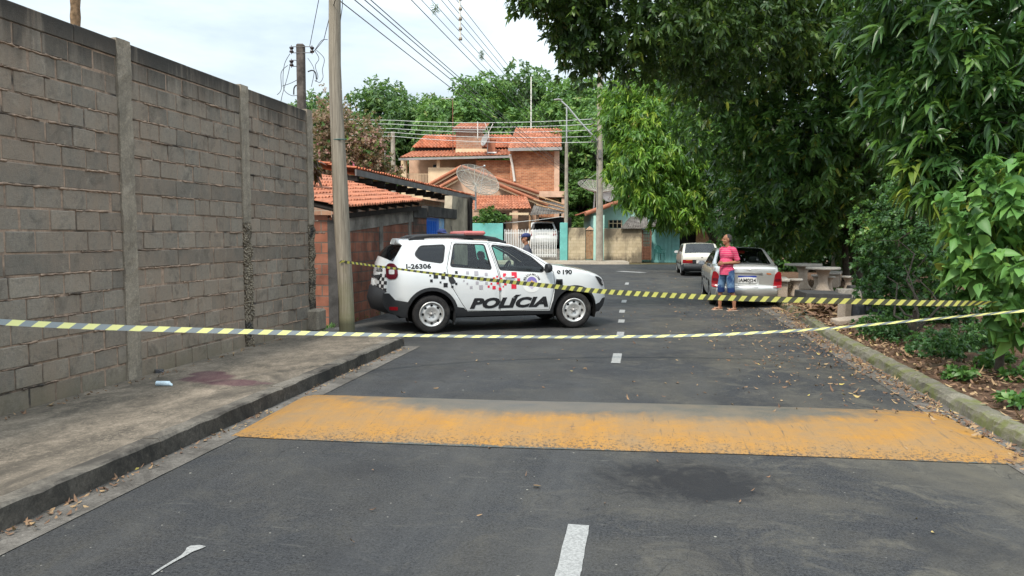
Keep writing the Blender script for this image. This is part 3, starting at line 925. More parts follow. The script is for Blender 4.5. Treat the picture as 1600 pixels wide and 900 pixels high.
# low bushes along the verge
for (px, py, d, r, lab) in ((1372, 525, 12.6, .34, 'low bush growing between the kerb and the broken slab'),
                            (1455, 560, 11.6, .36, 'knee-high weed clump in front of the dense bush'),
                            (1515, 545, 11.4, .34, 'dark weed clump under the heart-leaved shrub')):
    g = gpt(px, py + 12)
    plant('weed_clump', lab, 'weeds', tuple(g), [(g.x, g.y, g.z + .26, r, r, .26), (g.x + .3, g.y + .3, g.z + .2, r * .8, r, .22)],
          dict(n_whorl=330, k_leaf=8, L=.062, W=.03, mat=lm_bush, droop=.3, up=.4, tone=.3, part='foliage'), group='weed clumps on the verge')
for i, (px, py, n, lab) in enumerate(((1498, 608, 40, 'small green seedling nearest the mossy kerb'), (1560, 582, 46, 'leafy seedling on the soil under the shrub'),
                               (1590, 612, 30, 'seedling at the right edge beside the heart-leaved shrub'), (1585, 655, 30, 'tuft of weeds by the kerb at the right edge'),
                               (1537, 592, 26, 'pale seedling on the brown soil between two others'), (1310, 465, 18, 'tuft of weeds beside the stool and rubble'))):
    g = gpt(px, py)
    plant('seedling', lab, 'seedling', (g.x, g.y, .12), [(g.x, g.y, .2, .17, .17, .07)], dict(n_whorl=n, k_leaf=6, L=.085, W=.04, mat=lm_weed, droop=.2, up=.7, part='foliage'), group='seedlings on the soil')
# dark understory deep behind the tables, thin trunks in front of it
plant('understory_tree', 'dark dense understory tree far behind the concrete tables', 'tree', tuple(hd(14.8, 34)),
      [pb(1200, 400, 33, 2.4, 1.4), pb(1290, 400, 32, 2.3, 1.7), pb(1360, 360, 31, 2.4, 2.4), pb(1440, 330, 30, 2.8, 3.2), pb(1250, 330, 33, 2.6, 2.2), pb(1530, 330, 28, 3, 3.4), pb(1170, 300, 35, 2.2, 2.6), pb(1350, 250, 32, 3, 2.6), pb(1480, 120, 27, 3.4, 3), pb(1420, 430, 30, 2.6, 1.0)],
      dict(n_whorl=6500, k_leaf=8, L=.32, W=.11, mat=lm_mango, droop=.5, up=.1, tone=.25), dict(top=(0, 0, 3), r=.3))
for i, (px, py, d, r, lab) in enumerate(((1322, 452, 24, .11, 'slim dark tree trunk rising behind the round concrete table'), (1341, 455, 23, .12, 'slim reddish tree trunk beside the leafy bush'), (1300, 446, 27, .08, 'thin dark trunk deep in the shade behind the tables'))):
    b = at(px, py, d); b.z = 0.1
    t = thing('slim_tree', lab, 'tree', tuple(b), group='slim trunks in the shade')
    trunk_with_limbs(t, (0, 0, -.05), (random.uniform(-.2, .2), 0, 4.2), r, [])
    crown('crown', [(0, 0, 4.6, .9, .9, .7)], 160, 8, .26, .08, lm_mango, t, tone=.3)

# --- far trees: three grown once, then copied along the end of the street
def far_tree(label, seed, mat, lobes, bright):
    random.seed(seed)
    root = thing('large_tree', label, 'tree', (0, 0, 0), group='trees behind the houses')
    bl = []
    for i in range(lobes):
        a = i * 2.4; rr = random.uniform(.3, 1) * 3.6
        bl.append((math.cos(a) * rr, math.sin(a) * rr * .8, random.uniform(5.2, 10.6) - rr * .35, random.uniform(1.5, 2.6), random.uniform(1.5, 2.4), random.uniform(1.1, 1.9)))
    bl.append((0, 0, 11.2, 2.2, 2.2, 1.4)); bl.append((0, 0, 4.4, 3.4, 3, 1.8))
    crown('crown', bl, 6000, 7, .35, .14, mat, root, droop=.35, up=.35, shell=(.66, 1.14), spread=.95)
    trunk_with_limbs(root, (0, 0, -.2), (0, 0, 6), .3, [b[:3] for b in bl])
    return root
protos = [far_tree('x', 1, lm_far, 13, 0), far_tree('x', 2, lm_far2, 12, 0), far_tree('x', 3, lm_far, 14, 0)]
spots = [  # px of trunk, crown-top py, distance, breadth scale, proto, label
    (598, 128, 76, 1.15, 0, 'wide dark tree with sky gaps behind the bougainvillea and roof antennas'),
    (668, 152, 82, 1.0, 2, 'tree rising behind the roof tower to the left of the tallest tree'),
    (752, 116, 74, 1.2, 1, 'big leafy tree standing directly behind the tiled roof tower'),
    (820, 104, 78, 1.25, 2, 'tallest tree in the row behind the two-storey house'),
    (905, 118, 72, 1.2, 1, 'bright green tree behind the street lamp arm'),
    (945, 165, 62, 1.0, 1, 'lush tree between the concrete pole and the sunny mango'),
    (492, 148, 70, .9, 0, 'tree peeking over the end of the block wall'),
    (905, 262, 58, .7, 1, 'low tree beside the brick upper storey of the house'),
    (690, 195, 66, .75, 0, 'lower tree right behind the roof with the balcony'),
    (545, 205, 80, .9, 2, 'tree seen through the bougainvillea beside the wooden pole'),
    (1010, 110, 66, 1.2, 2, 'tall tree behind the crown of the sunny mango'),
    (1100, 110, 60, 1.2, 0, 'tall tree far behind the dark mango and white hatchback'),
    (860, 210, 64, .8, 0, 'shaded tree tucked behind the brick corner of the house')]
used = set()
for (px, py, d, s, k, lab) in spots:
    r = protos[k] if k not in used else copy_tree(protos[k])
    used.add(k)
    u, zt = uz(px, py, d)
    p = hd(u, d)
    r.location = p
    h = zt / 12.6
    r.scale = (s * 1.15, s * 1.15, h)
    r.rotation_euler = (0, 0, random.uniform(0, 6.28))
    r['label'] = lab
# a hedge of dark forest closing the view behind the houses
bl = []
for i, px in enumerate(range(380, 1250, 45)):
    bl.append(pb(px, 255 + 18 * math.sin(i * 1.9), 88 + 3 * math.sin(i), 3.6, 5.5, 3))
    bl.append(pb(px, 345, 86, 3.6, 3.5, 3))
o = crown('treeline', bl, 6500, 7, .7, .28, lm_far, None, droop=.3, up=.3, tone=.3)
tag(o, 'dark far-off wood behind the houses', 'wood', kind='stuff')

# --- bougainvillea behind the brick house
b = hd(-6.3, 30)
plant('bougainvillea', 'sparse dry bougainvillea with pink bracts behind the low tiled roof', 'shrub', tuple(b),
      [pb(515, 205, 30, .85, 1.5), pb(565, 225, 30, 1.0, 1.3), pb(505, 260, 30, .6, .9), pb(590, 262, 30, .7, .7), pb(530, 185, 31, .5, .9), pb(615, 275, 30, .5, .5)],
      [dict(n_whorl=3000, k_leaf=5, L=.13, W=.07, mat=lm_boug, droop=.1, up=.3, spread=1, shell=(.4, 1.12)),
       dict(n_whorl=260, k_leaf=6, L=.13, W=.06, mat=lm_far2, droop=.1, up=.3, shell=(.5, 1.1))],
      dict(top=(0, 0, 2.2), r=.1, mat=m_twig, limb=.6))
# dry brown fronds poking out past the wall end
g = at(497, 262, 15.5)
plant('dry_branch', 'dry brown leafy branch poking out above the end of the block wall', 'branch', (g.x - .3, g.y, 2.9), [(g.x - .12, g.y, g.z, .14, .2, .26)],
      dict(n_whorl=60, k_leaf=6, L=.16, W=.05, mat=leaf_mat('brown_leaf', (.03, .015, .012), (.07, .03, .02), (.12, .06, .04)), droop=1.0, part='foliage'), dict(top=(.1, 0, .2), r=.02, mat=m_twig))

# ------------------------------------------------------------------ fallen leaves
def litter(name, n, sampler, L, mat=lm_dead, flat=.25, kind='stuff', lab=None, cat=None):
    P = np.array([sampler() for _ in range(n)])
    an = rng.uniform(0, 6.28, n)
    d = np.stack([np.cos(an), np.sin(an), rng.normal(0, flat, n)], 1); d = norm(d)
    s = norm(np.stack([-np.sin(an), np.cos(an), rng.normal(0, flat * 1.4, n)], 1))
    LL = L * rng.uniform(.45, 1.25, n)
    o = leaves_object(name, P, d, s, LL, LL * rng.uniform(.25, .6, n), rng.normal(0, .35, n), np.clip(rng.normal(.45, .28, n), 0, 1), mat, None, 'curl' if n < 5000 else None)
    return tag(o, lab, cat, kind=kind)
def s_right():
    y = rng.uniform(5, 30); x = 2.98 + kerb_shift(y) - abs(rng.normal(0, .13))
    return (x, y, .022)
def s_road_r():
    y = 6 + rng.gamma(2.2, 4.0); x = 2.9 - abs(rng.normal(0, 0.95))
    return (x, min(y, 34), .014 + (.08 * max(0, 1 - ((y - 6.8) / .8) ** 2) if abs(y - 6.8) < .8 else 0))
def s_any():
    return (rng.uniform(-3, 2.7), rng.uniform(3, 26), .014 if True else 0)
def s_left():
    return (-3.62 + abs(rng.normal(0, .06)), rng.choice([3.4, 3.9, 4.6, 5.6, 6.3, 7.6, 8.6, 9.4, 10.2]) + rng.normal(0, .28), .02)
def s_soil():
    x = 3.2 + abs(rng.normal(0, 2.2)); y = rng.uniform(5, 27)
    return (x, y, .135 + .05 * math.sin(x * 1.7 + y * .9) * min(1, (x - 3.14) / .8) + .02 * max(0, x - 4))
litter('leaf_litter', 2600, s_right, .055, lab='brown and yellow leaves gathered in the right gutter', cat='leaf litter')
litter('leaf_litter', 900, s_road_r, .058, lab='yellowed leaves scattered over the right side of the road', cat='leaf litter')
litter('leaf_litter', 200, lambda: (lambda p: (p[0], p[1], .1 if 5.9 < p[1] < 7.6 else .014))(s_any()), .055, lab='a few small leaves blown over the asphalt', cat='leaf litter')
litter('leaf_litter', 260, s_left, .045, lab='dry leaves lying in the left gutter', cat='leaf litter')
litter('leaf_litter', 12000, s_soil, .075, lab='brown leaves covering the soil under the trees', cat='leaf litter')
litter('leaf_litter', 120, lambda: (-5.4 + abs(rng.normal(0, .06)), rng.uniform(4, 10.5), .16), .05, lab='dry bits along the foot of the block wall', cat='leaf litter')
# moss and grass at the foot of the brick house
def s_grass():
    t = rng.random()
    return (-5.62 + .06 * t - abs(rng.normal(0, .08)) - .02, 12.2 + 5.6 * rng.random(), .02)
P = np.array([s_grass() for _ in range(900)])
an = rng.uniform(0, 6.28, 900)
o = leaves_object('grass', P, norm(np.stack([np.cos(an) * .5, np.sin(an) * .5, np.ones(900)], 1)), np.stack([-np.sin(an), np.cos(an), np.zeros(900)], 1), rng.uniform(.06, .16, 900), np.full(900, .014), np.full(900, .3), rng.random(900), lm_weed)
tag(o, 'short grass along the foot of the brick house wall', 'grass', kind='stuff')
# ------------------------------------------------------------------ building materials
def mat_tile(name, a, b, c2):
    M = Mat(name, 0.85, 0.2)
    k = M.attr()
    c = M.mix(M.rng(k, 0.0, 1.0), a, b)
    c = M.mix(M.rng(M.noise(1.4, 6, 0.7, dist=.4), 0.48, 0.7, 0, .75), c, c2)
    c = M.mix(M.rng(M.noise(9, 4, 0.8), 0.52, 0.7, 0, .5), c, (0.10, 0.055, 0.035))
    M.color(c)
    M.bump(M.noise(40, 4), .3, .01)
    return M.m
m_tile = mat_tile('clay_tile', (0.33, 0.115, 0.062), (0.47, 0.19, 0.11), (0.23, 0.11, 0.078))
m_tile_old = mat_tile('weathered_tile', (0.33, 0.090, 0.040), (0.50, 0.17, 0.09), (0.15, 0.08, 0.055))
m_redbrick = masonry('hollow_red_brick', [(0.36, 0.145, 0.09), (0.235, 0.095, 0.065)], (0.17, 0.125, 0.10), 0.30, 0.20, 0.014, .55, (0.07, 0.055, 0.045), .54)
m_sootbrick = masonry('sooty_brick', [(0.30, 0.13, 0.085), (0.17, 0.08, 0.058)], (0.12, 0.09, 0.075), 0.30, 0.20, 0.018, .5, (0.05, 0.042, 0.036), .50)
m_obrick = masonry('orange_brick', [(0.60, 0.265, 0.135), (0.36, 0.135, 0.07)], (0.48, 0.31, 0.20), 0.30, 0.115, 0.014, .35, (0.33, 0.2, 0.13), .68)
m_obrick2 = masonry('pale_brick', [(0.50, 0.27, 0.17), (0.34, 0.17, 0.11)], (0.42, 0.33, 0.26), 0.30, 0.16, 0.014, .4, (0.4, 0.33, 0.26), .5)
m_cement = simple('cement_render', (0.26, 0.235, 0.205), .92, .15, var=.45, scale=2.5, bump=.4, dirt=(0.07, 0.065, 0.06))
m_gatewall = simple('patchy_render', (0.42, 0.36, 0.27), .92, .15, var=.4, scale=1.6, bump=.3, dirt=(0.16, 0.14, 0.11))
m_darkcem = simple('sooty_cement', (0.075, 0.07, 0.066), .92, .15, var=.5, scale=3, bump=.4, dirt=(0.03, 0.03, 0.03))
m_cream = simple('cream_paint', (0.72, 0.55, 0.36), .8, .2, var=.12, scale=1.4, dirt=(0.58, 0.45, 0.31))
m_peach = simple('peach_render', (0.60, 0.40, 0.285), .85, .2, var=.25, scale=1.5, dirt=(0.45, 0.28, 0.19))
m_creamwall = None
def mat_stained_cream(name, lo):
    M = Mat(name, .9, .15)
    c = M.mix(M.rng(M.noise(1.5, 6, .7), .35, .65), (0.47, 0.38, 0.25), (0.60, 0.50, 0.35))
    v = nd(M.nt, 'ShaderNodeCombineXYZ', {0: M.xyz(0), 1: M.xyz(2), 2: 0.0}).outputs[0]
    bk = nd(M.nt, 'ShaderNodeTexBrick', {'Vector': v, 'Color1': (1, 1, 1, 1), 'Color2': (.86, .86, .86, 1), 'Mortar': (.74, .72, .68, 1), 'Scale': 1.0, 'Mortar Size': .012, 'Brick Width': .4, 'Row Height': .2})
    c = M.mix(1.0, c, bk.outputs[0], 'MULTIPLY')
    st = M.noise(1.3, 7, .7, vec=M.stretch((1, 1, .45)), dist=.4)
    edge = M.math('MAXIMUM', M.rng(M.xyz(2), 1.1, 1.8), M.rng(M.xyz(2), .75, .2))
    c = M.mix(M.rng(M.math('ADD', st, M.math('MULTIPLY', edge, .2)), lo, lo + .16, 0, .85), c, (0.12, 0.10, 0.075))
    M.color(c)
    M.bump(M.noise(30, 4), .3, .01)
    return M.m
m_creamwall = mat_stained_cream('stained_cream_wall', .58)
m_creamwall2 = mat_stained_cream('blotched_cream_wall', .52)
m_teal = simple('turquoise_paint', (0.16, 0.47, 0.43), .75, .25, var=.18, scale=2, dirt=(0.22, 0.42, 0.37))
m_mint = simple('mint_paint', (0.42, 0.66, 0.58), .8, .2, var=.12, scale=1.5, dirt=(0.34, 0.52, 0.46))
m_tealshade = simple('teal_paint', (0.24, 0.52, 0.50), .8, .2, var=.15, scale=2, dirt=(0.2, 0.38, 0.36))
m_wood = simple('weathered_plank', (0.36, 0.22, 0.125), .85, .2, var=.35, scale=7)
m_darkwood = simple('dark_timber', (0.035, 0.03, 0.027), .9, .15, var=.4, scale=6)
m_fascia = simple('grey_fascia', (0.17, 0.165, 0.16), .8, .2, var=.3, scale=3)
m_gutter_metal = simple('gutter_metal', (0.30, 0.29, 0.28), .6, .4, var=.2, scale=2)
m_fibro = simple('fibre_cement_sheet', (0.17, 0.155, 0.14), .92, .12, var=.5, scale=2.2, dirt=(0.07, 0.06, 0.055))
m_tin = simple('bright_tin', (0.62, 0.62, 0.62), .45, .5, metal=.4, var=.15, scale=3)
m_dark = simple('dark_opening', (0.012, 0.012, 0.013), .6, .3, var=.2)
m_white = simple('white_enamel', (0.74, 0.74, 0.72), .5, .4, var=.08, scale=4)
m_blue = simple('blue_gate_paint', (0.015, 0.13, 0.55), .45, .4, var=.15, scale=3)
m_lblue = simple('faded_blue_paint', (0.22, 0.42, 0.68), .6, .3, var=.3, scale=7, dirt=(0.42, 0.44, 0.44))
m_pvc = simple('white_pipe', (0.7, 0.68, 0.62), .5, .4, var=.08)
m_rust = simple('rusty_iron', (0.20, 0.095, 0.06), .85, .3, var=.4, scale=12, dirt=(0.10, 0.05, 0.035))
m_mesh = simple('aluminium_mesh', (0.27, 0.25, 0.21), .55, .4, var=.2, scale=8)
m_glassdark = simple('window_glass', (0.02, 0.022, 0.025), .08, .6, var=.1)
m_polecon = simple('pole_concrete', (0.35, 0.31, 0.255), .9, .15, var=.25, scale=3, bump=.3, dirt=(0.25, 0.215, 0.17))
m_steel = simple('galvanised_steel', (0.42, 0.43, 0.43), .5, .5, metal=.5, var=.15)
m_black = simple('black_cable', (0.014, 0.014, 0.015), .6, .3, var=.1)
m_wire = simple('grey_wire', (0.11, 0.115, 0.115), .6, .3, var=.1)
m_wirel = simple('bright_wire', (0.52, 0.53, 0.52), .5, .4, var=.1)

def tile_roof(m, P00, P10, P11, P01, pitch=0.2, course=0.36, amp=0.045, mi=0, lip=0.022):
    """barrel tiles on a (bilinear) slope: P00-P10 is the eave, P01-P11 the top edge"""
    P00, P10, P11, P01 = [Vector(p) for p in (P00, P10, P11, P01)]
    n = (P10 - P00).cross(P01 - P00).normalized()
    if n.z < 0: n = -n
    wlen = max((P10 - P00).length, (P11 - P01).length)
    slen = max((P01 - P00).length, (P11 - P10).length)
    nc, nr = max(2, round(wlen / pitch)), max(2, round(slen / course))
    def B(s, t): return P00.lerp(P10, s).lerp(P01.lerp(P11, s), t)
    prof = [(0.0, 0.0), (0.12, 0.62), (0.3, 0.95), (0.45, 0.95), (0.63, 0.62), (0.75, 0.0), (0.87, -0.16), (1.0, 0.0)]
    for i in range(nc):
        for j in range(nr):
            dj = random.uniform(-.012, .012); a = random.random(); lj = lip * random.uniform(.7, 1.5)
            v = []
            for (t, lift, ext) in ((j / nr, lj, -0.01), ((j + 1) / nr, -lip * .25, 0.035)):
                for (s, h) in prof:
                    p = B((i + s) / nc, min(1, max(-.01, t + ext / slen))) + n * (h * amp + lift + dj * .4)
                    v.append(p)
            k = len(prof)
            m.add(v, [(q, q + 1, k + q + 1, k + q) for q in range(k - 1)], mi, True, a)
            # open end of the barrel
            fr = [B((i + s) / nc, j / nr) + n * (lj - .02) for (s, h) in prof]
            m.add(v[:k - 2] + fr[:k - 2], [(q, k - 2 + q, k - 2 + q + 1, q + 1) for q in range(k - 3)], mi, False, a * .5)
    return m

def corrugated(m, P00, P10, P11, P01, pitch=0.17, amp=0.025, mi=0):
    P00, P10, P11, P01 = [Vector(p) for p in (P00, P10, P11, P01)]
    n = (P10 - P00).cross(P01 - P00).normalized()
    if n.z < 0: n = -n
    nc = max(2, round((P10 - P00).length / pitch)) * 6
    v = []
    for t in (0, 1):
        for i in range(nc + 1):
            s = i / nc
            v.append(P00.lerp(P10, s).lerp(P01.lerp(P11, s), t) + n * amp * math.sin(i / 6 * 2 * math.pi))
    b = [p - n * .012 for p in v]
    k = nc + 1
    m.add(v + b, [(i, i + 1, k + i + 1, k + i) for i in range(nc)] + [(2 * k + i, 3 * k + i, 3 * k + i + 1, 2 * k + i + 1) for i in range(nc)] +
          [(i, 2 * k + i, 2 * k + i + 1, i + 1) for i in range(nc)] + [(k + i, k + i + 1, 3 * k + i + 1, 3 * k + i) for i in range(nc)], mi, True)
    return m

def BX(x0, x1, y0, y1, z0, z1):
    return ((x0 + x1) / 2, (y0 + y1) / 2, (z0 + z1) / 2), (x1 - x0, y1 - y0, z1 - z0)

# ------------------------------------------------------------------ low brick house beside the pole
def brick_house():
    r = thing('brick_house', 'low unplastered red brick house with a sagging orange tile roof beside the wooden pole', 'house', (-5.6, 12.9, 0))
    w = MB()
    w.prism([(0, 0), (5.75, 0), (5.75, 2.42), (0, 2.05)], -.16, 0, axes='yz')
    w.box(*BX(-4.5, -.165, 0, .15, 0, 2.1))
    w.build('wall', m_redbrick, r)
    s = MB(); s.box(*BX(-.17, .012, 4.62, 5.752, 0.9, 2.16)); s.build('sooty_wall', m_sootbrick, r)
    c = MB()
    for y in (2.35, 4.35): MB().box((-.075, y, 1.05), (.19, .2, 2.1), att=.5).build('column', m_cement, r)
    d = MB(); d.box((-.62, .07, 1.05), (.24, .2, 2.1)); d.box((-.07, .05, 1.0), (.19, .15, 2.0)); d.build('corner_column', m_darkcem, r)
    b = MB(); b.prism([(.26, 1.78), (4.6, 2.06), (4.6, 2.36), (.26, 2.1)], -.17, .016, axes='yz'); b.build('ring_beam', m_cement, r)
    b = MB(); b.box(*BX(-.18, .03, 4.603, 5.765, 2.165, 2.43)); b.build('ring_beam', m_darkcem, r)
    t = MB()
    tile_roof(t, (.35, -.3, 2.22), (.15, 5.0, 2.58), (-2.6, 5.15, 3.28), (-2.6, -.3, 2.88), .165, .34, .04)
    t.build('roof', m_tile, r)
    ra = MB()
    for i in range(9):
        f = i / 8
        y = -.2 + 5.1 * f
        z = 2.14 + .36 * f
        MB().tube([(.27 - .2 * f, y, z), (-2.4, y, z + .62)], .045, 6).build('rafter', m_darkwood, r)
    ra.prism([(-.3, 2.0), (5.0, 2.36), (5.0, 2.46), (-.3, 2.10)], .05, .10, axes='yz')
    ra.build('eave_board', m_darkwood, r)
brick_house()

def orange_house():
    r = thing('orange_house', 'orange brick house with a long grey fascia and tiled roof behind the low brick house', 'house', (-7.4, 18.2, 0))
    w = MB(); w.box(*BX(-6, -.5, .3, 12.6, 0, 3.05)); w.build('wall', m_obrick2, r)
    t = MB(); tile_roof(t, (.18, -.3, 3.42), (.18, 13.2, 3.42), (-3.4, 13.2, 4.0), (-3.4, -.3, 4.0), .2, .38, .045); t.build('roof', m_tile_old, r)
    f = MB(); f.box(*BX(.16, .2, -.3, 13.2, 3.24, 3.40)); f.build('fascia', m_fascia, r)
    g = MB()
    for i in range(14): MB().box(*BX(-.55, .14, -.1 + i * 1.0, 0.0 + i * 1.0, 3.12, 3.26)).build('rafter', m_darkwood, r)
    
orange_house()

def gateway():
    r = thing('gateway', 'rough concrete gateway with a dark lintel over a blue metal gate', 'gate', (-5.62, 18.75, 0))
    l = MB(); l.box(*BX(-.12, .06, -.02, 3.0, 2.22, 2.5)); l.build('lintel', m_darkcem, r)
    p = MB()
    p.prism([(1.75, 0), (4.5, 0), (4.5, 2.9), (2.6, 2.9), (2.45, 2.215), (1.75, 2.215)], -.2, 0.03, axes='yz'); p.build('wall', m_gatewall, r)
    k = MB(); k.box(*BX(-.3, .1, 4.5, 4.9, 0, 2.95)); k.build('column', m_darkwood, r)
    g = MB()
    g.box(*BX(-.06, 0, .05, .92, .05, 2.2))
    for i in range(5): g.box((.012, .14 + i * .17, 1.1), (.02, .05, 2.0))
    g.build('gate_leaf', m_blue, r)
    g = MB(); g.box(*BX(-.06, 0, .95, 1.2, .05, 2.2)); g.build('gate_leaf', m_blue, r)
    g = MB(); g.box(*BX(-.05, .0, 1.2, 1.75, .05, 2.2)); g.build('gate_leaf', m_lblue, r)
gateway()

# ------------------------------------------------------------------ two-storey house at the end of the street
HD = 56.0
def loc(px, py, d):
    u, z = uz(px, py, d)
    return (u, d - HD, z)
def U(px, d): return uz(px, 368, d)[0]
def Zp(py, d): return uz(800, py, d)[1]

def big_house():
    r = thing('two_storey_house', 'two-storey brick and cream house with tiered orange tile roofs at the end of the street', 'house', tuple(hd(0, HD)), PSI)
    d = HD
    f0, f1 = d, d + 7
    w = MB()   # upper storey back wall and sides, behind the balcony
    w.box(*BX(U(634, d), U(744, d), 2.2, 7, 2.5, Zp(243, d))); w.build('wall', m_peach, r)
    w = MB(); w.box(*BX(U(744, d), U(797, d), .1, 7, 2.5, Zp(250, d))); w.build('wall', m_obrick, r)
    w = MB(); w.box(*BX(U(797, d), U(865, d), -.35, 7, 3.0, Zp(237, d))); w.build('wall', m_obrick, r)
    w = MB(); w.box(*BX(U(865, d), U(873, d), -.40, 7, 2.6, Zp(237, d))); w.build('corner_column', m_peach, r)
    w = MB(); w.box(*BX(U(628, d), U(636, d), -.1, .5, 2.5, Zp(249, d))); w.build('column', m_cream, r)
    w = MB(); w.box(*BX(U(683, d), U(688, d), -.05, .3, 4, Zp(249, d))); w.build('column', m_cream, r)
    w = MB(); w.box(*BX(U(670, d), U(746, d), -.1, .08, 2.5, Zp(262, d))); w.build('parapet', m_cream, r)
    w = MB(); w.box(*BX(U(628, d), U(747, d), .0, 2.3, 2.5, Zp(291, d))); w.build('balcony_slab', m_cream, r)
    w = MB()
    z0, z1 = Zp(291, d), Zp(272, d)
    for i in range(15):
        x = U(636.5, d) + (U(670, d) - U(636.5, d)) * i / 14
        w.box((x, -.02, (z0 + z1) / 2), (.035, .035, z1 - z0))
    w.box((U(653, d), -.02, z1), (U(670, d) - U(636, d), .06, .05)); w.build('railing', m_cream, r)
    w = MB()
    for (a, b) in ((673, 681), (722, 742)):
        w.box(*BX(U(a, d), U(b, d), 2.14, 2.19, Zp(262, d), Zp(253, d)))
        w.build('window', m_glassdark, r); w = MB()
    # roofs
    e0, e1 = Zp(247, d), Zp(233, d)
    t = MB(); tile_roof(t, (U(628, d), -.55, e0 - .02), (U(800, d), -.55, e0 + .18), (U(798, d), 1.6, e1 + .2), (U(641, d), 1.6, e1), .27, .42, .07); t.build('roof', m_tile, r)
    g = MB(); g.box(((U(626, d) + U(798, d)) / 2, -.62, e0 - .06), (U(798, d) - U(626, d), .14, .16), ry=-.024); g.build('gutter', m_gutter_metal, r)
    t = MB(); tile_roof(t, (U(641, d), 1.3, Zp(229.5, d) + .1), (U(800, d), 1.3, Zp(229.5, d) + .1), (U(800, d), 4.4, Zp(208, d) + .45), (U(655, d), 4.4, Zp(208, d) + .45), .27, .42, .07)
    t.build('roof', m_tile_old, r)
    t = MB(); t.box(*BX(U(645, d), U(798, d), 1.5, 1.6, e1 - .3, Zp(225, d))); t.build('roof_gap_board', m_darkwood, r)
    t = MB(); tile_roof(t, (U(793.5, d), -1.0, Zp(234.5, d)), (U(875, d), -1.0, Zp(232, d)), (U(882, d), 3.6, Zp(201, d) + .5), (U(806, d), 3.6, Zp(200, d) + .5), .27, .42, .07); t.build('roof', m_tile, r)
    g = MB(); g.box(((U(794, d) + U(876, d)) / 2, -1.07, Zp(235.5, d)), (U(876, d) - U(794, d), .16, .22), ry=-.02); g.build('gutter', m_gutter_metal, r)
    g = MB(); g.tube([(U(797, d), -.75, Zp(243, d)), (U(800, d), -.5, Zp(256, d)), (U(804, d), -.5, Zp(284, d))], .09, 8); g.build('downpipe', m_pvc, r)
    # roof tower, chimney
    x0, x1 = U(712, d), U(753, d)
    w = MB(); w.box(*BX(x0, x1, .7, 3.2, Zp(236, d), Zp(200, d))); w.build('roof_tower', m_obrick2, r)
    w = MB(); w.box(*BX(x0 - .02, x1 + .4, .55, .72, Zp(237, d), Zp(231, d))); w.build('tower_plinth', m_cream, r)
    t = MB(); tile_roof(t, (U(706.5, d), .35, Zp(200, d)), (U(758, d), .35, Zp(200, d)), (U(764, d), 3.6, Zp(188, d) + .3), (U(715, d), 3.6, Zp(188, d) + .3), .27, .42, .07); t.build('tower_roof', m_tile, r)
    w = MB(); w.box(*BX(x0 - .25, x1 + .3, .36, .44, Zp(202.5, d), Zp(199.5, d))); w.build('tower_gutter', m_gutter_metal, r)
    w = MB(); w.box(*BX(U(763, d), U(774, d), -.2, .5, Zp(240, d), Zp(216, d)))
    w.box(*BX(U(762, d), U(775, d), -.25, .55, Zp(219, d), Zp(216.5, d))); w.build('chimney', m_tile, r)
    w = MB(); w.box(*BX(U(762, d), U(776, d), -.3, -.2, Zp(240, d), Zp(238, d))); w.build('chimney_flashing', m_white, r)
    # ground floor body and the concrete shelf at right
    w = MB(); w.box(*BX(U(640, d), U(840, d), .3, 7, 0, 2.5)); w.build('ground_floor_wall', m_peach, r)
    w = MB(); w.box(*BX(U(838, d), U(883, d), -1.0, 3, Zp(309, d), Zp(300, d)))
    w.box(*BX(U(876, d), U(881, d), -.9, -.6, 0, Zp(309, d))); w.box(*BX(U(860, d), U(866, d), .4, .7, 0, Zp(309, d))); w.build('concrete_shelf', m_peach, r)
    return r
big_house()

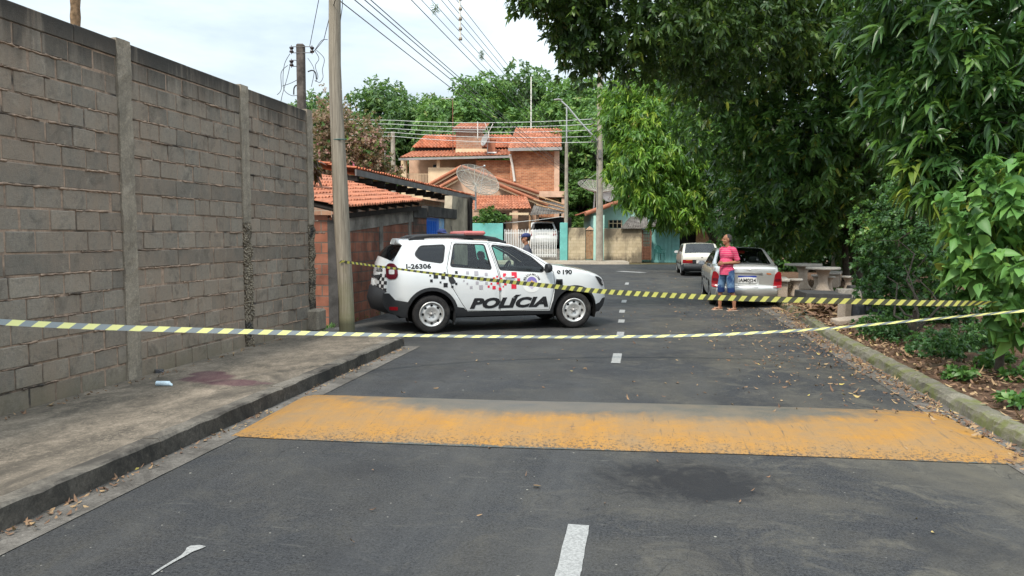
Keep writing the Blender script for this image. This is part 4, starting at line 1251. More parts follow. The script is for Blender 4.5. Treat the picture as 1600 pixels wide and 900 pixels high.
def gable_house():
    d = 51.0
    r = thing('gabled_house', 'peach gabled house with stepped tile eaves and tiled porch before the two-storey house', 'house', tuple(hd(0, HD)), PSI)
    y = d - HD
    def g(px, py, dd=d): u, z = uz(px, py, dd); return (u, z)
    gab = [g(672, 330), g(672, 294), g(722, 268), g(735, 268), g(842, 308), g(842, 345), g(672, 345)]
    w = MB(); w.prism([gab[0], gab[1], gab[2], gab[3], gab[4], gab[5], gab[6]][1:], y, y + 3.5); w.build('wall', m_peach, r)
    ap = g(722, 262)
    # left and right tile slopes
    def slope(pa, pb, drop, depth, front, mat, name):
        (ua, za), (ub, zb) = pa, pb
        m = MB()
        dx, dz = ub - ua, zb - za
        L = math.hypot(dx, dz)
        nxx, nz = -dz / L, dx / L
        if nz < 0: nxx, nz = -nxx, -nz
        tile_roof(m, (ua, y - front, za), (ua, y + depth, za), (ub, y + depth, zb), (ub, y - front, zb), .24, .40, .06)
        m.build(name, mat, r)
        v = MB(); v.tube([(ua, y - front, za + .05), (ub, y - front, zb + .05)], .11, 8); v.build('verge_tiles', m_tile, r)
        v = MB(); v.prism([(ua, za - .02), (ub, zb - .02), (ub, zb - .2), (ua, za - .2)], y - front + .05, y - front + .12); v.build('barge_board', m_cream, r)
    slope(g(668, 292), ap, 0, 3.6, .45, m_tile_old, 'roof')
    slope(g(842, 303), ap, 0, 3.6, .45, m_tile_old, 'roof')
    slope(g(676, 300, 50.4), g(716, 278, 50.4), 0, .5, .75, m_tile, 'lower_roof')
    slope(g(856, 322, 50.4), g(776, 288, 50.4), 0, .5, .75, m_tile, 'lower_roof')
    p = MB()
    dd = 48.6
    a, b = g(728, 328, dd), g(830, 326, dd); c_, e = g(822, 305, 50.4), g(740, 306, 50.4)
    tile_roof(p, (a[0], dd - HD, a[1]), (b[0], dd - HD, b[1]), (c_[0], 50.4 - HD, c_[1]), (e[0], 50.4 - HD, e[1]), .24, .38, .06); p.build('porch_roof', m_tile, r)
    for (px, w_) in ((745, .32), (805, .38)):
        k = MB(); k.box(*BX(U(px, 48.9) - w_ / 2, U(px, 48.9) + w_ / 2, 48.7 - HD, 49.05 - HD, 0.2, g(px, 329, 48.9)[1])); k.build('porch_column', m_peach, r)
    k = MB(); k.box(*BX(U(733, 50.9), U(838, 50.9), 50.86 - HD, 50.93 - HD, .3, g(740, 331, 50.9)[1])); k.build('porch_back_wall', m_peach, r)
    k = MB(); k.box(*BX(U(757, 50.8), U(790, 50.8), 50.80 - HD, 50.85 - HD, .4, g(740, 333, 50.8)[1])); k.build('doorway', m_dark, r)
    k = MB(); k.box(*BX(U(796, 48.3), U(826, 48.3), 48.25 - HD, 48.45 - HD, g(800, 336, 48.3)[1], g(800, 332.5, 48.3)[1])); k.build('beam', m_cream, r)
    f = MB(); f.box(*BX(U(690, 49), U(842, 49), 47.4 - HD, 51 - HD, -.02, .35)); f.build('porch_floor', m_cement, r)
gable_house()

def carport():
    r = thing('carport', 'dark carport with a sagging corrugated roof over the parked white hatchback', 'carport', tuple(hd(0, HD)), PSI)
    m = MB()
    def g(px, py, dd): u, z = uz(px, py, dd); return (u, dd - HD, z)
    corrugated(m, g(828, 336, 47.2), g(884, 333, 47.2), g(880, 318, 52), g(838, 312, 52)); m.build('roof', m_fibro, r)
    m = MB()
    for (a, b) in (((834, 312), (884, 326)), ((838, 320), (884, 331)), ((842, 307), (882, 320))):
        p, q = g(*a, 48.5), g(*b, 47.6); m.tube([p, q], .06, 6)
    m.build('roof_battens', m_wood, r)
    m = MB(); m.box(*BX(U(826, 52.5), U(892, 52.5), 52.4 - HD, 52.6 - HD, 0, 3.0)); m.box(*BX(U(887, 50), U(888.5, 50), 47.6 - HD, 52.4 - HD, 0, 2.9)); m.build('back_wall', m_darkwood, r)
    m = MB(); m.prism([(46.9 - HD, 0.1), (48.0 - HD, .84), (52.4 - HD, .84), (52.4 - HD, 0)], U(822, 49), U(889, 49), axes='yz'); m.build('raised_floor', m_cement, r)
    for px in (828, 883): MB().tube([(U(px, 47.4), 47.4 - HD, 0.2), (U(px, 47.4), 47.4 - HD, Zp(336, 47.4))], .07, 8).build('post', m_wood, r)
carport()

def picket_fence():
    d = 46.6
    r = thing('picket_fence', 'white metal picket fence in front of the carport', 'fence', tuple(hd(0, d)), PSI)
    m = MB(); x0, x1 = U(789, d), U(869, d); n = 30
    for i in range(n + 1):
        x = x0 + (x1 - x0) * i / n
        h = Zp(359 + (1.5 if i % 2 else 0), d)
        m.box((x, 0, (h + .25) / 2), (.045, .03, h - .25)); m.prism([(x - .0225, h), (x + .0225, h), (x, h + .07)], -.015, .015)
    m.build('pickets', m_white, r)
    m = MB(); m.box(((x0 + x1) / 2, .03, Zp(364, d)), (x1 - x0, .03, .06)); m.box(((x0 + x1) / 2, .03, .5), (x1 - x0, .03, .06)); m.build('rail', m_white, r)
    m = MB(); m.box(((x0 + x1) / 2, .05, .2), (x1 - x0, .16, .30)); m.build('plinth', m_cement, r)
picket_fence()

def hwall(name, label, cat, px0, px1, pytop, d, mat, th=.18, cap=None, group=None, ztop=None):
    x0, x1 = U(px0, d), U(px1, d)
    xc = (x0 + x1) / 2
    r = thing(name, label, cat, tuple(hd(xc, d)), PSI, group)
    z = ztop or Zp(pytop, d)
    m = MB(); m.box((0, 0, z / 2), (x1 - x0, th, z), bevel=.02); m.build('wall', mat, r)
    if cap:
        m = MB(); m.box((0, 0, z + .03), (x1 - x0 + .06, th + .06, .06), bevel=.01); m.build('coping', cap, r)
    return r
hwall('gatepost', 'turquoise painted gatepost between the picket fence and the cream wall', 'gatepost', 875, 886.5, 348, 46.5, m_teal, .45)
hwall('garden_wall', 'turquoise garden wall behind the police car roof, left of the picket fence', 'wall', 722, 786, 349, 47.0, m_teal, .2)
hwall('garden_wall', 'short stained cream wall between the turquoise gatepost and the plank door', 'wall', 887.5, 914.5, 356, 46.5, m_creamwall, .2)
hwall('garden_wall', 'long blotched cream wall to the right of the tall concrete pole', 'wall', 944, 1003, 357, 46.4, m_creamwall2, .2)

def plank_door():
    d = 46.55; x0, x1 = U(915, d), U(927.5, d); xc = (x0 + x1) / 2
    r = thing('plank_door', 'brown plank door in the cream wall beside the tall concrete pole', 'door', tuple(hd(xc, d)), PSI)
    z = Zp(359, d); m = MB(); n = 5; w = (x1 - x0) / n
    for i in range(n): m.box((x0 - xc + w * (i + .5), 0, .22 + (z - .22) / 2), (w - .012, .04, z - .25), att=random.random())
    m.build('planks', m_wood, r)
    m = MB(); m.box((0, .04, .7), (x1 - x0, .03, .1)); m.box((0, .04, 1.7), (x1 - x0, .03, .1)); m.build('ledge', m_wood, r)
    m = MB(); m.prism([(x0 - xc, z), (x1 - xc, z), (x1 - xc - .1, z + .12), (.0, z + .22), (x0 - xc + .1, z + .1)], -.08, .08); m.build('lintel', m_peach, r)
plank_door()

def teal_house():
    d = 48.2
    r = thing('teal_house', 'low mint green house with red tile verge behind the tall concrete pole', 'house', tuple(hd(0, HD)), PSI)
    y = d - HD
    def g(px, py, dd=d): return uz(px, py, dd)
    m = MB(); m.prism([(U(926, d), 0), (U(1016, d), 0), (U(1016, d), g(0, 312)[1]), (U(985, d), g(0, 311)[1]), (U(926, d), g(0, 334)[1])], y, y + 6); m.build('wall', m_mint, r)
    m = MB(); m.prism([(U(927.2, 46.55), 0), (U(944, 46.55), 0), (U(944, 46.55), g(0, 336, 46.55)[1]), (U(927.2, 46.55), g(0, 337, 46.55)[1])], 46.5 - HD, y - .01); m.build('side_wall', m_mint, r)
    m = MB(); a, b = g(911, 334), g(988, 307); tile_roof(m, (a[0], y - 1.9, a[1]), (a[0], y + 6, a[1]), (b[0], y + 6, b[1]), (b[0], y - .35, b[1]), .24, .42, .07); m.build('roof', m_tile, r)
    m = MB(); a, b = g(911, 335, 47.8), g(988, 308, 47.8); m.tube([(a[0], 46.4 - HD, a[1]), (b[0], 47.8 - HD, b[1])], .14, 8); m.build('verge_tiles', m_tile, r)
    w = MB(); w.box(*BX(U(950, d), U(972, d), y - .03, y + .02, g(0, 356)[1], g(0, 344)[1])); wf = w.build('window', m_glassdark, r)
    w = MB()
    for k in range(4): w.box((U(951 + 6.6 * k, d), y - .05, g(0, 350)[1]), (.05, .05, .52))
    w.box((U(961, d), y - .05, g(0, 349)[1]), (.9, .045, .05)); w.build('frame', m_cream, wf)
    m = MB(); a, b = g(969, 357, 46.1), g(1014, 357, 46.1); c, e = g(1012, 338, 48.1), g(985, 338, 48.1)
    corrugated(m, (a[0], 46.1 - HD, a[1]), (b[0], 46.1 - HD, b[1]), (c[0], 48.1 - HD, c[1]), (e[0], 48.1 - HD, e[1])); m.build('lean_to_roof', m_fibro, r)
    # shaded front to the right, under the fibre-cement roof
    m = MB(); m.box(*BX(U(1018, 47), U(1062, 47), 47 - HD, 47.15 - HD, 0, 2.25)); m.build('wall', m_tealshade, r)
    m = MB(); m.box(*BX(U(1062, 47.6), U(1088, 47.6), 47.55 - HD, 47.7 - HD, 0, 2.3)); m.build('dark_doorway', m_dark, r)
    m = MB(); m.box(*BX(U(1088, 47), U(1150, 47), 47 - HD, 47.15 - HD, 0, 2.3)); m.build('wall', m_wood, r)
    m = MB(); a, b = g(1014, 357, 45.6), g(1152, 352, 45.6); c, e = g(1150, 322, 50), g(1040, 322, 50)
    corrugated(m, (a[0], 45.6 - HD, a[1]), (b[0], 45.6 - HD, b[1]), (c[0], 50 - HD, c[1]), (e[0], 50 - HD, e[1])); m.build('front_roof', m_fibro, r)
    m = MB(); a, b = g(1084, 349, 46.0), g(1101, 349, 46.0); c, e = g(1095, 334, 48.4), g(1079, 334, 48.4)
    corrugated(m, (a[0], 46.0 - HD, a[1] + .06), (b[0], 46.0 - HD, b[1] + .06), (c[0], 48.4 - HD, c[1] + .06), (e[0], 48.4 - HD, e[1] + .06)); m.build('bright_roof_sheet', m_tin, r)
    m = MB()
    for k in range(7): m.box((U(1020 + 6 * k, 47), 46.985 - HD, 1.1), (.03, .03, 2.1))
    m.build('board_joints', m_tealshade, r)
teal_house()

def iron_gate():
    d = 46.4; x0, x1 = U(1004, d), U(1017, d); xc = (x0 + x1) / 2
    r = thing('iron_gate', 'narrow rusty iron bar gate at the end of the blotched cream wall', 'gate', tuple(hd(xc, d)), PSI)
    z0, z1 = .2, Zp(359, d)
    m = MB(); m.box((x0 - xc, 0, (z0 + z1) / 2), (.09, .09, z1 - z0)); m.box((x1 - xc, 0, (z0 + z1) / 2), (.09, .09, z1 - z0)); m.box((0, 0, z1), (x1 - x0, .06, .06)); m.build('frame', m_rust, r)
    m = MB()
    for i in range(9): m.box((0, 0, z0 + .1 + (z1 - z0 - .2) * i / 8), (x1 - x0, .03, .035))
    for i in range(4): m.box((x0 - xc + (x1 - x0) * (i + 1) / 5, 0, (z0 + z1) / 2), (.025, .025, z1 - z0))
    m.build('bars', m_rust, r)
    m = MB(); m.box((0, .03, .62), (x1 - x0, .02, .85)); m.build('lower_sheet', m_rust, r)
iron_gate()

def plastic_chair():
    m_g = simple('green_plastic', (0.012, 0.10, 0.085), .45, .4, var=.1)
    d = 46.0
    p = hd(U(1031, d), d, .18)
    r = thing('plastic_chair', 'dark green plastic garden chair in front of the teal wall', 'chair', tuple(p), PSI + .35)
    m = MB(); m.box((0, 0, .44), (.46, .44, .03), bevel=.012); m.build('seat', m_g, r)
    for sx in (-1, 1):
        for sy in (-1, 1):
            m = MB(); m.tube([(sx * .24, sy * .24, 0), (sx * .21, sy * .2, .44)], [.03, .024], 6); m.build('leg', m_g, r)
        m = MB(); m.tube([(sx * .25, -.22, .44), (sx * .27, -.2, .64), (sx * .27, .05, .67), (sx * .24, .22, .66)], .022, 6); m.build('armrest', m_g, r)
    m = MB()
    m.tube([(-.23, .2, .44), (-.25, .25, .7), (-.18, .29, .88), (0, .3, .92), (.18, .29, .88), (.25, .25, .7), (.23, .2, .44)], .026, 6)
    for k in (-2, -1, 0, 1, 2): m.box((k * .075, .25, .66), (.045, .02, .44), rx=-.15)
    m.build('backrest', m_g, r)
plastic_chair()

# ------------------------------------------------------------------ satellite dishes
def mesh_dish(label, px, py, d, R, axis, mast, group='mesh satellite dishes'):
    c = at(px, py, d)
    r = thing('satellite_dish', label, 'satellite dish', (c.x, c.y, c.z), PSI, group)
    M = Vector((0, -1, 0)).rotation_difference(Vector(axis)).to_matrix()
    dep = R * .30
    def P(rr, a): return M @ Vector((rr * R * math.cos(a), dep * (1 - rr * rr) - dep * .0, rr * R * math.sin(a)))
    m = MB()
    for k in range(16):
        a = k * math.pi / 8
        m.tube([P(t / 8, a) for t in range(9)], .022, 5)
    for rr in (1.0, .72, .4):
        m.tube([P(rr, k * math.pi / 24) for k in range(49)], .02 if rr == 1 else .012, 5)
    m.build('ribs', m_mesh, r)
    m = MB()
    v, f = [], []
    for i in range(1, 9):
        for k in range(32): v.append(P(i / 8, k * math.pi / 16))
    for i in range(7):
        for k in range(32):
            f.append((i * 32 + k, i * 32 + (k + 1) % 32, (i + 1) * 32 + (k + 1) % 32, (i + 1) * 32 + k))
    m.add(v, f, 0, True)
    m.build('mesh_reflector', m_net, r)
    m = MB(); hub = M @ Vector((0, dep, 0)); m.tube([hub, hub + Vector((0, .05, -.4)), hub + Vector((mast[0], .05, -mast[1]))], .06, 8); m.build('mast', m_steel, r)
    m = MB()
    tip = M @ Vector((0, -R * .75, 0))
    for k in (0, 1, 2): m.tube([P(.85, .5 + k * 2.1), tip], .012, 4)
    m.lathe([(.0, -.1), (.07, -.1), (.07, .1), (.0, .1)], 10, tuple(tip), axis='y'); m.build('feed', m_steel, r)
def mat_net():
    m = bpy.data.materials.new('perforated_mesh'); m.use_nodes = True
    nt = m.node_tree; b = nt.nodes['Principled BSDF']
    b.inputs['Base Color'].default_value = (.27, .25, .21, 1); b.inputs['Roughness'].default_value = .6
    t = nt.nodes.new('ShaderNodeBsdfTransparent'); x = nt.nodes.new('ShaderNodeMixShader'); x.inputs[0].default_value = .36
    nt.links.new(t.outputs[0], x.inputs[1]); nt.links.new(b.outputs[0], x.inputs[2])
    nt.links.new(x.outputs[0], nt.nodes['Material Output'].inputs[0])
    return m
m_net = mat_net()
mesh_dish('large round mesh satellite dish in front of the gabled roof', 747, 280, 46.5, 1.42, (.40, -.58, .71), (-.0, 1.6))
mesh_dish('smaller mesh satellite dish half hidden by the tall concrete pole', 931, 290, 48.8, 1.18, (.12, -.36, .92), (-.05, 1.2))
def solid_dish(label, px, py, d, R, tilt, yaw):
    c = at(px, py, d)
    r = thing('satellite_dish', label, 'satellite dish', tuple(c), PSI + yaw, 'small solid dishes')
    m = MB(); M = Matrix.Rotation(tilt, 4, 'X')
    pr_ = [(R * t, R * .22 * (1 - t * t)) for t in (0.001, .3, .6, .85, 1)]
    v, f = [], []
    for (rr, h) in pr_:
        for k in range(20): v.append(M @ Vector((rr * math.cos(k * math.pi / 10), h, rr * math.sin(k * math.pi / 10))))
    for i in range(4):
        for k in range(20): f.append((i * 20 + k, i * 20 + (k + 1) % 20, (i + 1) * 20 + (k + 1) % 20, (i + 1) * 20 + k))
    m.add(v, f, 0, True); m.build('reflector', m_gutter_metal, r)
    m = MB(); m.tube([(0, R * .3, 0), (0, R * .6, -.2), (-.1, R * .6, -1.0)], .03, 6); m.tube([(0, .1, -R * .9), (0, -R * .7, -.1)], .02, 5); m.build('mast', m_steel, r)
solid_dish('small grey dish fixed beside the roof tower', 757, 218, 55.4, .48, -.3, -1.0)
solid_dish('pale round dish below the half-hidden mesh dish', 950, 305, 49, .45, -.3, .3)

# ------------------------------------------------------------------ poles
def tapered_pole(m, pts, r0, r1, n=12):
    k = len(pts)
    m.tube(pts, [r0 + (r1 - r0) * i / (k - 1) for i in range(k)], n)

def wood_pole_mat():
    M = Mat('weathered_wood', .9, .15)
    g = M.noise(6, 6, .7, vec=M.stretch((6, 6, .22)))
    c = M.mix(M.rng(g, .3, .7), (0.155, 0.13, 0.10), (0.37, 0.325, 0.26))
    c = M.mix(M.rng(M.noise(18, 4, .7, vec=M.stretch((3, 3, .05))), .60, .68, 0, .8), c, (0.05, 0.042, 0.035))
    low = M.math('ADD', M.rng(M.xyz(2), 1.5, .2), M.math('MULTIPLY', M.math('SUBTRACT', M.noise(3, 5, .7), .5), 1.2))
    c = M.mix(M.rng(low, .3, .9, 0, .55), c, (0.15, 0.155, 0.06))
    c = M.mix(M.rng(M.xyz(2), .32, .22, 0, .7), c, (0.06, 0.06, 0.04))
    M.color(c); M.bump(g, .6, .02)
    return M.m
def wood_pole():
    b = gpt(543, 536); 
    r = thing('wooden_pole', 'weathered wooden utility pole standing at the end of the sidewalk', 'utility pole', (b.x, b.y, .1))
    def X(px, py):
        p = at(px, py, FV.dot(Vector((b.x, b.y, 0)))); return (p.x - b.x, p.y - b.y, p.z - .1)
    m = MB()
    pts = [X(543, 540), X(541, 470), X(537, 400), X(533, 330), X(531, 280), X(528, 220), X(525, 160), X(523, 100), X(523, 40), X(523, -60), X(522, -160)]
    pts[0] = (pts[0][0], pts[0][1], 0.0)
    rr = [.125, .118, .117, .122, .118, .108, .1, .094, .093, .09, .085]
    m.tube(pts, rr, 16); m.build('shaft', wood_pole_mat(), r)
    m = MB()
    p = Vector(X(530, 218))
    m.tube([p + Vector((math.cos(a) * .112, math.sin(a) * .112, .01 * math.sin(a))) for a in np.linspace(0, 6.28, 17)], .008, 5); m.build('binding_wire', simple('green_wire', (0.05, .13, .12), .5), r)
    m = MB()
    m.tube([X(536, -60), X(535, 10), X(528, 60), X(521, 90)], .006, 5); m.build('cable', m_black, r)
    return r
WPOLE = gpt(543, 536)
wood_pole()

def tall_concrete_pole():
    d = 44.9
    b = hd(U(937, d), d, .15)
    r = thing('concrete_pole', 'tall tapering concrete power pole in front of the teal house', 'utility pole', tuple(b), PSI)
    h = Zp(60, d) - .15
    m = MB(); m.tube([(0, 0, 0), (-.04, 0, h * .5), (-.08, 0, h)], [.235, .18, .13], 12); m.build('shaft', m_polecon, r)
    m = MB()
    for k, py in enumerate((188, 196, 205, 214, 222)):
        z = Zp(py, d) - .15
        m.box((-.36, -.12, z), (.42, .05, .05)); m.lathe([(.001, -.06), (.06, -.05), (.04, 0), (.06, .05), (.001, .06)], 8, (-.52, -.12, z + .08))
    m.build('insulator_rack', m_fascia, r)
    m = MB(); m.box((-.05, -.2, Zp(245, d)), (.16, .14, .5)); m.tube([(-.16, -.14, Zp(250, d)), (-.16, -.14, Zp(330, d))], .03, 6); m.build('junction_box', m_fascia, r)
    m = MB()
    for q in range(5):
        m.tube([(-.2 + random.uniform(-.1, .1), -.2, Zp(205 + q * 9, d)), (-.32 - .2 * random.random(), -.25, Zp(215 + q * 9, d)), (-.16, -.2, Zp(232 + q * 8, d))], .014, 5)
    m.build('loose_cables', m_black, r)
    # lamp arm
    m = MB()
    A, B2, C2, D2 = [(uz(px, py, d)[0] - U(937, d), -.15, uz(px, py, d)[1] - .15) for (px, py) in ((932, 219), (905, 190), (887, 168), (876, 158))]
    m.tube([A, B2, C2, D2], .05, 8); la = m.build('lamp_arm', m_steel, r)
    m = MB(); m.tube([(D2[0] + .1, -.15, D2[2] + .04), (D2[0] - .15, -.15, D2[2] + .07), (D2[0] - .42, -.15, D2[2] + .05)], [.06, .11, .06], 10, flat=.55); m.build('lamp_head', m_gutter_metal, la)
    return r
tall_concrete_pole()

def house_pole(px, pt, pbm, d, label, mat, r0, r1, upper=None):
    b = hd(U(px, d), d, 0.1)
    r = thing('service_pole', label, 'utility pole', tuple(b), PSI)
    m = MB(); tapered_pole(m, [(0, 0, 0), (0, 0, (Zp(pt, d) - .1) / 2), (0, 0, Zp(pt, d) - .1)], r0, r1, 8); m.build('shaft', mat, r)
    if upper:
        m = MB(); m.tube([(0, 0, Zp(pt, d) - .3), (0, 0, Zp(upper, d) - .1)], .045, 8); m.build('pipe_mast', m_steel, r)
        m = MB(); m.box((0, 0, Zp(upper, d) - .12), (.3, .04, .04)); m.build('crossbar', m_steel, r)
    return r
house_pole(884.5, 222, 350, 46.8, 'slim grey service pole with a steel mast beside the carport', m_polecon, .13, .1, 168)
house_pole(615.5, 206, 285, 54, 'pale concrete service pole left of the two-storey house', m_polecon, .2, .15)
house_pole(603, 235, 285, 55, 'thin steel antenna mast next to the pale concrete service pole', m_steel, .04, .03)
house_pole(829.5, 120, 175, 62, 'thin pale mast standing in the trees above the tiled roofs', m_pvc, .06, .05)
def antenna():
    d = 55.2; b = hd(U(708.5, d), d, Zp(240, d))
    r = thing('tv_antenna', 'tall thin television antenna beside the roof tower', 'antenna', tuple(b), PSI)
    h = Zp(154, d) - Zp(240, d)
    m = MB(); m.tube([(0, 0, 0), (0, 0, h)], .035, 6); m.build('mast', m_rust, r)
    m = MB(); m.tube([(-.85, 0, h), (.06, 0, h)], .03, 6)
    for i in range(6): m.tube([(-.8 + i * .16, -.35, h), (-.8 + i * .16, .35, h)], .01, 4)
    m.build('boom', m_steel, r)
    d = 54.8; b = hd(U(747, d), d, Zp(216, d))
    r = thing('tv_antenna', 'short white pole antenna on the right face of the roof tower', 'antenna', tuple(b), PSI)
    m = MB(); m.tube([(0, 0, 0), (0, 0, Zp(190, d) - Zp(216, d))], .035, 6); m.tube([(0, 0, 0), (-.02, .3, -.1)], .03, 6); m.build('mast', m_pvc, r)
    d = 55.5; b = hd(U(764, d), d, Zp(222, d))
    r = thing('tv_antenna', 'forked white antenna between the roof tower and the chimney', 'antenna', tuple(b), PSI)
    m = MB(); m.tube([(0, 0, 0), (0, 0, .75)], .035, 6); m.tube([(-.3, 0, 1.45), (0, 0, .7), (.32, 0, 1.35)], .035, 6); m.build('mast', m_pvc, r)
antenna()

def smooth_line(P, n=6):
    out = []
    for i in range(len(P) - 1):
        p0, p1, p2, p3 = P[max(0, i - 1)], P[i], P[i + 1], P[min(len(P) - 1, i + 2)]
        for k in range(n):
            t = k / n
            out.append(.5 * ((2 * p1) + (p2 - p0) * t + (2 * p0 - 5 * p1 + 4 * p2 - p3) * t * t + (3 * p1 - p0 - 3 * p2 + p3) * t ** 3))
    return out + [P[-1]]

def yard_pole():
    d = 13.9
    b = hd(U(474, d), d, 0)
    r = thing('service_pole', 'dark wooden service pole with black insulators behind the block wall', 'utility pole', tuple(b), PSI)
    def X(px, py): u, z = uz(px, py, d); return (u - U(474, d), 0, z)
    m = MB(); m.box((.01, 0, X(0, 69)[2] / 2), (.145, .13, X(0, 69)[2]), bevel=.02, ry=.004); m.build('shaft', simple('old_dark_wood', (0.11, 0.095, 0.085), .9, .15, var=.5, scale=9, bump=.5), r)
    m = MB()
    for (px, py, s) in ((457, 79, -1), (457, 100, -1), (489, 79, 1)):
        x, _, z = X(px, py)
        m.tube([(0, -.06, z + .055), (x, -.06, z + .055)], .008, 5); m.tube([(0, -.06, z - .055), (x, -.06, z - .055)], .008, 5); m.tube([(x, -.06, z + .08), (x, -.06, z - .08)], .008, 5)
    m.build('bracket', m_fascia, r)
    for (px, py) in ((457, 79), (457, 100), (489, 79)):
        x, _, z = X(px, py)
        m = MB(); m.lathe([(.001, -.05), (.035, -.05), (.042, -.03), (.026, -.012), (.022, 0), (.026, .012), (.042, .03), (.035, .05), (.001, .05)], 12, (x, -.06, z)); m.build('insulator', simple('brown_porcelain', (0.03, .022, .025), .25, .5, var=.1), r)
    m = MB()
    m.tube(smooth_line([Vector(X(*q)) for q in ((469, 175), (468.5, 150), (467, 138), (463, 133.5), (459.5, 138), (459, 148))]), .012, 6)
    m.tube(smooth_line([Vector(X(*q)) for q in ((481, 112), (488, 110), (493, 114), (494.5, 124))]), .012, 6); m.build('conduit', m_black, r)
    m = MB()
    for L in ([(453, 84), (445, 100), (441, 122), (446, 142), (455, 149), (466, 150)], [(455, 104), (448, 120), (444, 150), (440, 165)], [(440, 134), (455, 130), (468, 123)],
              [(452, 104), (443, 116), (441, 140), (436, 150)], [(492, 79), (499, 92), (495, 105), (500, 122), (496, 130)], [(492, 79), (505, 66), (512, 62)], [(480, 90), (494, 112), (486, 135)], [(495, 79), (507, 92), (503, 108), (506, 122), (500, 129), (494, 127)]):
        m.tube(smooth_line([Vector(X(*p)) + Vector((0, random.uniform(-.15, .05), 0)) for p in L]), .0055, 5)
    m.build('loose_cables', m_black, r)
yard_pole()

def palm_trunk():
    d = 24.0
    b = hd(U(133, d), d, 0)
    r = thing('palm_tree', 'bare brown palm trunk rising behind the block wall', 'palm', tuple(b), PSI)
    m = MB(); h = Zp(-140, d)
    n = 40
    m.tube([(.05 * math.sin(i * .2), 0, h * i / n) for i in range(n + 1)], [.14 + (.02 if i % 2 else 0) for i in range(n + 1)], 10); m.build('trunk', simple('palm_bark', (0.25, .165, .10), .9, .1, var=.5, scale=8, bump=.6), r)
    P, Dd = [], []
    for k in range(13):
        a = k * 2.4
        for i in range(26):
            t = i / 25
            p = np.array([math.cos(a) * 2.2 * t, math.sin(a) * 2.2 * t, h + 1.0 * math.sin(t * 2.4) - 1.3 * t * t])
            for s in (-1, 1):
                P.append(p); Dd.append([math.cos(a + s * 1.0), math.sin(a + s * 1.0), -.4])
    P, Dd = np.array(P), norm(np.array(Dd))
    leaves_object('crown', P, Dd, norm(np.cross(Dd, np.array([[0, 0, 1.]]))), np.full(len(P), .55), np.full(len(P), .05), np.full(len(P), .4), rng.random(len(P)), lm_far, r)
palm_trunk()

# ------------------------------------------------------------------ overhead lines
def wire(name, label, pts, r, mat, group, sag=0.0):
    a = Vector(pts[0]); b = Vector(pts[-1])
    if len(pts) == 2:
        n = 24
        pts = [a.lerp(b, i / n) - Vector((0, 0, sag * 4 * (i / n) * (1 - i / n))) for i in range(n + 1)]
    m = MB(); m.tube(pts, r, 5)
    o = m.build(name, mat)
    return tag(o, label, 'power line', group)
# lines running along the street: a bundle on the left, three open conductors nearer the middle
for i, (px, py, h) in enumerate(((542, 0, 4.55), (566, 0, 4.6), (581, 0, 4.7), (590, 0, 4.85), (651, 0, 5.6))):
    k = (px - 1005) / 368.0
    lab = ('leftmost overhead cable running along the street above the block wall', 'second overhead cable of the left bundle along the street', 'third overhead cable of the left bundle along the street',
           'fourth overhead cable of the left bundle along the street', 'overhead cable of the left bundle set apart towards the middle')[i]
    X = k * h
    wire('overhead_cable', lab, [(X, -6, EYE + h + .1), (X, 62, EYE + h + .1)], .011, m_wire, 'cables along the left side of the street', .25)
for i, (px, h) in enumerate(((667, 6.2), (682, 6.3), (697, 6.2), (707, 6.3), (720, 6.2))):
    X = (px - 1005) / 368.0 * h
    lab = ('leftmost of the open wires with bird-like fittings above the road', 'second open wire above the road from the left', 'middle open wire above the road', 'fourth open wire above the road from the left', 'rightmost open wire above the road')[i]
    wire('overhead_wire', lab, [(X, -6, EYE + h + .12), (X, 66, EYE + h + .12)], .009, m_wire, 'open wires above the road', .3)
def spacer():
    c = hd(U(721, 17), 17, 0)
    z0, z1 = Zp(62, 17), Zp(-30, 17)
    r = thing('wire_spacer', 'vertical pale rod hanging between the open wires above the road', 'wire spacer', (c.x, c.y, z0), PSI)
    m = MB(); m.tube([(0, 0, 0), (-.02, 0, z1 - z0)], .022, 6); m.build('rod', m_pvc, r)
    m = MB()
    for k in range(5): m.lathe([(.001, -.03), (.04, -.03), (.04, .03), (.001, .03)], 8, (0, 0, .02 + k * .22))
    m.build('clips', m_polecon, r)
    for (px, py, d) in ((681, 13, 17), (752, 89, 26), (754, 82, 26)):
        c = at(px, py, d)
        r = thing('wire_plant', ('bristly air plant tuft clinging to the left open wire near the top', 'air plant tuft low on the left open wire', 'air plant tuft low on the second open wire')[[681, 752, 754].index(px)], 'air plant', tuple(c))
        crown('tuft', [(0, 0, 0, .06, .06, .08)], 14, 5, .13, .012, lm_fine, r, droop=.2, inner=0)
spacer()
# cross-street lines
dc = 48.0
for i, (yl, yr) in enumerate(((184, 176), (190, 184), (197, 193), (203, 203), (209, 212))):
    a, m_, b = at(470, yl, 54), at(616, yl + 4, 53.6), at(927, yr + 10, 44.9)
    lab = ('topmost thin wire crossing behind the roof tower to the concrete pole', 'second thin wire from the top crossing to the concrete pole', 'middle thin wire crossing to the concrete pole', 'fourth thin wire from the top crossing to the concrete pole', 'lowest thin wire crossing to the concrete pole')[i]
    pts = [a.lerp(m_, t / 6) - Vector((0, 0, .12 * t / 6 * (1 - t / 6))) for t in range(7)] + [m_.lerp(b, t / 12) - Vector((0, 0, .8 * t / 12 * (1 - t / 12))) for t in range(1, 13)]
    wire('cross_wire', lab, pts, .018, m_wirel, 'wires crossing the end of the street')
wire('service_wire', 'thin service wire from the tall concrete pole down to the carport', [at(930, 262, 44.8), at(886, 300, 46.8)], .014, m_black, 'service wires', .3)
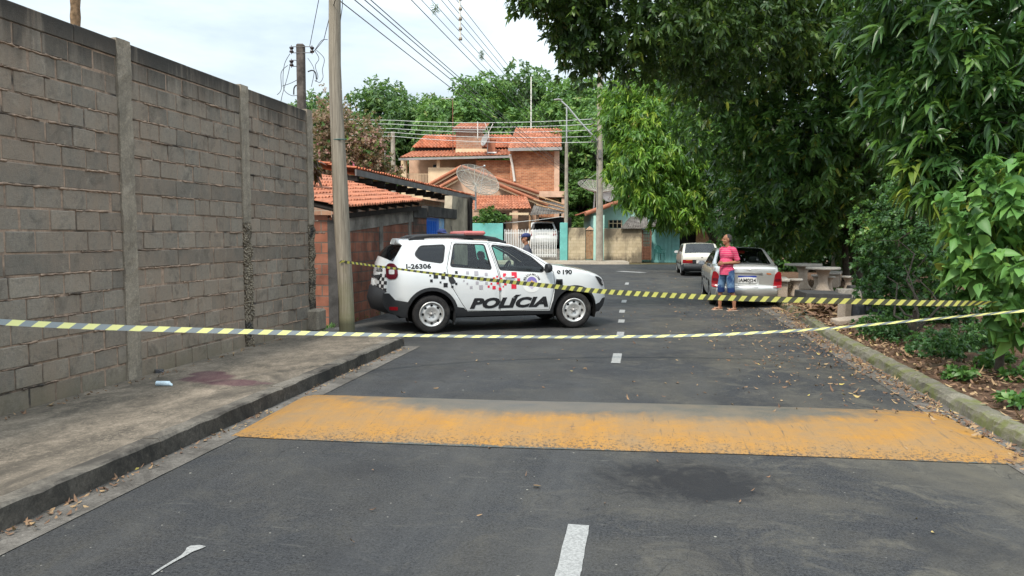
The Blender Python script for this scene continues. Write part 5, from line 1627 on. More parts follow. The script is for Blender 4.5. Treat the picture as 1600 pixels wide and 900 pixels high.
wire('service_wire', 'white service wire strung across the carport front', [at(880, 338, 47), at(780, 349, 47.5)], .018, m_wirel, 'service wires', .05)
wire('service_wire', 'black wire rising from the yard pole past the wooden pole', [at(484, 72, 13.9), at(498, 0, 12), at(503, -60, 11)], .006, m_black, 'service wires')
wire('service_wire', 'black wire looping beside the wooden pole above the yard pole', [at(492, 79, 13.9), at(506, 62, 13), at(514, 30, 12), at(534, -30, 11)], .006, m_black, 'service wires')
# greenery in front of the porch
g_ = at(768, 338, 47.6)
plant('porch_shrub', 'pale green shrub growing over the turquoise garden wall', 'shrub', (g_.x, g_.y, 0.2), [pb(764, 336, 47.6, .7, .55), pb(752, 345, 47.4, .8, .35), pb(785, 340, 47.6, .55, .22), pb(735, 346, 47.4, .6, .22)],
      dict(n_whorl=260, k_leaf=6, L=.22, W=.12, mat=lm_far2, droop=.3, up=.4), dict(top=(0, 0, 1.4), r=.05, mat=m_twig))
# ------------------------------------------------------------------ car materials
def paint(name, c, rough=.28, dirt=(0.35, .33, .3), metal=0.0):
    M = Mat(name, rough, .5, metal)
    low = M.math('ADD', M.rng(M.xyz(2), .75, .25, 0, .5), M.math('MULTIPLY', M.math('SUBTRACT', M.noise(3, 6, .7), .5), .5))
    M.color(M.mix(M.rng(low, .15, .8, 0, .45), c, dirt))
    M.inp('Coat Weight', 1.0); M.inp('Coat Roughness', .03)
    return M.m
m_pwhite = paint('white_paint', (0.62, 0.635, 0.635))
m_cwhite = paint('aged_white_paint', (0.60, 0.58, 0.51), .35)
m_silver = paint('silver_paint', (0.52, 0.52, 0.50), .30, (0.33, .32, .29), .55)
m_blackp = simple('black_plastic', (0.022, 0.023, 0.025), .6, .35, var=.15, scale=8)
m_greyp = simple('dark_bumper_plastic', (0.028, 0.031, 0.035), .65, .3, var=.2, scale=6)
m_rubber = simple('tyre_rubber', (0.022, 0.021, 0.021), .85, .2, var=.25, scale=12, dirt=(0.06, .055, .05))
m_rim = simple('silver_steel_rim', (0.56, 0.55, 0.53), .38, .5, metal=.6, var=.08)
m_hub = simple('hub_metal', (0.30, 0.29, 0.28), .45, .5, metal=.5, var=.1)
m_hole = simple('rim_hole', (0.008, .008, .008), .8, .1, var=.1)
m_lining = simple('cabin_lining', (0.012, 0.012, 0.013), .85, .15, var=.2)
m_seat = simple('seat_cloth', (0.03, 0.03, 0.034), .9, .15, var=.2)
m_redlamp = simple('red_lamp_plastic', (0.26, 0.008, 0.014), .15, .6, var=.2)
m_darkredlamp = simple('dark_red_lamp', (0.12, 0.008, 0.018), .15, .6, var=.3, scale=14)
m_clearlamp = simple('clear_lamp', (0.62, 0.60, 0.58), .15, .6, var=.15)
m_amber = simple('orange_lamp', (0.5, 0.14, 0.03), .2, .5, var=.1)
m_plate = simple('plate_white', (0.74, 0.74, 0.72), .5, .3, var=.05)
m_plateblue = simple('plate_blue', (0.02, 0.05, 0.32), .5, .3, var=.05)
m_ink = simple('black_lettering', (0.018, 0.018, 0.02), .5, .3, var=.1)
m_grey_sq = simple('grey_square', (0.36, 0.34, 0.37), .4, .4, var=.05)
m_red_sq = simple('red_square', (0.62, 0.025, 0.05), .4, .4, var=.05)
m_lightbar = simple('red_light_bar', (0.46, 0.13, 0.12), .3, .5, var=.1)
def glass(name, tint, dens):
    m = bpy.data.materials.new(name); m.use_nodes = True
    nt = m.node_tree; nt.nodes.remove(nt.nodes['Principled BSDF'])
    t = nd(nt, 'ShaderNodeBsdfTransparent', {0: col4(tint)})
    d = nd(nt, 'ShaderNodeBsdfDiffuse', {0: (0.01, .011, .012, 1)})
    g = nd(nt, 'ShaderNodeBsdfGlossy', {0: (1, 1, 1, 1), 1: .02})
    a = nd(nt, 'ShaderNodeMixShader', {0: dens, 1: t.outputs[0], 2: d.outputs[0]})
    fr = nd(nt, 'ShaderNodeFresnel', {0: 1.5})
    b = nd(nt, 'ShaderNodeMixShader', {0: fr.outputs[0], 1: a.outputs[0], 2: g.outputs[0]})
    nt.links.new(b.outputs[0], nt.nodes['Material Output'].inputs[0])
    return m
m_glass = glass('clear_car_glass', (0.78, 0.88, 0.84), .04)
m_tint = glass('tinted_car_glass', (0.10, 0.11, 0.11), .5)

# ------------------------------------------------------------------ helpers
def inpoly(p, poly):
    x, y = p; c = False; n = len(poly)
    for i in range(n):
        x1, y1 = poly[i]; x2, y2 = poly[i - 1]
        if (y1 > y) != (y2 > y) and x < (x2 - x1) * (y - y1) / (y2 - y1) + x1: c = not c
    return c
def area2(poly):
    return sum(poly[i - 1][0] * poly[i][1] - poly[i][0] * poly[i - 1][1] for i in range(len(poly)))
def shrink(poly, d):
    if area2(poly) < 0: poly = poly[::-1]
    out = []; n = len(poly)
    for i in range(n):
        a, b, c = Vector(poly[i - 1]), Vector(poly[i]), Vector(poly[(i + 1) % n])
        e1, e2 = (b - a).normalized(), (c - b).normalized()
        n1, n2 = Vector((-e1.y, e1.x)), Vector((-e2.y, e2.x))
        k = (n1 + n2); k = k / max(.35, k.length_squared / 2) if k.length > 1e-6 else n1
        q = b + k * d
        out.append((q.x, q.y))
    return out
def roundpoly(poly, r, seg=4):
    out = []; n = len(poly)
    for i in range(n):
        a, b, c = Vector(poly[i - 1]), Vector(poly[i]), Vector(poly[(i + 1) % n])
        r1 = min(r, (a - b).length * .45, (c - b).length * .45)
        p, q = b + (a - b).normalized() * r1, b + (c - b).normalized() * r1
        for t in range(seg + 1):
            t /= seg
            z = p * (1 - t) ** 2 + b * 2 * t * (1 - t) + q * t * t
            out.append((z.x, z.y))
    return out
def cdt(polys, step, outer=None):
    V, E = [], []
    for P in polys:
        o = len(V)
        for i, p in enumerate(P):
            V.append(Vector(p)); E.append((o + i, o + (i + 1) % len(P)))
    if step:
        B = outer or polys[0]
        xs = [p[0] for p in B]; ys = [p[1] for p in B]
        x = min(xs) + step / 2
        while x < max(xs):
            y = min(ys) + step / 2
            while y < max(ys):
                if inpoly((x, y), B): V.append(Vector((x + .001 * math.sin(y * 91), y + .001 * math.sin(x * 77))))
                y += step
            x += step
    r = geometry.delaunay_2d_cdt(V, E, [], 0, 1e-5)
    return [tuple(v) for v in r[0]], [tuple(f) for f in r[2]]
def arc(cx, cz, R, a0, a1, n=16):
    return [(cx + R * math.cos(rad(a0 + (a1 - a0) * i / n)), cz + R * math.sin(rad(a0 + (a1 - a0) * i / n))) for i in range(n + 1)]
def text_poly(s, size, bold=0.0, shear=0.0, align='CENTER', spacing=1.0):
    cu = bpy.data.curves.new('tmp_text', 'FONT')
    cu.body = s; cu.size = size; cu.offset = bold; cu.shear = shear; cu.align_x = align; cu.space_character = spacing; cu.resolution_u = 4
    o = bpy.data.objects.new('tmp_text', cu); C.objects.link(o)
    dg = bpy.context.evaluated_depsgraph_get()
    me = bpy.data.meshes.new_from_object(o.evaluated_get(dg))
    v = [(p.co.x, p.co.y) for p in me.vertices]; f = [tuple(p.vertices) for p in me.polygons]
    bpy.data.objects.remove(o); bpy.data.curves.remove(cu); bpy.data.meshes.remove(me)
    return v, f

class Car:
    """prof: outline from the front chin over the roof to the rear chin: (x, z, bulge, tag of the strip that starts here)"""
    def __init__(s, prof, hw, wheels, wr, sill, W, ends):
        s.prof, s.hw, s.wheels, s.wr, s.sill, s.Wt, s.ends = prof, hw, wheels, wr, sill, W, ends
    def W(s, x, z):
        zs, ws = zip(*s.Wt)
        w = float(np.interp(z, zs, ws)) * s.hw
        (xr, kr, pr_), (xf, kf, pf) = s.ends
        if x < xr: w *= 1 - kr * ((xr - x) / xr) ** pr_ if x > 0 else 1 - kr * min(1.3, ((xr - x) / xr) ** pr_)
        L = s.prof_max
        if x > xf: w *= 1 - kf * ((x - xf) / (L - xf)) ** pf
        return w
    @property
    def prof_max(s): return max(p[0] for p in s.prof)
    def outline(s):
        top = [(p[0], p[1]) for p in s.prof]
        (xr, zr, Rr), (xf, zf, Rf) = s.wheels
        def a(cx, cz, R):
            zc = s.sill
            k = math.degrees(math.asin(min(.9, max(-.9, (zc - cz) / R))))
            return arc(cx, cz, R, 180 - k, k, 18)
        bot = [(top[-1][0] + .02, top[-1][1] - .005)] + a(xr, zr, Rr) + a(xf, zf, Rf)
        return top + bot
    def side(s, mbs, tris, V, classify, off=0.0, both=True):
        pass

def build_side(car, root, polys, classify, mats, step=.07, subs=None):
    """polys: extra outlines to constrain; classify(cx,cz) -> part key or None; one mesh per key and side"""
    out = car.outline()
    V, T = cdt([out] + polys, step, out)
    parts = {}
    for t in T:
        c = (sum(V[i][0] for i in t) / 3, sum(V[i][1] for i in t) / 3)
        if not inpoly(c, out): continue
        k = classify(c)
        if k: parts.setdefault(k, []).append(t)
    return V, parts

def side_mesh(car, V, tris, sgn, off=0.0):
    idx = {}; v, f = [], []
    for t in tris:
        q = []
        for i in t:
            if i not in idx:
                idx[i] = len(v)
                x, z = V[i]
                v.append((x, sgn * (car.W(x, z) + off), z))
            q.append(idx[i])
        f.append(tuple(q) if sgn < 0 else tuple(q[::-1]))
    return v, f

def strips(car, tags, tsel, n=16, off=0.0, power=2.2):
    """surface across the car for the profile segments whose tag is in tags; tsel(t, tag) keeps a cell"""
    P = car.prof; N = len(P); v, f = [], []
    nor = []
    for i in range(N):
        a, b = P[max(0, i - 1)], P[min(N - 1, i + 1)]
        tx, tz = b[0] - a[0], b[1] - a[1]; L = math.hypot(tx, tz); nor.append((tz / L, -tx / L))
    def pt(i, t):
        x, z, bl, _ = P[i]
        k = bl * (1 - abs(t) ** power) + off
        return (x + nor[i][0] * k, t * car.W(x, z), z + nor[i][1] * k)
    ts = [(-1 + 2 * j / n) for j in range(n + 1)]
    for i in range(N - 1):
        if P[i][3] not in tags: continue
        for j in range(n):
            if not tsel((ts[j] + ts[j + 1]) / 2): continue
            o = len(v)
            v += [pt(i, ts[j]), pt(i, ts[j + 1]), pt(i + 1, ts[j + 1]), pt(i + 1, ts[j])]
            f.append((o, o + 1, o + 2, o + 3))
    return v, f

def weld(o, d=1e-4):
    bm = bmesh.new(); bm.from_mesh(o.data); bmesh.ops.remove_doubles(bm, verts=bm.verts, dist=d); bm.to_mesh(o.data); bm.free()
    return o

def rear_x(car, y, z, power=2.2):
    """x of the tail surface at height z, y off the middle"""
    P = car.prof; N = len(P)
    i0 = max(range(N), key=lambda i: P[i][1])
    for i in range(i0, N - 1):
        z0, z1 = P[i][1], P[i + 1][1]
        if z1 <= z <= z0:
            t = (z0 - z) / max(1e-6, z0 - z1)
            x = P[i][0] + (P[i + 1][0] - P[i][0]) * t; b = P[i][2] + (P[i + 1][2] - P[i][2]) * t
            return x - b * (1 - min(1, abs(y / max(.01, car.W(x, z)))) ** power)
    return P[-1][0]
def rear_patch(m, car, poly, off=.012, mi=0, step=.06):
    V, T = cdt([poly], step); T = [t for t in T if inpoly((sum(V[i][0] for i in t) / 3, sum(V[i][1] for i in t) / 3), poly)]
    m.add([(rear_x(car, y, z) - off, y, z) for y, z in V], [t[::-1] for t in T], mi, True)
    n = len(poly)
    m.add([(rear_x(car, y, z) - off, y, z) for y, z in poly] + [(rear_x(car, y, z) + .02, y, z) for y, z in poly], [(i, (i + 1) % n, n + (i + 1) % n, n + i) for i in range(n)], mi)
def side_patch(m, car, poly, sgn, off=.012, mi=0, step=.06):
    V, T = cdt([poly], step); T = [t for t in T if inpoly((sum(V[i][0] for i in t) / 3, sum(V[i][1] for i in t) / 3), poly)]
    m.add([(x, sgn * (car.W(x, z) + off), z) for x, z in V], T if sgn < 0 else [t[::-1] for t in T], mi, True)
    if off > .006:
        n = len(poly)
        m.add([(x, sgn * (car.W(x, z) + off), z) for x, z in poly] + [(x, sgn * (car.W(x, z) - .02), z) for x, z in poly], [(i, (i + 1) % n, n + (i + 1) % n, n + i) for i in range(n)], mi)

def wheel(root, x, y, r, rimr, width, sgn, steer=0, style='steel', rim_mat=None):
    w = thing('wheel', None, None); w.parent = root; w.location = (x, y, r); w.rotation_euler = (0, 0, steer)
    h = width / 2; s = sgn
    m = MB()
    pr_ = [(rimr, -h * .86), (rimr + .02, -h), (r - .045, -h), (r - .015, -h * .86), (r, -h * .55), (r, 0), (r, h * .55), (r - .015, h * .86), (r - .045, h), (rimr + .02, h), (rimr, h * .86)]
    m.lathe(pr_, 40, axis='y'); m.build('tyre', m_rubber, w)
    m = MB()
    a = s * h
    m.lathe([(rimr + .012, a * .95), (rimr + .012, a * 1.02), (rimr - .012, a * 1.02), (rimr - .02, a * .72), (rimr - .045, a * .62), (rimr * .72, a * .78), (rimr * .52, a * .82), (rimr * .34, a * .60), (.001, a * .60)], 40, axis='y')
    m.lathe([(rimr, -a), (rimr, a * .9)], 30, axis='y')
    
    for k in range(8 if style == 'steel' else 5):
        an = k * math.pi * 2 / (8 if style == 'steel' else 5)
        rr = rimr * .735
        c = Vector((math.cos(an) * rr, a * .78 + s * .006, math.sin(an) * rr))
        e1 = Vector((math.cos(an), 0, math.sin(an))); e2 = Vector((-math.sin(an), 0, math.cos(an)))
        v = [c + e1 * .019 * math.cos(q) + e2 * .026 * math.sin(q) for q in np.linspace(0, 6.283, 13)[:-1]]
        m.add(v, [tuple(range(12))], 1)
    rm = m.build('rim', [rim_mat or m_rim, m_hole], w)
    m = MB()
    m.lathe([(.001, a * .60 + s * .035), (.032, a * .60 + s * .03), (.036, a * .60)], 16, axis='y')
    for k in range(5):
        an = k * 1.2566 + .3
        m.lathe([(.001, a * .60 + s * .02), (.010, a * .60 + s * .018), (.012, a * .60)], 8, (math.cos(an) * .058, 0, math.sin(an) * .058), axis='y')
    m.build('hub', m_hub, rm)
    return w

# ------------------------------------------------------------------ the police car
def police_car():
    A = rad(26.2); ca, sa = math.cos(A), math.sin(A)
    cx, cy = -3.64, 12.42
    lx, ly = .826, -.875
    root = thing('police_car', 'white police SUV with black lettering and red light bar parked across the road', 'police car', (cx - (ca * lx - sa * ly), cy - (sa * lx + ca * ly), 0), A)
    prof = [(3.93, .27, .02, 'chin'), (4.06, .29, .05, 'chin'), (4.17, .40, .10, 'chin'), (4.21, .50, .10, 'bumper'), (4.215, .60, .10, 'bumper'), (4.20, .72, .09, 'nose'), (4.17, .82, .08, 'nose'),
            (4.10, .925, .07, 'hood'), (3.98, .985, .06, 'hood'), (3.80, 1.035, .06, 'hood'), (3.50, 1.10, .055, 'hood'), (3.22, 1.145, .05, 'hood'), (3.06, 1.17, .05, 'windscreen'),
            (2.86, 1.295, .06, 'windscreen'), (2.67, 1.40, .06, 'windscreen'), (2.50, 1.48, .055, 'windscreen'), (2.34, 1.54, .05, 'roof'), (2.12, 1.588, .04, 'roof'), (1.8, 1.62, .035, 'roof'),
            (1.5, 1.637, .035, 'roof'), (1.2, 1.645, .035, 'roof'), (.9, 1.645, .035, 'roof'), (.6, 1.635, .035, 'roof'), (.40, 1.618, .05, 'spoiler'), (.30, 1.603, .07, 'spoiler'), (.295, 1.578, .07, 'spoiler'),
            (.345, 1.55, .11, 'rearglass'), (.28, 1.44, .15, 'rearglass'), (.225, 1.35, .18, 'rearglass'), (.175, 1.265, .20, 'tailgate'), (.13, 1.16, .20, 'tailgate'), (.105, 1.0, .20, 'tailgate'), (.09, .86, .20, 'tailgate'), (.07, .74, .20, 'rearbumper'),
            (.0, .71, .19, 'rearbumper'), (-.015, .60, .20, 'rearbumper'), (.01, .48, .18, 'rearbumper'), (.10, .38, .07, 'rearbumper'), (.22, .33, .03, 'rearbumper'), (.30, .30, .0, 'end')]
    W = [(.2, .90), (.32, .955), (.5, .985), (.7, 1.0), (.88, 1.0), (1.0, .985), (1.08, .965), (1.2, .92), (1.35, .86), (1.5, .795), (1.6, .745), (1.66, .70)]
    car = Car(prof, .905, ((.826, .34, .415), (3.499, .34, .41)), .34, .28, W, ((.55, .22, 2.0), (3.55, .30, 2.2)))
    qw = roundpoly([(.56, 1.385), (.66, 1.525), (1.09, 1.545), (1.03, 1.245), (.66, 1.30)], .05)
    rw = roundpoly([(1.275, 1.562), (1.815, 1.548), (1.905, 1.125), (1.185, 1.185)], .035)
    fw = roundpoly([(1.965, 1.540), (2.34, 1.497), (2.66, 1.330), (2.895, 1.125), (2.87, 1.065), (2.08, 1.115)], .03)
    rd = [(1.225, 1.61), (1.885, 1.60), (2.02, 1.12), (2.06, .95), (2.06, .36), (1.46, .38), (1.36, .52), (1.19, .80), (1.13, .95), (1.10, 1.15)]
    fd = [(1.90, 1.60), (2.33, 1.532), (2.66, 1.385), (2.98, 1.18), (3.09, 1.05), (3.11, .80), (3.01, .36), (2.075, .36), (2.075, .95), (2.035, 1.12)]
    ring_r = [(p[0], p[1]) for p in arc(.826, .34, .475, 180, -8, 20)] + [(1.24, .2), (.2, .2), (.35, .34)]
    sillp = [(1.20, .2), (1.20, .47), (1.40, .44), (1.47, .375), (3.02, .345), (3.08, .55), (3.11, .80), (3.13, .92), (3.25, .92), (3.255, .78), (3.20, .60), (3.1, .3), (3.1, .2)]
    ring_f = [(p[0], p[1]) for p in arc(3.499, .34, .465, 195, -10, 20)] + [(3.9, .2), (3.1, .2)]
    rb = [(-.1, .2), (-.1, .72), (.10, .715), (.20, .60), (.44, .56), (.44, .2)]
    fb = [(3.88, .2), (3.93, .42), (4.06, .46), (4.13, .53), (4.3, .56), (4.3, .2)]
    gap_f, gap_r = shrink(fd, .009), shrink(rd, .009)
    wins = {'q': qw, 'r': rw, 'f': fw}
    trims = {k: shrink(p, -.022) for k, p in wins.items()}
    def cls(c):
        for k in wins:
            if inpoly(c, wins[k]): return 'glass_' + k
        for k in trims:
            if inpoly(c, trims[k]): return 'trim_' + k
        if inpoly(c, rb): return 'rearbumper'
        if inpoly(c, fb): return 'chin'
        if inpoly(c, sillp) or inpoly(c, ring_r) or inpoly(c, ring_f): return 'cladding'
        if inpoly(c, gap_f): return 'door_f'
        if inpoly(c, gap_r): return 'door_r'
        if inpoly(c, fd) or inpoly(c, rd): return None
        return 'body'
    allp = list(wins.values()) + list(trims.values()) + [gap_f, gap_r, fd, rd]
    inner = [ring_r, sillp, ring_f, rb, fb]
    out = car.outline()
    V, parts = build_side(car, root, allp + inner, cls, None, .06)
    acc = {}
    def put(key, v, f, mi=0): acc.setdefault(key, MB()).add(v, f, mi, True, .5)
    doors = []
    for sg in (-1, 1):
        for k, t in parts.items():
            off = .014 if k in ('cladding',) else (.004 if k in ('rearbumper', 'chin') else (-.004 if k.startswith('glass') else (.002 if k.startswith('trim') else 0)))
            v, f = side_mesh(car, V, t, sg, off)
            if k.startswith('door'):
                doors.append((k, sg, MB().add(v, f, 0, True, .5).build('door', m_pwhite, root, fix=False)))
            elif k[:5] in ('glass', 'trim_') and k[-1] in 'rf':
                put((k, sg), v, f)
            elif k == 'glass_q': put(('qglass', sg), v, f)
            elif k == 'trim_q': put(('trimq', sg), v, f)
            else: put(k, v, f)
    allt = lambda t: True
    put('body', *strips(car, ('nose', 'hood', 'roof', 'spoiler', 'tailgate', 'bumper'), allt))
    put('body', *strips(car, ('windscreen',), lambda t: abs(t) > .93))
    put('body', *strips(car, ('rearglass',), lambda t: abs(t) > .99))
    put('chin', *strips(car, ('chin',), allt))
    put('rearbumper', *strips(car, ('rearbumper',), allt))
    weld(acc['body'].build('body', m_pwhite, root, fix=False))
    weld(acc['cladding'].build('cladding', m_blackp, root, fix=False))
    weld(acc['chin'].build('bumper', m_blackp, root, fix=False))
    weld(acc['rearbumper'].build('bumper', m_blackp, root, fix=False))
    for k, sg, o in doors:
        q = k[-1]
        acc[('trim_' + q, sg)].build('window_trim', m_blackp, o, fix=False)
        acc[('glass_' + q, sg)].build('window', m_glass, o, fix=False)
        m = MB(); hx = 1.19 if q == 'r' else 2.12
        if q == 'f': m.tube([(hx + .03, sg * (car.W(hx, .98) + .03), .985), (hx + .2, sg * (car.W(hx, .98) + .03), .98)], .014, 6); m.build('handle', m_pwhite, o)
        else: side_patch(m, car, roundpoly([(1.125, .93), (1.13, 1.0), (1.20, 1.0), (1.26, .90), (1.22, .87), (1.16, .87)], .03), sg, .006); m.build('handle', m_blackp, o)
    for sg in (-1, 1):
        acc[('qglass', sg)].build('quarter_window', m_tint, root, fix=False)
        acc[('trimq', sg)].build('quarter_trim', m_blackp, root, fix=False)
    v, f = strips(car, ('windscreen',), lambda t: abs(t) < .93); weld(MB().add(v, f, 0, True).build('windscreen', m_glass, root, fix=False))
    v, f = strips(car, ('rearglass',), lambda t: abs(t) < .99, off=.004); weld(MB().add(v, f, 0, True).build('rear_window', m_tint, root, fix=False))
    # dark lining just inside the shell, with the same window holes
    li = MB()
    for sg in (-1, 1):
        for k, t in parts.items():
            if k.startswith('glass'): continue
            t2 = [q for q in t if sum(V[i][1] for i in q) / 3 > .36]
            v, f = side_mesh(car, V, t2, sg, -.045); li.add(v, f, 0, True)
    for tg in ('roof', 'hood', 'tailgate', 'spoiler', 'nose'):
        v, f = strips(car, (tg,), allt, off=-.05); li.add([(x, y * .95, z) for x, y, z in v], f, 0, True)
    li.box((2.2, 0, .42), (3.4, 1.5, .08)); li.box((.9, 0, .75), (.5, 1.4, .5))
    li.build('interior', m_lining, root)
    # wheel wells
    ww = MB()
    for (x, z, R) in car.wheels:
        for sg in (-1, 1):
            a = arc(x, z, R + .01, -20, 200, 18)
            v = [(p[0], sg * .90, p[1]) for p in a] + [(p[0], sg * .50, p[1]) for p in a]
            n = len(a)
            ww.add(v, [(i, i + 1, n + i + 1, n + i) for i in range(n - 1)], 0, True)
            ww.add([(p[0], sg * .5, p[1]) for p in a], [tuple(range(n))])
    ww.box((2.15, 0, .30), (2.6, 1.3, .12)); ww.box((2.15, 0, .33), (3.7, 1.0, .16))
    ww.build('underbody', m_hole, root)
    for (x, z, R) in car.wheels:
        for sg in (-1, 1):
            wheel(root, x, sg * .785, .338, .212, .205, sg, rad(-5) if x > 2 else 0)
    for sg in (-1, 1):   # mud flaps
        m = MB(); m.box((1.245, sg * .80, .27), (.02, .18, .26), ry=.1, bevel=.004); m.build('mud_flap', m_blackp, root)
    # seats, wheel, dash
    for (x, y) in ((1.25, -.36), (1.25, .36), (2.0, -.38), (2.0, .38)):
        m = MB(); m.box((x + .18, y, .68), (.5, .48, .16), bevel=.04); m.box((x - .08, y, 1.0), (.14, .46, .58), ry=-.2, bevel=.05); m.box((x - .16, y, 1.35), (.10, .26, .16), ry=-.2, bevel=.035); m.build('seat', m_seat, root)
    m = MB(); m.box((2.85, 0, 1.0), (.5, 1.36, .22), bevel=.06); m.box((2.7, 0, .9), (.3, 1.3, .2), bevel=.04); m.build('dashboard', m_seat, root)
    m = MB()
    cst = Vector((2.52, .36, 1.05)); Mx = Matrix.Rotation(rad(-65), 3, 'Y')
    m.tube([cst + Mx @ Vector((.185 * math.cos(a), .185 * math.sin(a), 0)) for a in np.linspace(0, 6.283, 25)], .017, 6)
    for a in (0.2, 2.9, 4.7): m.tube([cst, cst + Mx @ Vector((.18 * math.cos(a), .18 * math.sin(a), 0))], .02, 5)
    m.tube([cst, cst + Vector((.3, 0, -.1))], .04, 6); m.build('steering_wheel', m_blackp, root)
    # roof rails and light bar
    for sg in (-1, 1):
        m = MB()
        pts = [(.47, 1.645), (.60, 1.690), (.85, 1.712), (1.3, 1.716), (1.8, 1.694), (2.05, 1.655), (2.26, 1.585)]
        m.tube([(x, sg * .60, z) for x, z in pts], [.022, .03, .03, .028, .03, .03, .018], 8, flat=1.2)
        m.box((.62, sg * .60, 1.665), (.26, .05, .05), bevel=.01); m.box((2.06, sg * .60, 1.62), (.3, .05, .06), ry=.2, bevel=.01)
        m.build('roof_rail', m_blackp, root)
    m = MB(); m.box((1.66, 0, 1.765), (.40, 1.34, .075), bevel=.028); lb = m.build('light_bar', m_lightbar, root)
    m = MB(); m.box((1.62, 0, 1.735), (.20, 1.0, .03), bevel=.006); m.box((1.62, .45, 1.70), (.1, .06, .1)); m.box((1.62, -.45, 1.70), (.1, .06, .1)); m.build('base', m_blackp, lb)
    # mirrors, lamps
    for sg in (-1, 1):
        m = MB()
        c = Vector((2.93, sg * (.90 + .11), 1.13))
        bm = bmesh.new(); bmesh.ops.create_uvsphere(bm, u_segments=16, v_segments=10, radius=1)
        for v in bm.verts: v.co = Vector((max(-.35, v.co.x) * .085, v.co.y * .11, (abs(v.co.z) ** .75) * (1 if v.co.z > 0 else -1) * .085)) + c
        bm.verts.index_update(); m.add([v.co.copy() for v in bm.verts], [[v.index for v in f.verts] for f in bm.faces], 0, True); bm.free()
        m.tube([(2.93, sg * .86, 1.09), (2.93, sg * .94, 1.10)], .03, 6); m.build('mirror', m_blackp, root)
        m = MB(); side_patch(m, car, roundpoly([(.055, 1.0), (.05, 1.18), (.10, 1.24), (.19, 1.235), (.245, 1.17), (.245, 1.02), (.20, .965), (.09, .96)], .03), sg, .014); tl = m.build('tail_light', m_darkredlamp, root)
        m = MB(); side_patch(m, car, roundpoly([(.10, 1.05), (.10, 1.13), (.19, 1.13), (.19, 1.05)], .02), sg, .018); m.build('reflector', m_clearlamp, tl)
        m = MB(); side_patch(m, car, roundpoly([(.10, .42), (.10, .48), (.24, .48), (.24, .42)], .012), sg, .012); m.build('fog_lamp', m_redlamp, root)
        m = MB(); side_patch(m, car, roundpoly([(3.93, .965), (4.02, .945), (4.10, .89), (4.155, .80), (4.13, .765), (4.06, .80), (3.98, .90)], .02), sg, .012); hl = m.build('headlight', m_blackp, root)
        m = MB(); side_patch(m, car, roundpoly([(4.09, .875), (4.11, .86), (4.135, .805), (4.115, .80)], .008), sg, .016); m.build('lens', m_clearlamp, hl)
    # tailgate: garnish, plate, chequers, code
    m = MB(); rear_patch(m, car, roundpoly([(-.50, .955), (-.52, 1.03), (.52, 1.03), (.50, .955)], .03), .03); m.build('tailgate_garnish', m_blackp, root)
    m = MB(); rear_patch(m, car, [(-.2, .82), (-.2, .94), (.2, .94), (.2, .82)], .018); m.build('licence_plate', m_plate, root)
    m = MB()
    for k in range(4):
        for j in range(5):
            if (k + j) % 2 == 0: rear_patch(m, car, [(-.72 + k * .085, .74 + j * .062), (-.72 + k * .085, .80 + j * .062), (-.64 + k * .085, .80 + j * .062), (-.64 + k * .085, .74 + j * .062)], .005, step=0)
    m.build('checker_marking', m_ink, root)
    m = MB(); v, f = text_poly('I-26306', .105, .003)
    m.add([(rear_x(car, -x - .38, z + 1.08) - .006, -x - .38, z + 1.08) for x, z in v], f); m.build('lettering', m_ink, root, fix=False)
    # writing and squares on the flanks
    for sg in (-1, 1):
        def put_text(s_, x, z, size, bold, shear, sx=1.0, spacing=1.0, mat=m_ink, name='lettering'):
            v, f = text_poly(s_, size, bold, shear, spacing=spacing)
            m = MB()
            m.add([(x + (-sg) * a * sx, sg * (car.W(x - sg * a * sx, z + b) + .005), z + b) for a, b in v], f); return m.build(name, mat, root, fix=False)
        put_text('POLÍCIA', 2.235, .43, .24, .014, .28, 1.57, 1.05)
        put_text('I-26306', .605, 1.145, .11, .005, 0, 1.2, 1.08)
        put_text('190', 3.34, 1.01, .115, .005, .05, 1.15)
        m = MB()
        ph = [(3.185 + .035 * math.cos(a), 1.05 + .035 * math.sin(a)) for a in np.linspace(0, 6.283, 15)[:-1]]
        side_patch(m, car, ph, sg, .0045, step=0); e = m.build('phone_symbol', m_ink, root)
        m = MB(); side_patch(m, car, roundpoly([(3.172, 1.068), (3.180, 1.070), (3.186, 1.052), (3.204, 1.038), (3.200, 1.030), (3.176, 1.046)], .003), sg, .0065, step=0); m.build('handset', m_plate, e)
        sqs = {'b': [], 'g': [], 'r': []}
        for c_, x, z, w in (('b', .9, 1.01, .084), ('b', 1.03, .99, .072), ('b', 1.07, .85, .078), ('b', .82, .93, .05), ('b', .80, 1.02, .03), ('b', 1.19, .82, .042), ('b', 1.27, 1.07, .05), ('b', 1.26, .87, .042), ('b', .98, .90, .035), ('b', 1.06, 1.06, .035),
                            ('g', 1.47, 1.06, .054), ('g', 1.63, 1.05, .078), ('g', 1.81, 1.03, .054), ('g', 1.64, .88, .054), ('g', 1.71, .8, .072), ('g', 1.53, .8, .048), ('g', 1.46, .87, .03), ('g', 1.81, .87, .048), ('g', 1.72, .95, .08), ('g', 1.40, .92, .03), ('g', 1.60, .97, .04), ('g', 1.66, .97, .03),
                            ('r', 2.33, 1.01, .105), ('r', 2.32, .81, .1), ('r', 2.15, 1.01, .062), ('r', 2.08, .94, .048), ('r', 2.01, .985, .034), ('r', 1.95, .95, .045), ('r', 2.02, .87, .048), ('r', 1.95, .79, .062), ('r', 1.85, .81, .04), ('r', 1.90, .86, .036), ('r', 2.06, .765, .05), ('r', 2.16, .85, .048), ('r', 2.12, .805, .026), ('r', 2.41, .92, .058)):
            sqs[c_].append((x, z, w))
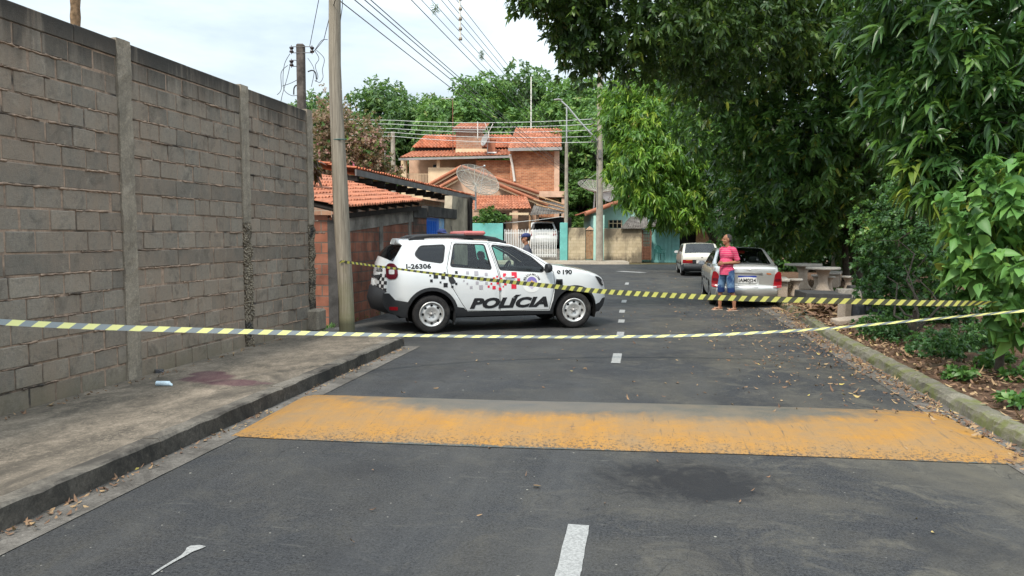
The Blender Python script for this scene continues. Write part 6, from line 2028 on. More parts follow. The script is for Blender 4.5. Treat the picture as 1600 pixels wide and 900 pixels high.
        for c_, mt in (('b', m_ink), ('g', m_grey_sq), ('r', m_red_sq)):
            for (x, z, w) in sqs[c_]:
                m = MB(); h = w / 2; side_patch(m, car, [(x - h * .95, z - h), (x + h * .95, z - h), (x + h * .95, z + h), (x - h * .95, z + h)], sg, .0045, step=0); m.build('square_marking', mt, root)
        # round badge with lettering on an arc
        ex, ez = 2.66, .865
        m = MB()
        def disc(cx_, cz_, rx, rz, off, mi, n=28):
            side_patch(m, car, [(cx_ + rx * math.cos(a), cz_ + rz * math.sin(a)) for a in np.linspace(0, 6.283, n + 1)[:-1]], sg, off, mi, step=0)
        disc(ex, ez, .18, .18, .0035, 0)
        disc(ex, ez + .01, .098, .10, .0045, 1)
        side_patch(m, car, [(ex - .07, ez + .03), (ex - .07, ez - .05), (ex, ez - .12), (ex + .07, ez - .05), (ex + .07, ez + .03)], sg, .0050, 2, step=0)
        for k in range(4): side_patch(m, car, [(ex - .16, ez + .02 + k * .022), (ex - .10, ez + .02 + k * .022), (ex - .10, ez + .028 + k * .022), (ex - .16, ez + .028 + k * .022)], sg, .0045, 4, step=0)
        st = [(ex + (.062 if k % 2 == 0 else .028) * math.sin(k * math.pi / 5), ez - .005 + (.062 if k % 2 == 0 else .028) * math.cos(k * math.pi / 5)) for k in range(10)]
        side_patch(m, car, st, sg, .006, 3, step=0)
        em = m.build('emblem', [m_plate, simple('badge_purple', (.20, .16, .42), .5, var=.1), simple('badge_pale', (.55, .5, .62), .5, var=.1), simple('badge_gold', (.75, .42, .03), .5, var=.1), m_grey_sq], root)
        m = MB(); s_ = 'POLÍCIA MILITAR'
        for i, ch in enumerate(s_):
            an = rad(158 - 136 * i / (len(s_) - 1)); R_ = .135
            v, f = text_poly(ch, .052, .0012)
            q = an - math.pi / 2
            vv = []
            for a, b in v:
                X = ex + (-sg) * (R_ * math.cos(an) + a * math.cos(q) - b * math.sin(q)); Z = ez + R_ * math.sin(an) + a * math.sin(q) + b * math.cos(q)
                vv.append((X, sg * (car.W(X, Z) + .0065), Z))
            m.add(vv, f)
        m.build('lettering', m_ink, em, fix=False)
        m = MB(); side_patch(m, car, roundpoly([(3.135, .895), (3.225, .895), (3.235, .80), (3.16, .80)], .02), sg, .02); m.build('fender_vent', m_hole, root)
    m = MB(); m.tube([(1.5, .5, 1.66), (1.46, .5, 1.9)], .006, 5); m.build('aerial', m_blackp, root)
    return root
police_car()

# ------------------------------------------------------------------ parked cars seen from behind
def saloon(label, cat, name, prof, hw, wheels, wr, loc_, rz, mats, wins, rear, bumper_h, ends, Wt=None, doorx=None):
    root = thing(name, label, cat, loc_, rz)
    Wt = Wt or [(.15, .93), (.35, .98), (.6, 1.0), (.75, 1.0), (.9, .97), (1.0, .93), (1.2, .82), (1.42, .70), (1.6, .66)]
    car = Car(prof, hw, wheels, wr, .22, Wt, ends)
    out = car.outline()
    trims = [shrink(p, -.02) for p in wins]
    def cls(c):
        for p in wins:
            if inpoly(c, p): return 'glass'
        for p in trims:
            if inpoly(c, p): return 'trim'
        if c[1] < bumper_h and (c[0] < wheels[0][0] - wheels[0][2] + .02 or c[0] > wheels[1][0] + wheels[1][2] - .02): return 'bumper' if c[0] > 2 else 'rbumper'
        if doorx and .62 * 0 + abs(c[1] - doorx[1]) < .018 and doorx[0][0] < c[0] < doorx[0][1]: return 'trim'
        return 'body'
    V, parts = build_side(car, root, wins + trims, cls, None, .075)
    acc = {}
    def put(k, v, f): acc.setdefault(k, MB()).add(v, f, 0, True, .5)
    for sg in (-1, 1):
        for k, t in parts.items():
            if k == 'glass': continue
            v, f = side_mesh(car, V, t, sg, .006 if k in ('bumper', 'rbumper') else (.002 if k == 'trim' else 0)); put(k, v, f)
    al = lambda t: True
    put('body', *strips(car, ('nose', 'hood', 'roof', 'trunk', 'tailgate', 'spoiler'), al))
    put('body', *strips(car, ('windscreen', 'rearglass'), lambda t: abs(t) > .88))
    put('bumper', *strips(car, ('bumper',), al)); put('rbumper', *strips(car, ('rearbumper',), al))
    weld(acc['body'].build('body', mats['body'], root, fix=False))
    weld(acc['rbumper'].build('bumper', mats['bumper'], root, fix=False))
    weld(acc['bumper'].build('bumper', mats['bumper'], root, fix=False))
    for p in wins:
        for sg in (-1, 1):
            t = [q for q in parts['glass'] if inpoly((sum(V[i][0] for i in q) / 3, sum(V[i][1] for i in q) / 3), p)]
            v, f = side_mesh(car, V, t, sg); MB().add(v, f, 0, True, .5).build('side_window', m_glass, root, fix=False)
    acc['trim'].build('window_trim', m_blackp, root, fix=False)
    v, f = strips(car, ('windscreen',), lambda t: abs(t) < .88); weld(MB().add(v, f, 0, True).build('windscreen', m_glass, root, fix=False))
    v, f = strips(car, ('rearglass',), lambda t: abs(t) < .88, off=-.004); weld(MB().add(v, f, 0, True).build('rear_window', mats.get('rear', m_glass), root, fix=False))
    v, f = strips(car, ('rearglass',), lambda t: .84 < abs(t) < .90, off=.004); MB().add(v, f, 0, True).build('rear_window_seal', m_blackp, root, fix=False)
    li = MB()
    for sg in (-1, 1):
        v, f = side_mesh(car, V, [t for k, ts in parts.items() if k != 'glass' for t in ts if sum(V[i][1] for i in t) / 3 > .3], sg, -.05); li.add(v, f, 0, True)
    v, f = strips(car, ('roof', 'trunk', 'tailgate', 'spoiler', 'hood'), al, off=-.04); li.add([(x, y * .94, z) for x, y, z in v], f, 0, True)
    li.box((2.0, 0, .35), (3.0, hw * 1.6, .08)); li.build('interior', m_lining, root)
    xr = wheels[0][0]
    for (x, y) in ((xr + .55, -.33), (xr + .55, .33), (xr + 1.35, -.35), (xr + 1.35, .35)):
        m = MB(); m.box((x - .05, y, .82), (.13, .44, .52), ry=-.2, bevel=.04); m.box((x - .12, y, 1.12), (.09, .24, .14), ry=-.2, bevel=.03); m.build('seat', m_seat, root)
    ww = MB()
    for (x, z, R) in wheels:
        for sg in (-1, 1):
            a = arc(x, z, R + .01, -20, 200, 14); n = len(a)
            ww.add([(p[0], sg * hw * .985, p[1]) for p in a] + [(p[0], sg * hw * .55, p[1]) for p in a], [(i, i + 1, n + i + 1, n + i) for i in range(n - 1)], 0, True)
            ww.add([(p[0], sg * hw * .55, p[1]) for p in a], [tuple(range(n))])
    ww.box((2.0, 0, .27), (3.5, hw * 1.1, .14)); ww.tube([(.25, -.35, .25), (.02, -.35, .25)], .025, 8); ww.build('underbody', m_hole, root)
    for (x, z, R) in wheels:
        for sg in (-1, 1): wheel(root, x, sg * (hw - .10), wr, wr * .62, .175, sg, 0, 'alloy', m_hub)
    for sg in (-1, 1):
        m = MB(); m.box((wheels[1][0] - .78, sg * (hw + .07), .98), (.08, .17, .11), bevel=.03); mi = m.build('mirror', mats.get('mirror', mats['body']), root)
        m = MB(); m.box((wheels[1][0] - .823, sg * (hw + .07), .98), (.006, .14, .085)); m.build('mirror_glass', m_tin, mi)
    rear(root, car)
    return root

def plate_text(root, car, s_, y, z, size, parent=None):
    v, f = text_poly(s_, size, .002)
    m = MB(); m.add([(rear_x(car, -x + y, b + z) - .028, -x + y, b + z) for x, b in v], f); return m.build('lettering', m_ink, parent or root, fix=False)

def sedan_rear(root, car):
    for sg in (-1, 1):
        m = MB(); rear_patch(m, car, roundpoly([(sg * y, z) for y, z in ((.60, .50), (.64, .80), (.71, .88), (.775, .86), (.80, .66), (.795, .50))], .03), .016)
        side_patch(m, car, roundpoly([(.03, .52), (.02, .84), (.12, .82), (.20, .72), (.14, .54)], .02), sg, .010)
        t = m.build('tail_light', m_redlamp, root)
        m = MB(); rear_patch(m, car, roundpoly([(sg * y, z) for y, z in ((.64, .64), (.65, .70), (.775, .71), (.78, .65))], .012), .02); m.build('reverse_lens', m_darkredlamp, t)
    m = MB(); rear_patch(m, car, roundpoly([(-.26, .50), (-.28, .80), (.34, .80), (.32, .50)], .03), -.006 + .012); m.build('plate_recess', m_silver, root)
    m = MB(); rear_patch(m, car, roundpoly([(-.36, .815), (-.35, .85), (.52, .85), (.53, .815)], .012), .03); m.build('trunk_handle_bar', m_hub, root)
    m = MB(); rear_patch(m, car, [(-.22, .60), (-.22, .775), (.20, .775), (.20, .60)], .022); p = m.build('licence_plate', m_plate, root)
    m = MB(); rear_patch(m, car, [(-.22, .735), (-.22, .775), (.20, .775), (.20, .735)], .025); m.build('blue_band', m_plateblue, p)
    plate_text(root, car, 'IAM0J24', -.01, .625, .115, p)
    m = MB(); rear_patch(m, car, roundpoly([(-.56, .80), (-.55, .83), (-.44, .84), (-.46, .81)], .008), .008); m.build('badge', m_amber, root)
    m = MB(); rear_patch(m, car, [(-.05 + .05 * math.cos(a), .925 + .03 * math.sin(a)) for a in np.linspace(0, 6.283, 13)[:-1]], .01); m.build('badge', m_rim, root)
    m = MB(); rear_patch(m, car, [(-.78, .455), (-.78, .475), (.78, .475), (.78, .455)], .006); m.build('bumper_strip', m_hub, root)
    m = MB(); m.box((1.35, 0, 1.30), (.03, .2, .06)); m.build('brake_lamp', m_redlamp, root)

sed_prof = [(3.75, .22, .02, 'bumper'), (4.02, .24, .06, 'bumper'), (4.12, .40, .08, 'bumper'), (4.11, .56, .08, 'nose'), (4.04, .69, .07, 'hood'), (3.85, .76, .06, 'hood'), (3.5, .85, .05, 'hood'), (3.15, .93, .05, 'windscreen'),
            (2.85, 1.10, .06, 'windscreen'), (2.5, 1.29, .05, 'roof'), (2.3, 1.355, .04, 'roof'), (2.0, 1.395, .035, 'roof'), (1.65, 1.40, .035, 'roof'), (1.38, 1.375, .035, 'rearglass'), (1.1, 1.26, .05, 'rearglass'), (.82, 1.11, .05, 'rearglass'), (.62, 1.015, .04, 'trunk'),
            (.42, 1.0, .035, 'trunk'), (.16, .995, .045, 'trunk'), (.03, .975, .06, 'tailgate'), (.0, .93, .065, 'tailgate'), (.015, .78, .07, 'tailgate'), (.03, .60, .07, 'tailgate'), (.03, .53, .075, 'rearbumper'), (-.03, .51, .10, 'rearbumper'), (-.04, .40, .10, 'rearbumper'), (.02, .28, .08, 'rearbumper'), (.18, .23, .03, 'rearbumper'), (.30, .22, 0, 'end')]
sed_w = [roundpoly([(.98, 1.10), (1.32, 1.28), (1.66, 1.32), (1.72, .96), (1.1, .97)], .03), roundpoly([(1.78, 1.32), (2.12, 1.30), (2.5, 1.17), (2.86, .97), (1.80, .96)], .03)]
saloon('silver sedan parked at the right kerb behind the man in the pink shirt', 'car', 'parked_car', sed_prof, .80, ((.87, .285, .34), (3.31, .285, .34)), .285, (2.42, 18.1, 0), rad(90 - 0.6),
       dict(body=m_silver, bumper=m_silver), sed_w, sedan_rear, .0, ((.5, .10, 2.2), (3.5, .22, 2.2)), doorx=((1.0, 3.0), .62))

def hatch_rear(root, car):
    for sg in (-1, 1):
        m = MB(); rear_patch(m, car, [(sg * .36, .555), (sg * .36, .70), (sg * .765, .70), (sg * .765, .555)], .016); t = m.build('tail_light', m_redlamp, root)
        m = MB(); rear_patch(m, car, [(sg * .37, .655), (sg * .37, .69), (sg * .62, .69), (sg * .62, .655)], .02); m.build('reverse_lens', m_amber, t)
    m = MB(); rear_patch(m, car, [(-.36, .53), (-.36, .70), (.36, .70), (.36, .53)], .008); m.build('plate_panel', m_blackp, root)
    m = MB(); rear_patch(m, car, [(-.26, .55), (-.26, .685), (.20, .685), (.20, .55)], .022); m.build('licence_plate', m_clearlamp, root)
    m = MB(); rear_patch(m, car, [(-.03 + .035 * math.cos(a), .80 + .03 * math.sin(a)) for a in np.linspace(0, 6.283, 13)[:-1]], .008); m.build('badge', m_hub, root)
hat_prof = [(3.55, .22, .02, 'bumper'), (3.74, .25, .04, 'bumper'), (3.80, .42, .05, 'bumper'), (3.78, .56, .05, 'nose'), (3.72, .74, .04, 'hood'), (3.3, .83, .04, 'hood'), (2.75, .92, .04, 'windscreen'), (2.45, 1.13, .05, 'windscreen'), (2.15, 1.31, .04, 'roof'),
            (1.9, 1.355, .03, 'roof'), (1.4, 1.375, .03, 'roof'), (.95, 1.365, .03, 'roof'), (.80, 1.345, .03, 'rearglass'), (.55, 1.15, .04, 'rearglass'), (.30, .955, .04, 'tailgate'), (.10, .90, .035, 'tailgate'), (.03, .86, .035, 'tailgate'), (.035, .70, .04, 'tailgate'), (.05, .52, .04, 'rearbumper'),
            (-.05, .50, .05, 'rearbumper'), (-.06, .32, .05, 'rearbumper'), (.08, .24, .03, 'rearbumper'), (.30, .22, 0, 'end')]
hat_w = [roundpoly([(.62, .98), (.98, 1.28), (1.20, 1.30), (1.22, .96)], .02), roundpoly([(1.30, 1.30), (1.85, 1.28), (2.15, 1.19), (2.45, .95), (1.30, .95)], .02)]
hat_W = [(.15, .93), (.35, .98), (.6, 1.0), (.75, 1.0), (.9, .98), (1.0, .95), (1.2, .88), (1.42, .80)]
saloon('old white hatchback with dark bumper parked beyond the silver sedan', 'car', 'parked_car', hat_prof, .80, ((.72, .285, .33), (3.08, .285, .33)), .285, (2.42, 31.9, 0), rad(90 + 1.5),
       dict(body=m_cwhite, bumper=m_greyp, mirror=m_cwhite), hat_w, hatch_rear, .50, ((.4, .07, 2.2), (3.3, .12, 2.2)), Wt=hat_W, doorx=((1.0, 2.8), .50))

def mpv_rear(root, car):
    for sg in (-1, 1):
        m = MB(); rear_patch(m, car, roundpoly([(sg * .56, .72), (sg * .56, .96), (sg * .76, 1.0), (sg * .82, .80)], .03), .016); m.build('tail_light', m_redlamp, root)
    m = MB(); rear_patch(m, car, roundpoly([(-.40, .80), (-.40, .95), (.40, .95), (.40, .80)], .03), .006); m.build('plate_recess', m_clearlamp, root)
    m = MB(); rear_patch(m, car, [(-.26, .82), (-.26, .93), (.26, .93), (.26, .82)], .014); m.build('licence_plate', m_hub, root)
    m = MB(); rear_patch(m, car, roundpoly([(-.16, 1.43), (-.16, 1.475), (.16, 1.475), (.16, 1.43)], .01), .02); m.build('brake_lamp', m_darkredlamp, root)
mpv_prof = [(3.6, .22, .02, 'bumper'), (3.8, .26, .06, 'bumper'), (3.9, .45, .08, 'bumper'), (3.88, .65, .08, 'nose'), (3.75, .85, .06, 'hood'), (3.3, 1.0, .05, 'hood'), (2.9, 1.08, .05, 'windscreen'), (2.4, 1.38, .05, 'windscreen'), (2.1, 1.47, .04, 'roof'),
            (1.6, 1.52, .04, 'roof'), (1.0, 1.525, .04, 'roof'), (.6, 1.505, .04, 'roof'), (.34, 1.47, .05, 'spoiler'), (.24, 1.42, .06, 'rearglass'), (.17, 1.22, .08, 'rearglass'), (.11, 1.06, .09, 'tailgate'), (.06, .90, .09, 'tailgate'), (.05, .62, .09, 'tailgate'), (.02, .58, .1, 'rearbumper'), (.0, .42, .1, 'rearbumper'), (.1, .26, .05, 'rearbumper'), (.3, .22, 0, 'end')]
mpv_w = [roundpoly([(.55, 1.10), (.65, 1.38), (1.25, 1.42), (1.30, 1.06)], .03), roundpoly([(1.38, 1.42), (1.9, 1.40), (2.3, 1.30), (2.7, 1.06), (1.38, 1.06)], .03)]
pc = hd(uz(847.5, 368, 48.0)[0], 48.0, .845)
saloon('white rounded hatchback parked under the dark carport', 'car', 'parked_car', mpv_prof, .93, ((.75, .30, .36), (3.2, .30, .36)), .30, tuple(pc), PSI + rad(88), dict(body=m_pwhite, bumper=m_pwhite, rear=m_tint), mpv_w, mpv_rear, 0, ((.5, .14, 2.2), (3.3, .25, 2.2))).scale = (1.12, 1.16, 1.16)
# ------------------------------------------------------------------ people
def remeshed(m, name, mat, parent, voxel, smooth=4, extra=None):
    o = m.build('tmp_shape', mat, None, fix=True)
    md = o.modifiers.new('r', 'REMESH'); md.mode = 'VOXEL'; md.voxel_size = voxel; md.use_smooth_shade = True
    if smooth:
        sm = o.modifiers.new('s', 'SMOOTH'); sm.iterations = smooth; sm.factor = .5
    dg = bpy.context.evaluated_depsgraph_get()
    me = bpy.data.meshes.new_from_object(o.evaluated_get(dg)); me.name = name
    old_ = o.data
    bpy.data.objects.remove(o); bpy.data.meshes.remove(old_)
    me.polygons.foreach_set('use_smooth', [True] * len(me.polygons))
    me.materials.clear(); me.materials.append(mat)
    q = bpy.data.objects.new(name, me); C.objects.link(q); q.parent = parent
    return q
def caps(m, a, b, ra, rb, n=12, flat=1.0):
    """closed tapered limb with round ends"""
    a, b = Vector(a), Vector(b); t = (b - a); L = t.length; t.normalize()
    pts, rs = [], []
    for k in (0.02, .35, .7, .92):
        pts.append(a - t * ra * math.sqrt(1 - k * k)); rs.append(ra * k)
    pts.append(a); rs.append(ra); pts.append(a.lerp(b, .5)); rs.append((ra + rb) / 2); pts.append(b); rs.append(rb)
    for k in (.92, .7, .35, .02):
        pts.append(b + t * rb * math.sqrt(1 - k * k)); rs.append(rb * k)
    m.tube(pts, rs, n, flat=flat)
def ell(m, c, r, rot=None, n=14):
    bm = bmesh.new(); bmesh.ops.create_uvsphere(bm, u_segments=n, v_segments=n // 2 + 3, radius=1)
    M3 = rot or Matrix.Identity(3)
    for v in bm.verts: v.co = Vector(c) + M3 @ Vector((v.co.x * r[0], v.co.y * r[1], v.co.z * r[2]))
    bm.verts.index_update(); m.add([v.co.copy() for v in bm.verts], [[v.index for v in f.verts] for f in bm.faces], 0, True); bm.free()

def skin_mat(name, c):
    M = Mat(name, .55, .35)
    M.color(M.mix(M.rng(M.noise(9, 4), .35, .7), c, [k * .8 for k in c])); M.inp('Subsurface Weight', .08); M.inp('Subsurface Radius', (.02, .008, .004))
    return M.m

def hand(m, w, d, side, curl=.5, up=Vector((0, 0, 1))):
    """palm with four unequal curled fingers and a thumb, w = wrist point, d = direction, side = thumb side"""
    d = Vector(d).normalized(); s = (Vector(side) - d * Vector(side).dot(d)).normalized(); nrm = d.cross(s)
    w = Vector(w)
    caps(m, w + d * .02 + s * .018, w + d * .085 + s * .022, .017, .016, 8); caps(m, w + d * .02 - s * .012, w + d * .085 - s * .02, .017, .015, 8)
    for k, (o, L) in enumerate(((.030, .070), (.010, .078), (-.010, .072), (-.028, .058))):
        p = w + d * .088 + s * o
        q = p + (d * math.cos(curl * .6) - nrm * math.sin(curl * .6)) * L * .5
        e = q + (d * math.cos(curl * 1.7) - nrm * math.sin(curl * 1.7)) * L * .5
        caps(m, p - d * .02, q, .0095, .009, 7); caps(m, q, e, .009, .0075, 7)
    p = w + d * .03 + s * .03
    q = p + (d * .6 + s * .75).normalized() * .035; caps(m, p - s * .01, q, .012, .011, 7); caps(m, q, q + (d + s * .1 - nrm * .4).normalized() * .03, .0105, .0085, 7)

def head(m, c, f, r=1.0):
    """head centred at c looking along f (unit, horizontal)"""
    f = Vector(f).normalized(); l = Vector((0, 0, 1)).cross(f)
    R3 = Matrix((f, l, Vector((0, 0, 1)))).transposed()
    c = Vector(c)
    P = lambda x, y, z: c + R3 @ Vector((x * r, y * r, z * r))
    ell(m, P(-.012, 0, .03), (.098, .076, .093), R3); ell(m, P(.02, 0, -.035), (.070, .062, .075), R3); ell(m, P(.055, 0, -.085), (.036, .034, .030), R3)
    caps(m, P(.085, 0, .018), P(.108, 0, -.020), .010, .016, 8); ell(m, P(.103, 0, -.024), (.014, .018, .010), R3)
    ell(m, P(.083, 0, -.055), (.014, .026, .007), R3); ell(m, P(.079, 0, -.068), (.014, .024, .008), R3)
    ell(m, P(.078, 0, .028), (.016, .052, .010), R3)
    for s in (-1, 1):
        ell(m, P(-.008, s * .076, -.005), (.018, .010, .032), R3); ell(m, P(.055, s * .042, -.03), (.022, .020, .022), R3)
    return P, R3

def striped_shirt():
    M = Mat('pink_striped_cloth', .85, .2)
    w = M.math('ADD', M.xyz(2), M.math('MULTIPLY', M.noise(6, 2), .02))
    k = M.math('FRACT', M.math('MULTIPLY', w, 1 / .042))
    st = M.rng(M.math('ABSOLUTE', M.math('SUBTRACT', k, .5)), .36, .42)
    c = M.mix(st, (0.58, 0.05, 0.13), (0.58, 0.22, 0.27))
    c = M.mix(M.rng(M.noise(5, 4), .4, .7, 0, .35), c, (0.40, .02, .09))
    M.color(c); M.bump(M.noise(11, 4, .6), .5, .03)
    return M.m
def denim():
    M = Mat('blue_denim', .9, .15)
    c = M.mix(M.rng(M.noise(7, 5, .7, vec=M.stretch((1, 1, .5))), .42, .66), (0.022, 0.05, 0.13), (0.20, 0.33, 0.47))
    c = M.mix(M.rng(M.xyz(2), .545, .52), c, (0.016, .035, .12))
    c = M.mix(M.rng(M.xyz(2), .80, .9), c, (0.03, .06, .14))
    M.color(c); M.bump(M.noise(60, 3), .3, .01); return M.m

def man_pink():
    p = gpt(1135, 485)
    # local +x is where the chest points: to the left of the picture and a little to the camera
    yaw = PSI + rad(180 + 28)
    r = thing('person', 'man in pink striped T-shirt and cropped jeans standing beside the silver sedan', 'person', (p.x, p.y, 0), yaw)
    sk = skin_mat('tanned_skin', (0.34, 0.155, 0.085))
    look = Matrix.Rotation(rad(-26), 3, 'Z') @ Vector((1, 0, 0))
    m = MB()
    hp = .90
    fl, fr = (-.05, .17, .0), (.06, -.17, .0)
    for (s, ft, kx) in ((1, fl, .0), (-1, fr, .04)):
        hipj, knee, ank = (0, s * .095, hp - .02), (kx + .01, s * .135, .49), (ft[0] - .02, ft[1], .085)
        caps(m, hipj, knee, .085, .058); caps(m, knee, (ft[0] - .01, ft[1] * .97, .30), .056, .052); caps(m, (ft[0] - .015, ft[1] * .97, .32), ank, .052, .036)
        caps(m, (ft[0] - .05, ft[1], .045), (ft[0] + .11, ft[1] + s * .02, .03), .036, .034); caps(m, (ft[0] + .09, ft[1] + s * .01, .028), (ft[0] + .165, ft[1] + s * .02, .022), .036, .022)
        for k in range(5): caps(m, (ft[0] + .15, ft[1] + s * (.045 - .018 * k), .02), (ft[0] + .185 - .007 * k * k * .5, ft[1] + s * (.045 - .018 * k), .016), .011, .009, 6)
    ell(m, (0, 0, .95), (.115, .155, .13)); ell(m, (.02, 0, 1.10), (.115, .145, .15)); ell(m, (.005, 0, 1.28), (.115, .165, .16)); caps(m, (-.01, .13, 1.40), (-.01, -.13, 1.40), .06, .06)
    caps(m, (-.01, 0, 1.40), (.015, 0, 1.53), .058, .052)
    sh = [(-.01, .185, 1.38), (-.01, -.185, 1.38)]
    el = [(-.10, .235, 1.115), (-.10, -.235, 1.115)]
    wr = [(.20, .10, 1.09), (.19, -.06, 1.07)]
    for i in (0, 1):
        caps(m, sh[i], el[i], .054, .042); caps(m, el[i], Vector(el[i]).lerp(Vector(wr[i]), .5), .043, .040); caps(m, Vector(el[i]).lerp(Vector(wr[i]), .45), wr[i], .041, .028)
        d = Vector(wr[i]) - Vector(el[i])
        hand(m, Vector(wr[i]) + d.normalized() * .01, d, (0, 0, 1), .7)
    P, R3 = head(m, (.025, 0, 1.625), look, 1.0)
    remeshed(m, 'body', sk, r, .008, 3)
    # hair: short, grey
    h = MB(); ell(h, P(-.026, 0, .042), (.090, .079, .086), R3); ell(h, P(-.05, 0, .005), (.062, .076, .06), R3)
    remeshed(h, 'hair', simple('grey_hair', (.055, .052, .05), .9, .2, var=.4, scale=40), r, .01, 2)
    e = MB()
    for s in (-1, 1): ell(e, P(.078, s * .032, .012), (.009, .012, .007), R3, 8)
    e.build('eyes', m_ink, r)
    s_ = MB()
    ell(s_, (.01, 0, .93), (.150, .18, .13)); ell(s_, (.03, 0, 1.08), (.155, .175, .17)); ell(s_, (.005, 0, 1.28), (.148, .19, .165)); caps(s_, (-.01, .155, 1.40), (-.01, -.155, 1.40), .068, .068)
    caps(s_, (-.01, 0, 1.38), (-.005, 0, 1.455), .085, .06)
    for i in (0, 1):
        q = Vector(sh[i]).lerp(Vector(el[i]), .70); caps(s_, sh[i], q, .072, .062)
        s_.tube([Vector(sh[i]).lerp(Vector(el[i]), .4), q + (Vector(el[i]) - Vector(sh[i])).normalized() * .045], [.062, .066], 14)
    s_.tube([(.01, 0, .98), (.012, 0, .82)], [.152, .156], 20, flat=1.15)
    remeshed(s_, 'shirt', striped_shirt(), r, .011, 3)
    t = MB()
    ell(t, (0, 0, .90), (.125, .165, .12))
    for s, ft, kx in ((1, fl, .0), (-1, fr, .04)):
        caps(t, (0, s * .09, .88), (kx + .01, s * .135, .56), .105, .085)
        t.tube([(kx + .01, s * .13, .60), (kx + .0, s * .142, .42)], [.085, .084], 14)
    remeshed(t, 'cropped_jeans', denim(), r, .011, 3)
    for (s, ft) in ((1, fl), (-1, fr)):
        f_ = MB(); f_.box((ft[0] + .055, ft[1] + s * .01, .009), (.27, .10, .018), bevel=.007)
        f_.tube([(ft[0] + .13, ft[1] + s * .012, .03), (ft[0] + .10, ft[1] + .045, .065), (ft[0] + .04, ft[1] + .045, .03)], .007, 5); f_.tube([(ft[0] + .13, ft[1] + s * .012, .03), (ft[0] + .10, ft[1] - .045, .065), (ft[0] + .04, ft[1] - .045, .03)], .007, 5)
        f_.build('sandal', simple('sandal_foam', (.42, .33, .26), .8, .2, var=.2), r)
    return r
man_pink()

def standing(label, p, yaw, H, shirt, trousers, skin, cap=None, look=0.0, hair=(.02, .017, .015), arms='down', z0=0.0):
    r = thing('person', label, 'person', (p.x, p.y, z0), yaw)
    k = H / 1.72
    sk = skin_mat('skin', skin)
    m = MB()
    S = lambda x, y, z: (x * k, y * k, z * k)
    for s in (1, -1):
        caps(m, S(0, s * .095, .88), S(.02, s * .12, .49), .085, .058); caps(m, S(.02, s * .12, .49), S(-.02, s * .13, .08), .056, .038); caps(m, S(-.05, s * .13, .045), S(.14, s * .145, .032), .04, .034)
    ell(m, S(0, 0, .95), (.115, .155, .13)); ell(m, S(.01, 0, 1.10), (.11, .145, .15)); ell(m, S(.0, 0, 1.28), (.115, .165, .16)); caps(m, S(-.01, .13, 1.40), S(-.01, -.13, 1.40), .06, .06)
    caps(m, S(-.01, 0, 1.40), S(.015, 0, 1.53), .058, .053)
    pts = []
    for s in (1, -1):
        sh, el = S(-.01, s * .185, 1.38), S(-.05, s * .245, 1.10); wr = S(.05, s * .26, .86) if arms == 'down' else S(.19, s * .10, 1.06)
        caps(m, sh, el, .054, .042); caps(m, el, wr, .042, .028); d = Vector(wr) - Vector(el); hand(m, wr, d, (1, 0, 0) if arms == 'down' else (0, 0, 1), .6)
        pts.append((sh, el, wr))
    lk = Matrix.Rotation(look, 3, 'Z') @ Vector((1, 0, 0))
    P, R3 = head(m, S(.02, 0, 1.62), lk)
    remeshed(m, 'body', sk, r, .009, 3)
    if cap:
        c = MB(); ell(c, P(-.008, 0, .066), (.112, .094, .068), R3); c.add([P(.06, -.07, .045), P(.06, .07, .045), P(.17, .045, .03), P(.17, -.045, .03), P(.06, -.07, .06), P(.06, .07, .06), P(.17, .045, .04), P(.17, -.045, .04)], [(0, 1, 2, 3), (7, 6, 5, 4), (0, 4, 5, 1), (1, 5, 6, 2), (2, 6, 7, 3), (3, 7, 4, 0)])
        remeshed(c, 'cap', cap, r, .008, 2)
    h = MB(); ell(h, P(-.022, 0, .045), (.097, .080, .086), R3); ell(h, P(-.045, 0, .0), (.066, .078, .06), R3)
    remeshed(h, 'hair', simple('dark_hair', hair, .9, .2, var=.3, scale=40), r, .01, 2)
    e = MB()
    for s in (-1, 1): ell(e, P(.078, s * .032, .012), (.009, .012, .007), R3, 8)
    e.build('eyes', m_ink, r)
    t = MB()
    ell(t, S(.0, 0, .96), (.135, .175, .13)); ell(t, S(.01, 0, 1.10), (.13, .165, .17)); ell(t, S(0, 0, 1.28), (.135, .187, .165)); caps(t, S(-.01, .155, 1.40), S(-.01, -.155, 1.40), .068, .068); caps(t, S(-.01, 0, 1.38), S(-.005, 0, 1.46), .085, .062)
    for sh, el, wr in pts: caps(t, sh, Vector(sh).lerp(Vector(el), .72), .076, .07)
    remeshed(t, 'shirt', shirt, r, .011, 3)
    t = MB(); ell(t, S(0, 0, .90), (.125, .165, .12))
    for s in (1, -1):
        caps(t, S(0, s * .09, .88), S(.02, s * .12, .49), .105, .078); caps(t, S(.02, s * .12, .49), S(-.02, s * .13, .13), .078, .068)
    remeshed(t, 'trousers', trousers, r, .012, 3)
    b = MB()
    for s in (1, -1):
        caps(b, S(-.05, s * .13, .05), S(.16, s * .147, .04), .048, .042); caps(b, S(-.03, s * .13, .05), S(-.02, s * .13, .16), .052, .055)
    b.build('boots', m_ink, r)
    return r
m_uni = simple('grey_uniform', (.075, .078, .10), .85, .2, var=.2, scale=5)
m_unit = simple('dark_uniform', (.04, .045, .06), .85, .2, var=.2)
m_cap = simple('blue_cap', (.032, .045, .13), .8, .2, var=.15)
def bearing(px, d):
    return hd(uz(px, 368, d)[0], d)
standing('officer in blue cap and grey uniform standing behind the bonnet of the police car', bearing(823, 17.2), PSI + rad(178), 1.75, m_uni, m_unit, (.36, .17, .10), m_cap, .05)
standing('officer whose blue cap shows above the rear roof rail of the police car', bearing(690, 15.6), PSI + rad(-60), 1.84, m_uni, m_unit, (.20, .10, .06), m_cap, .1)
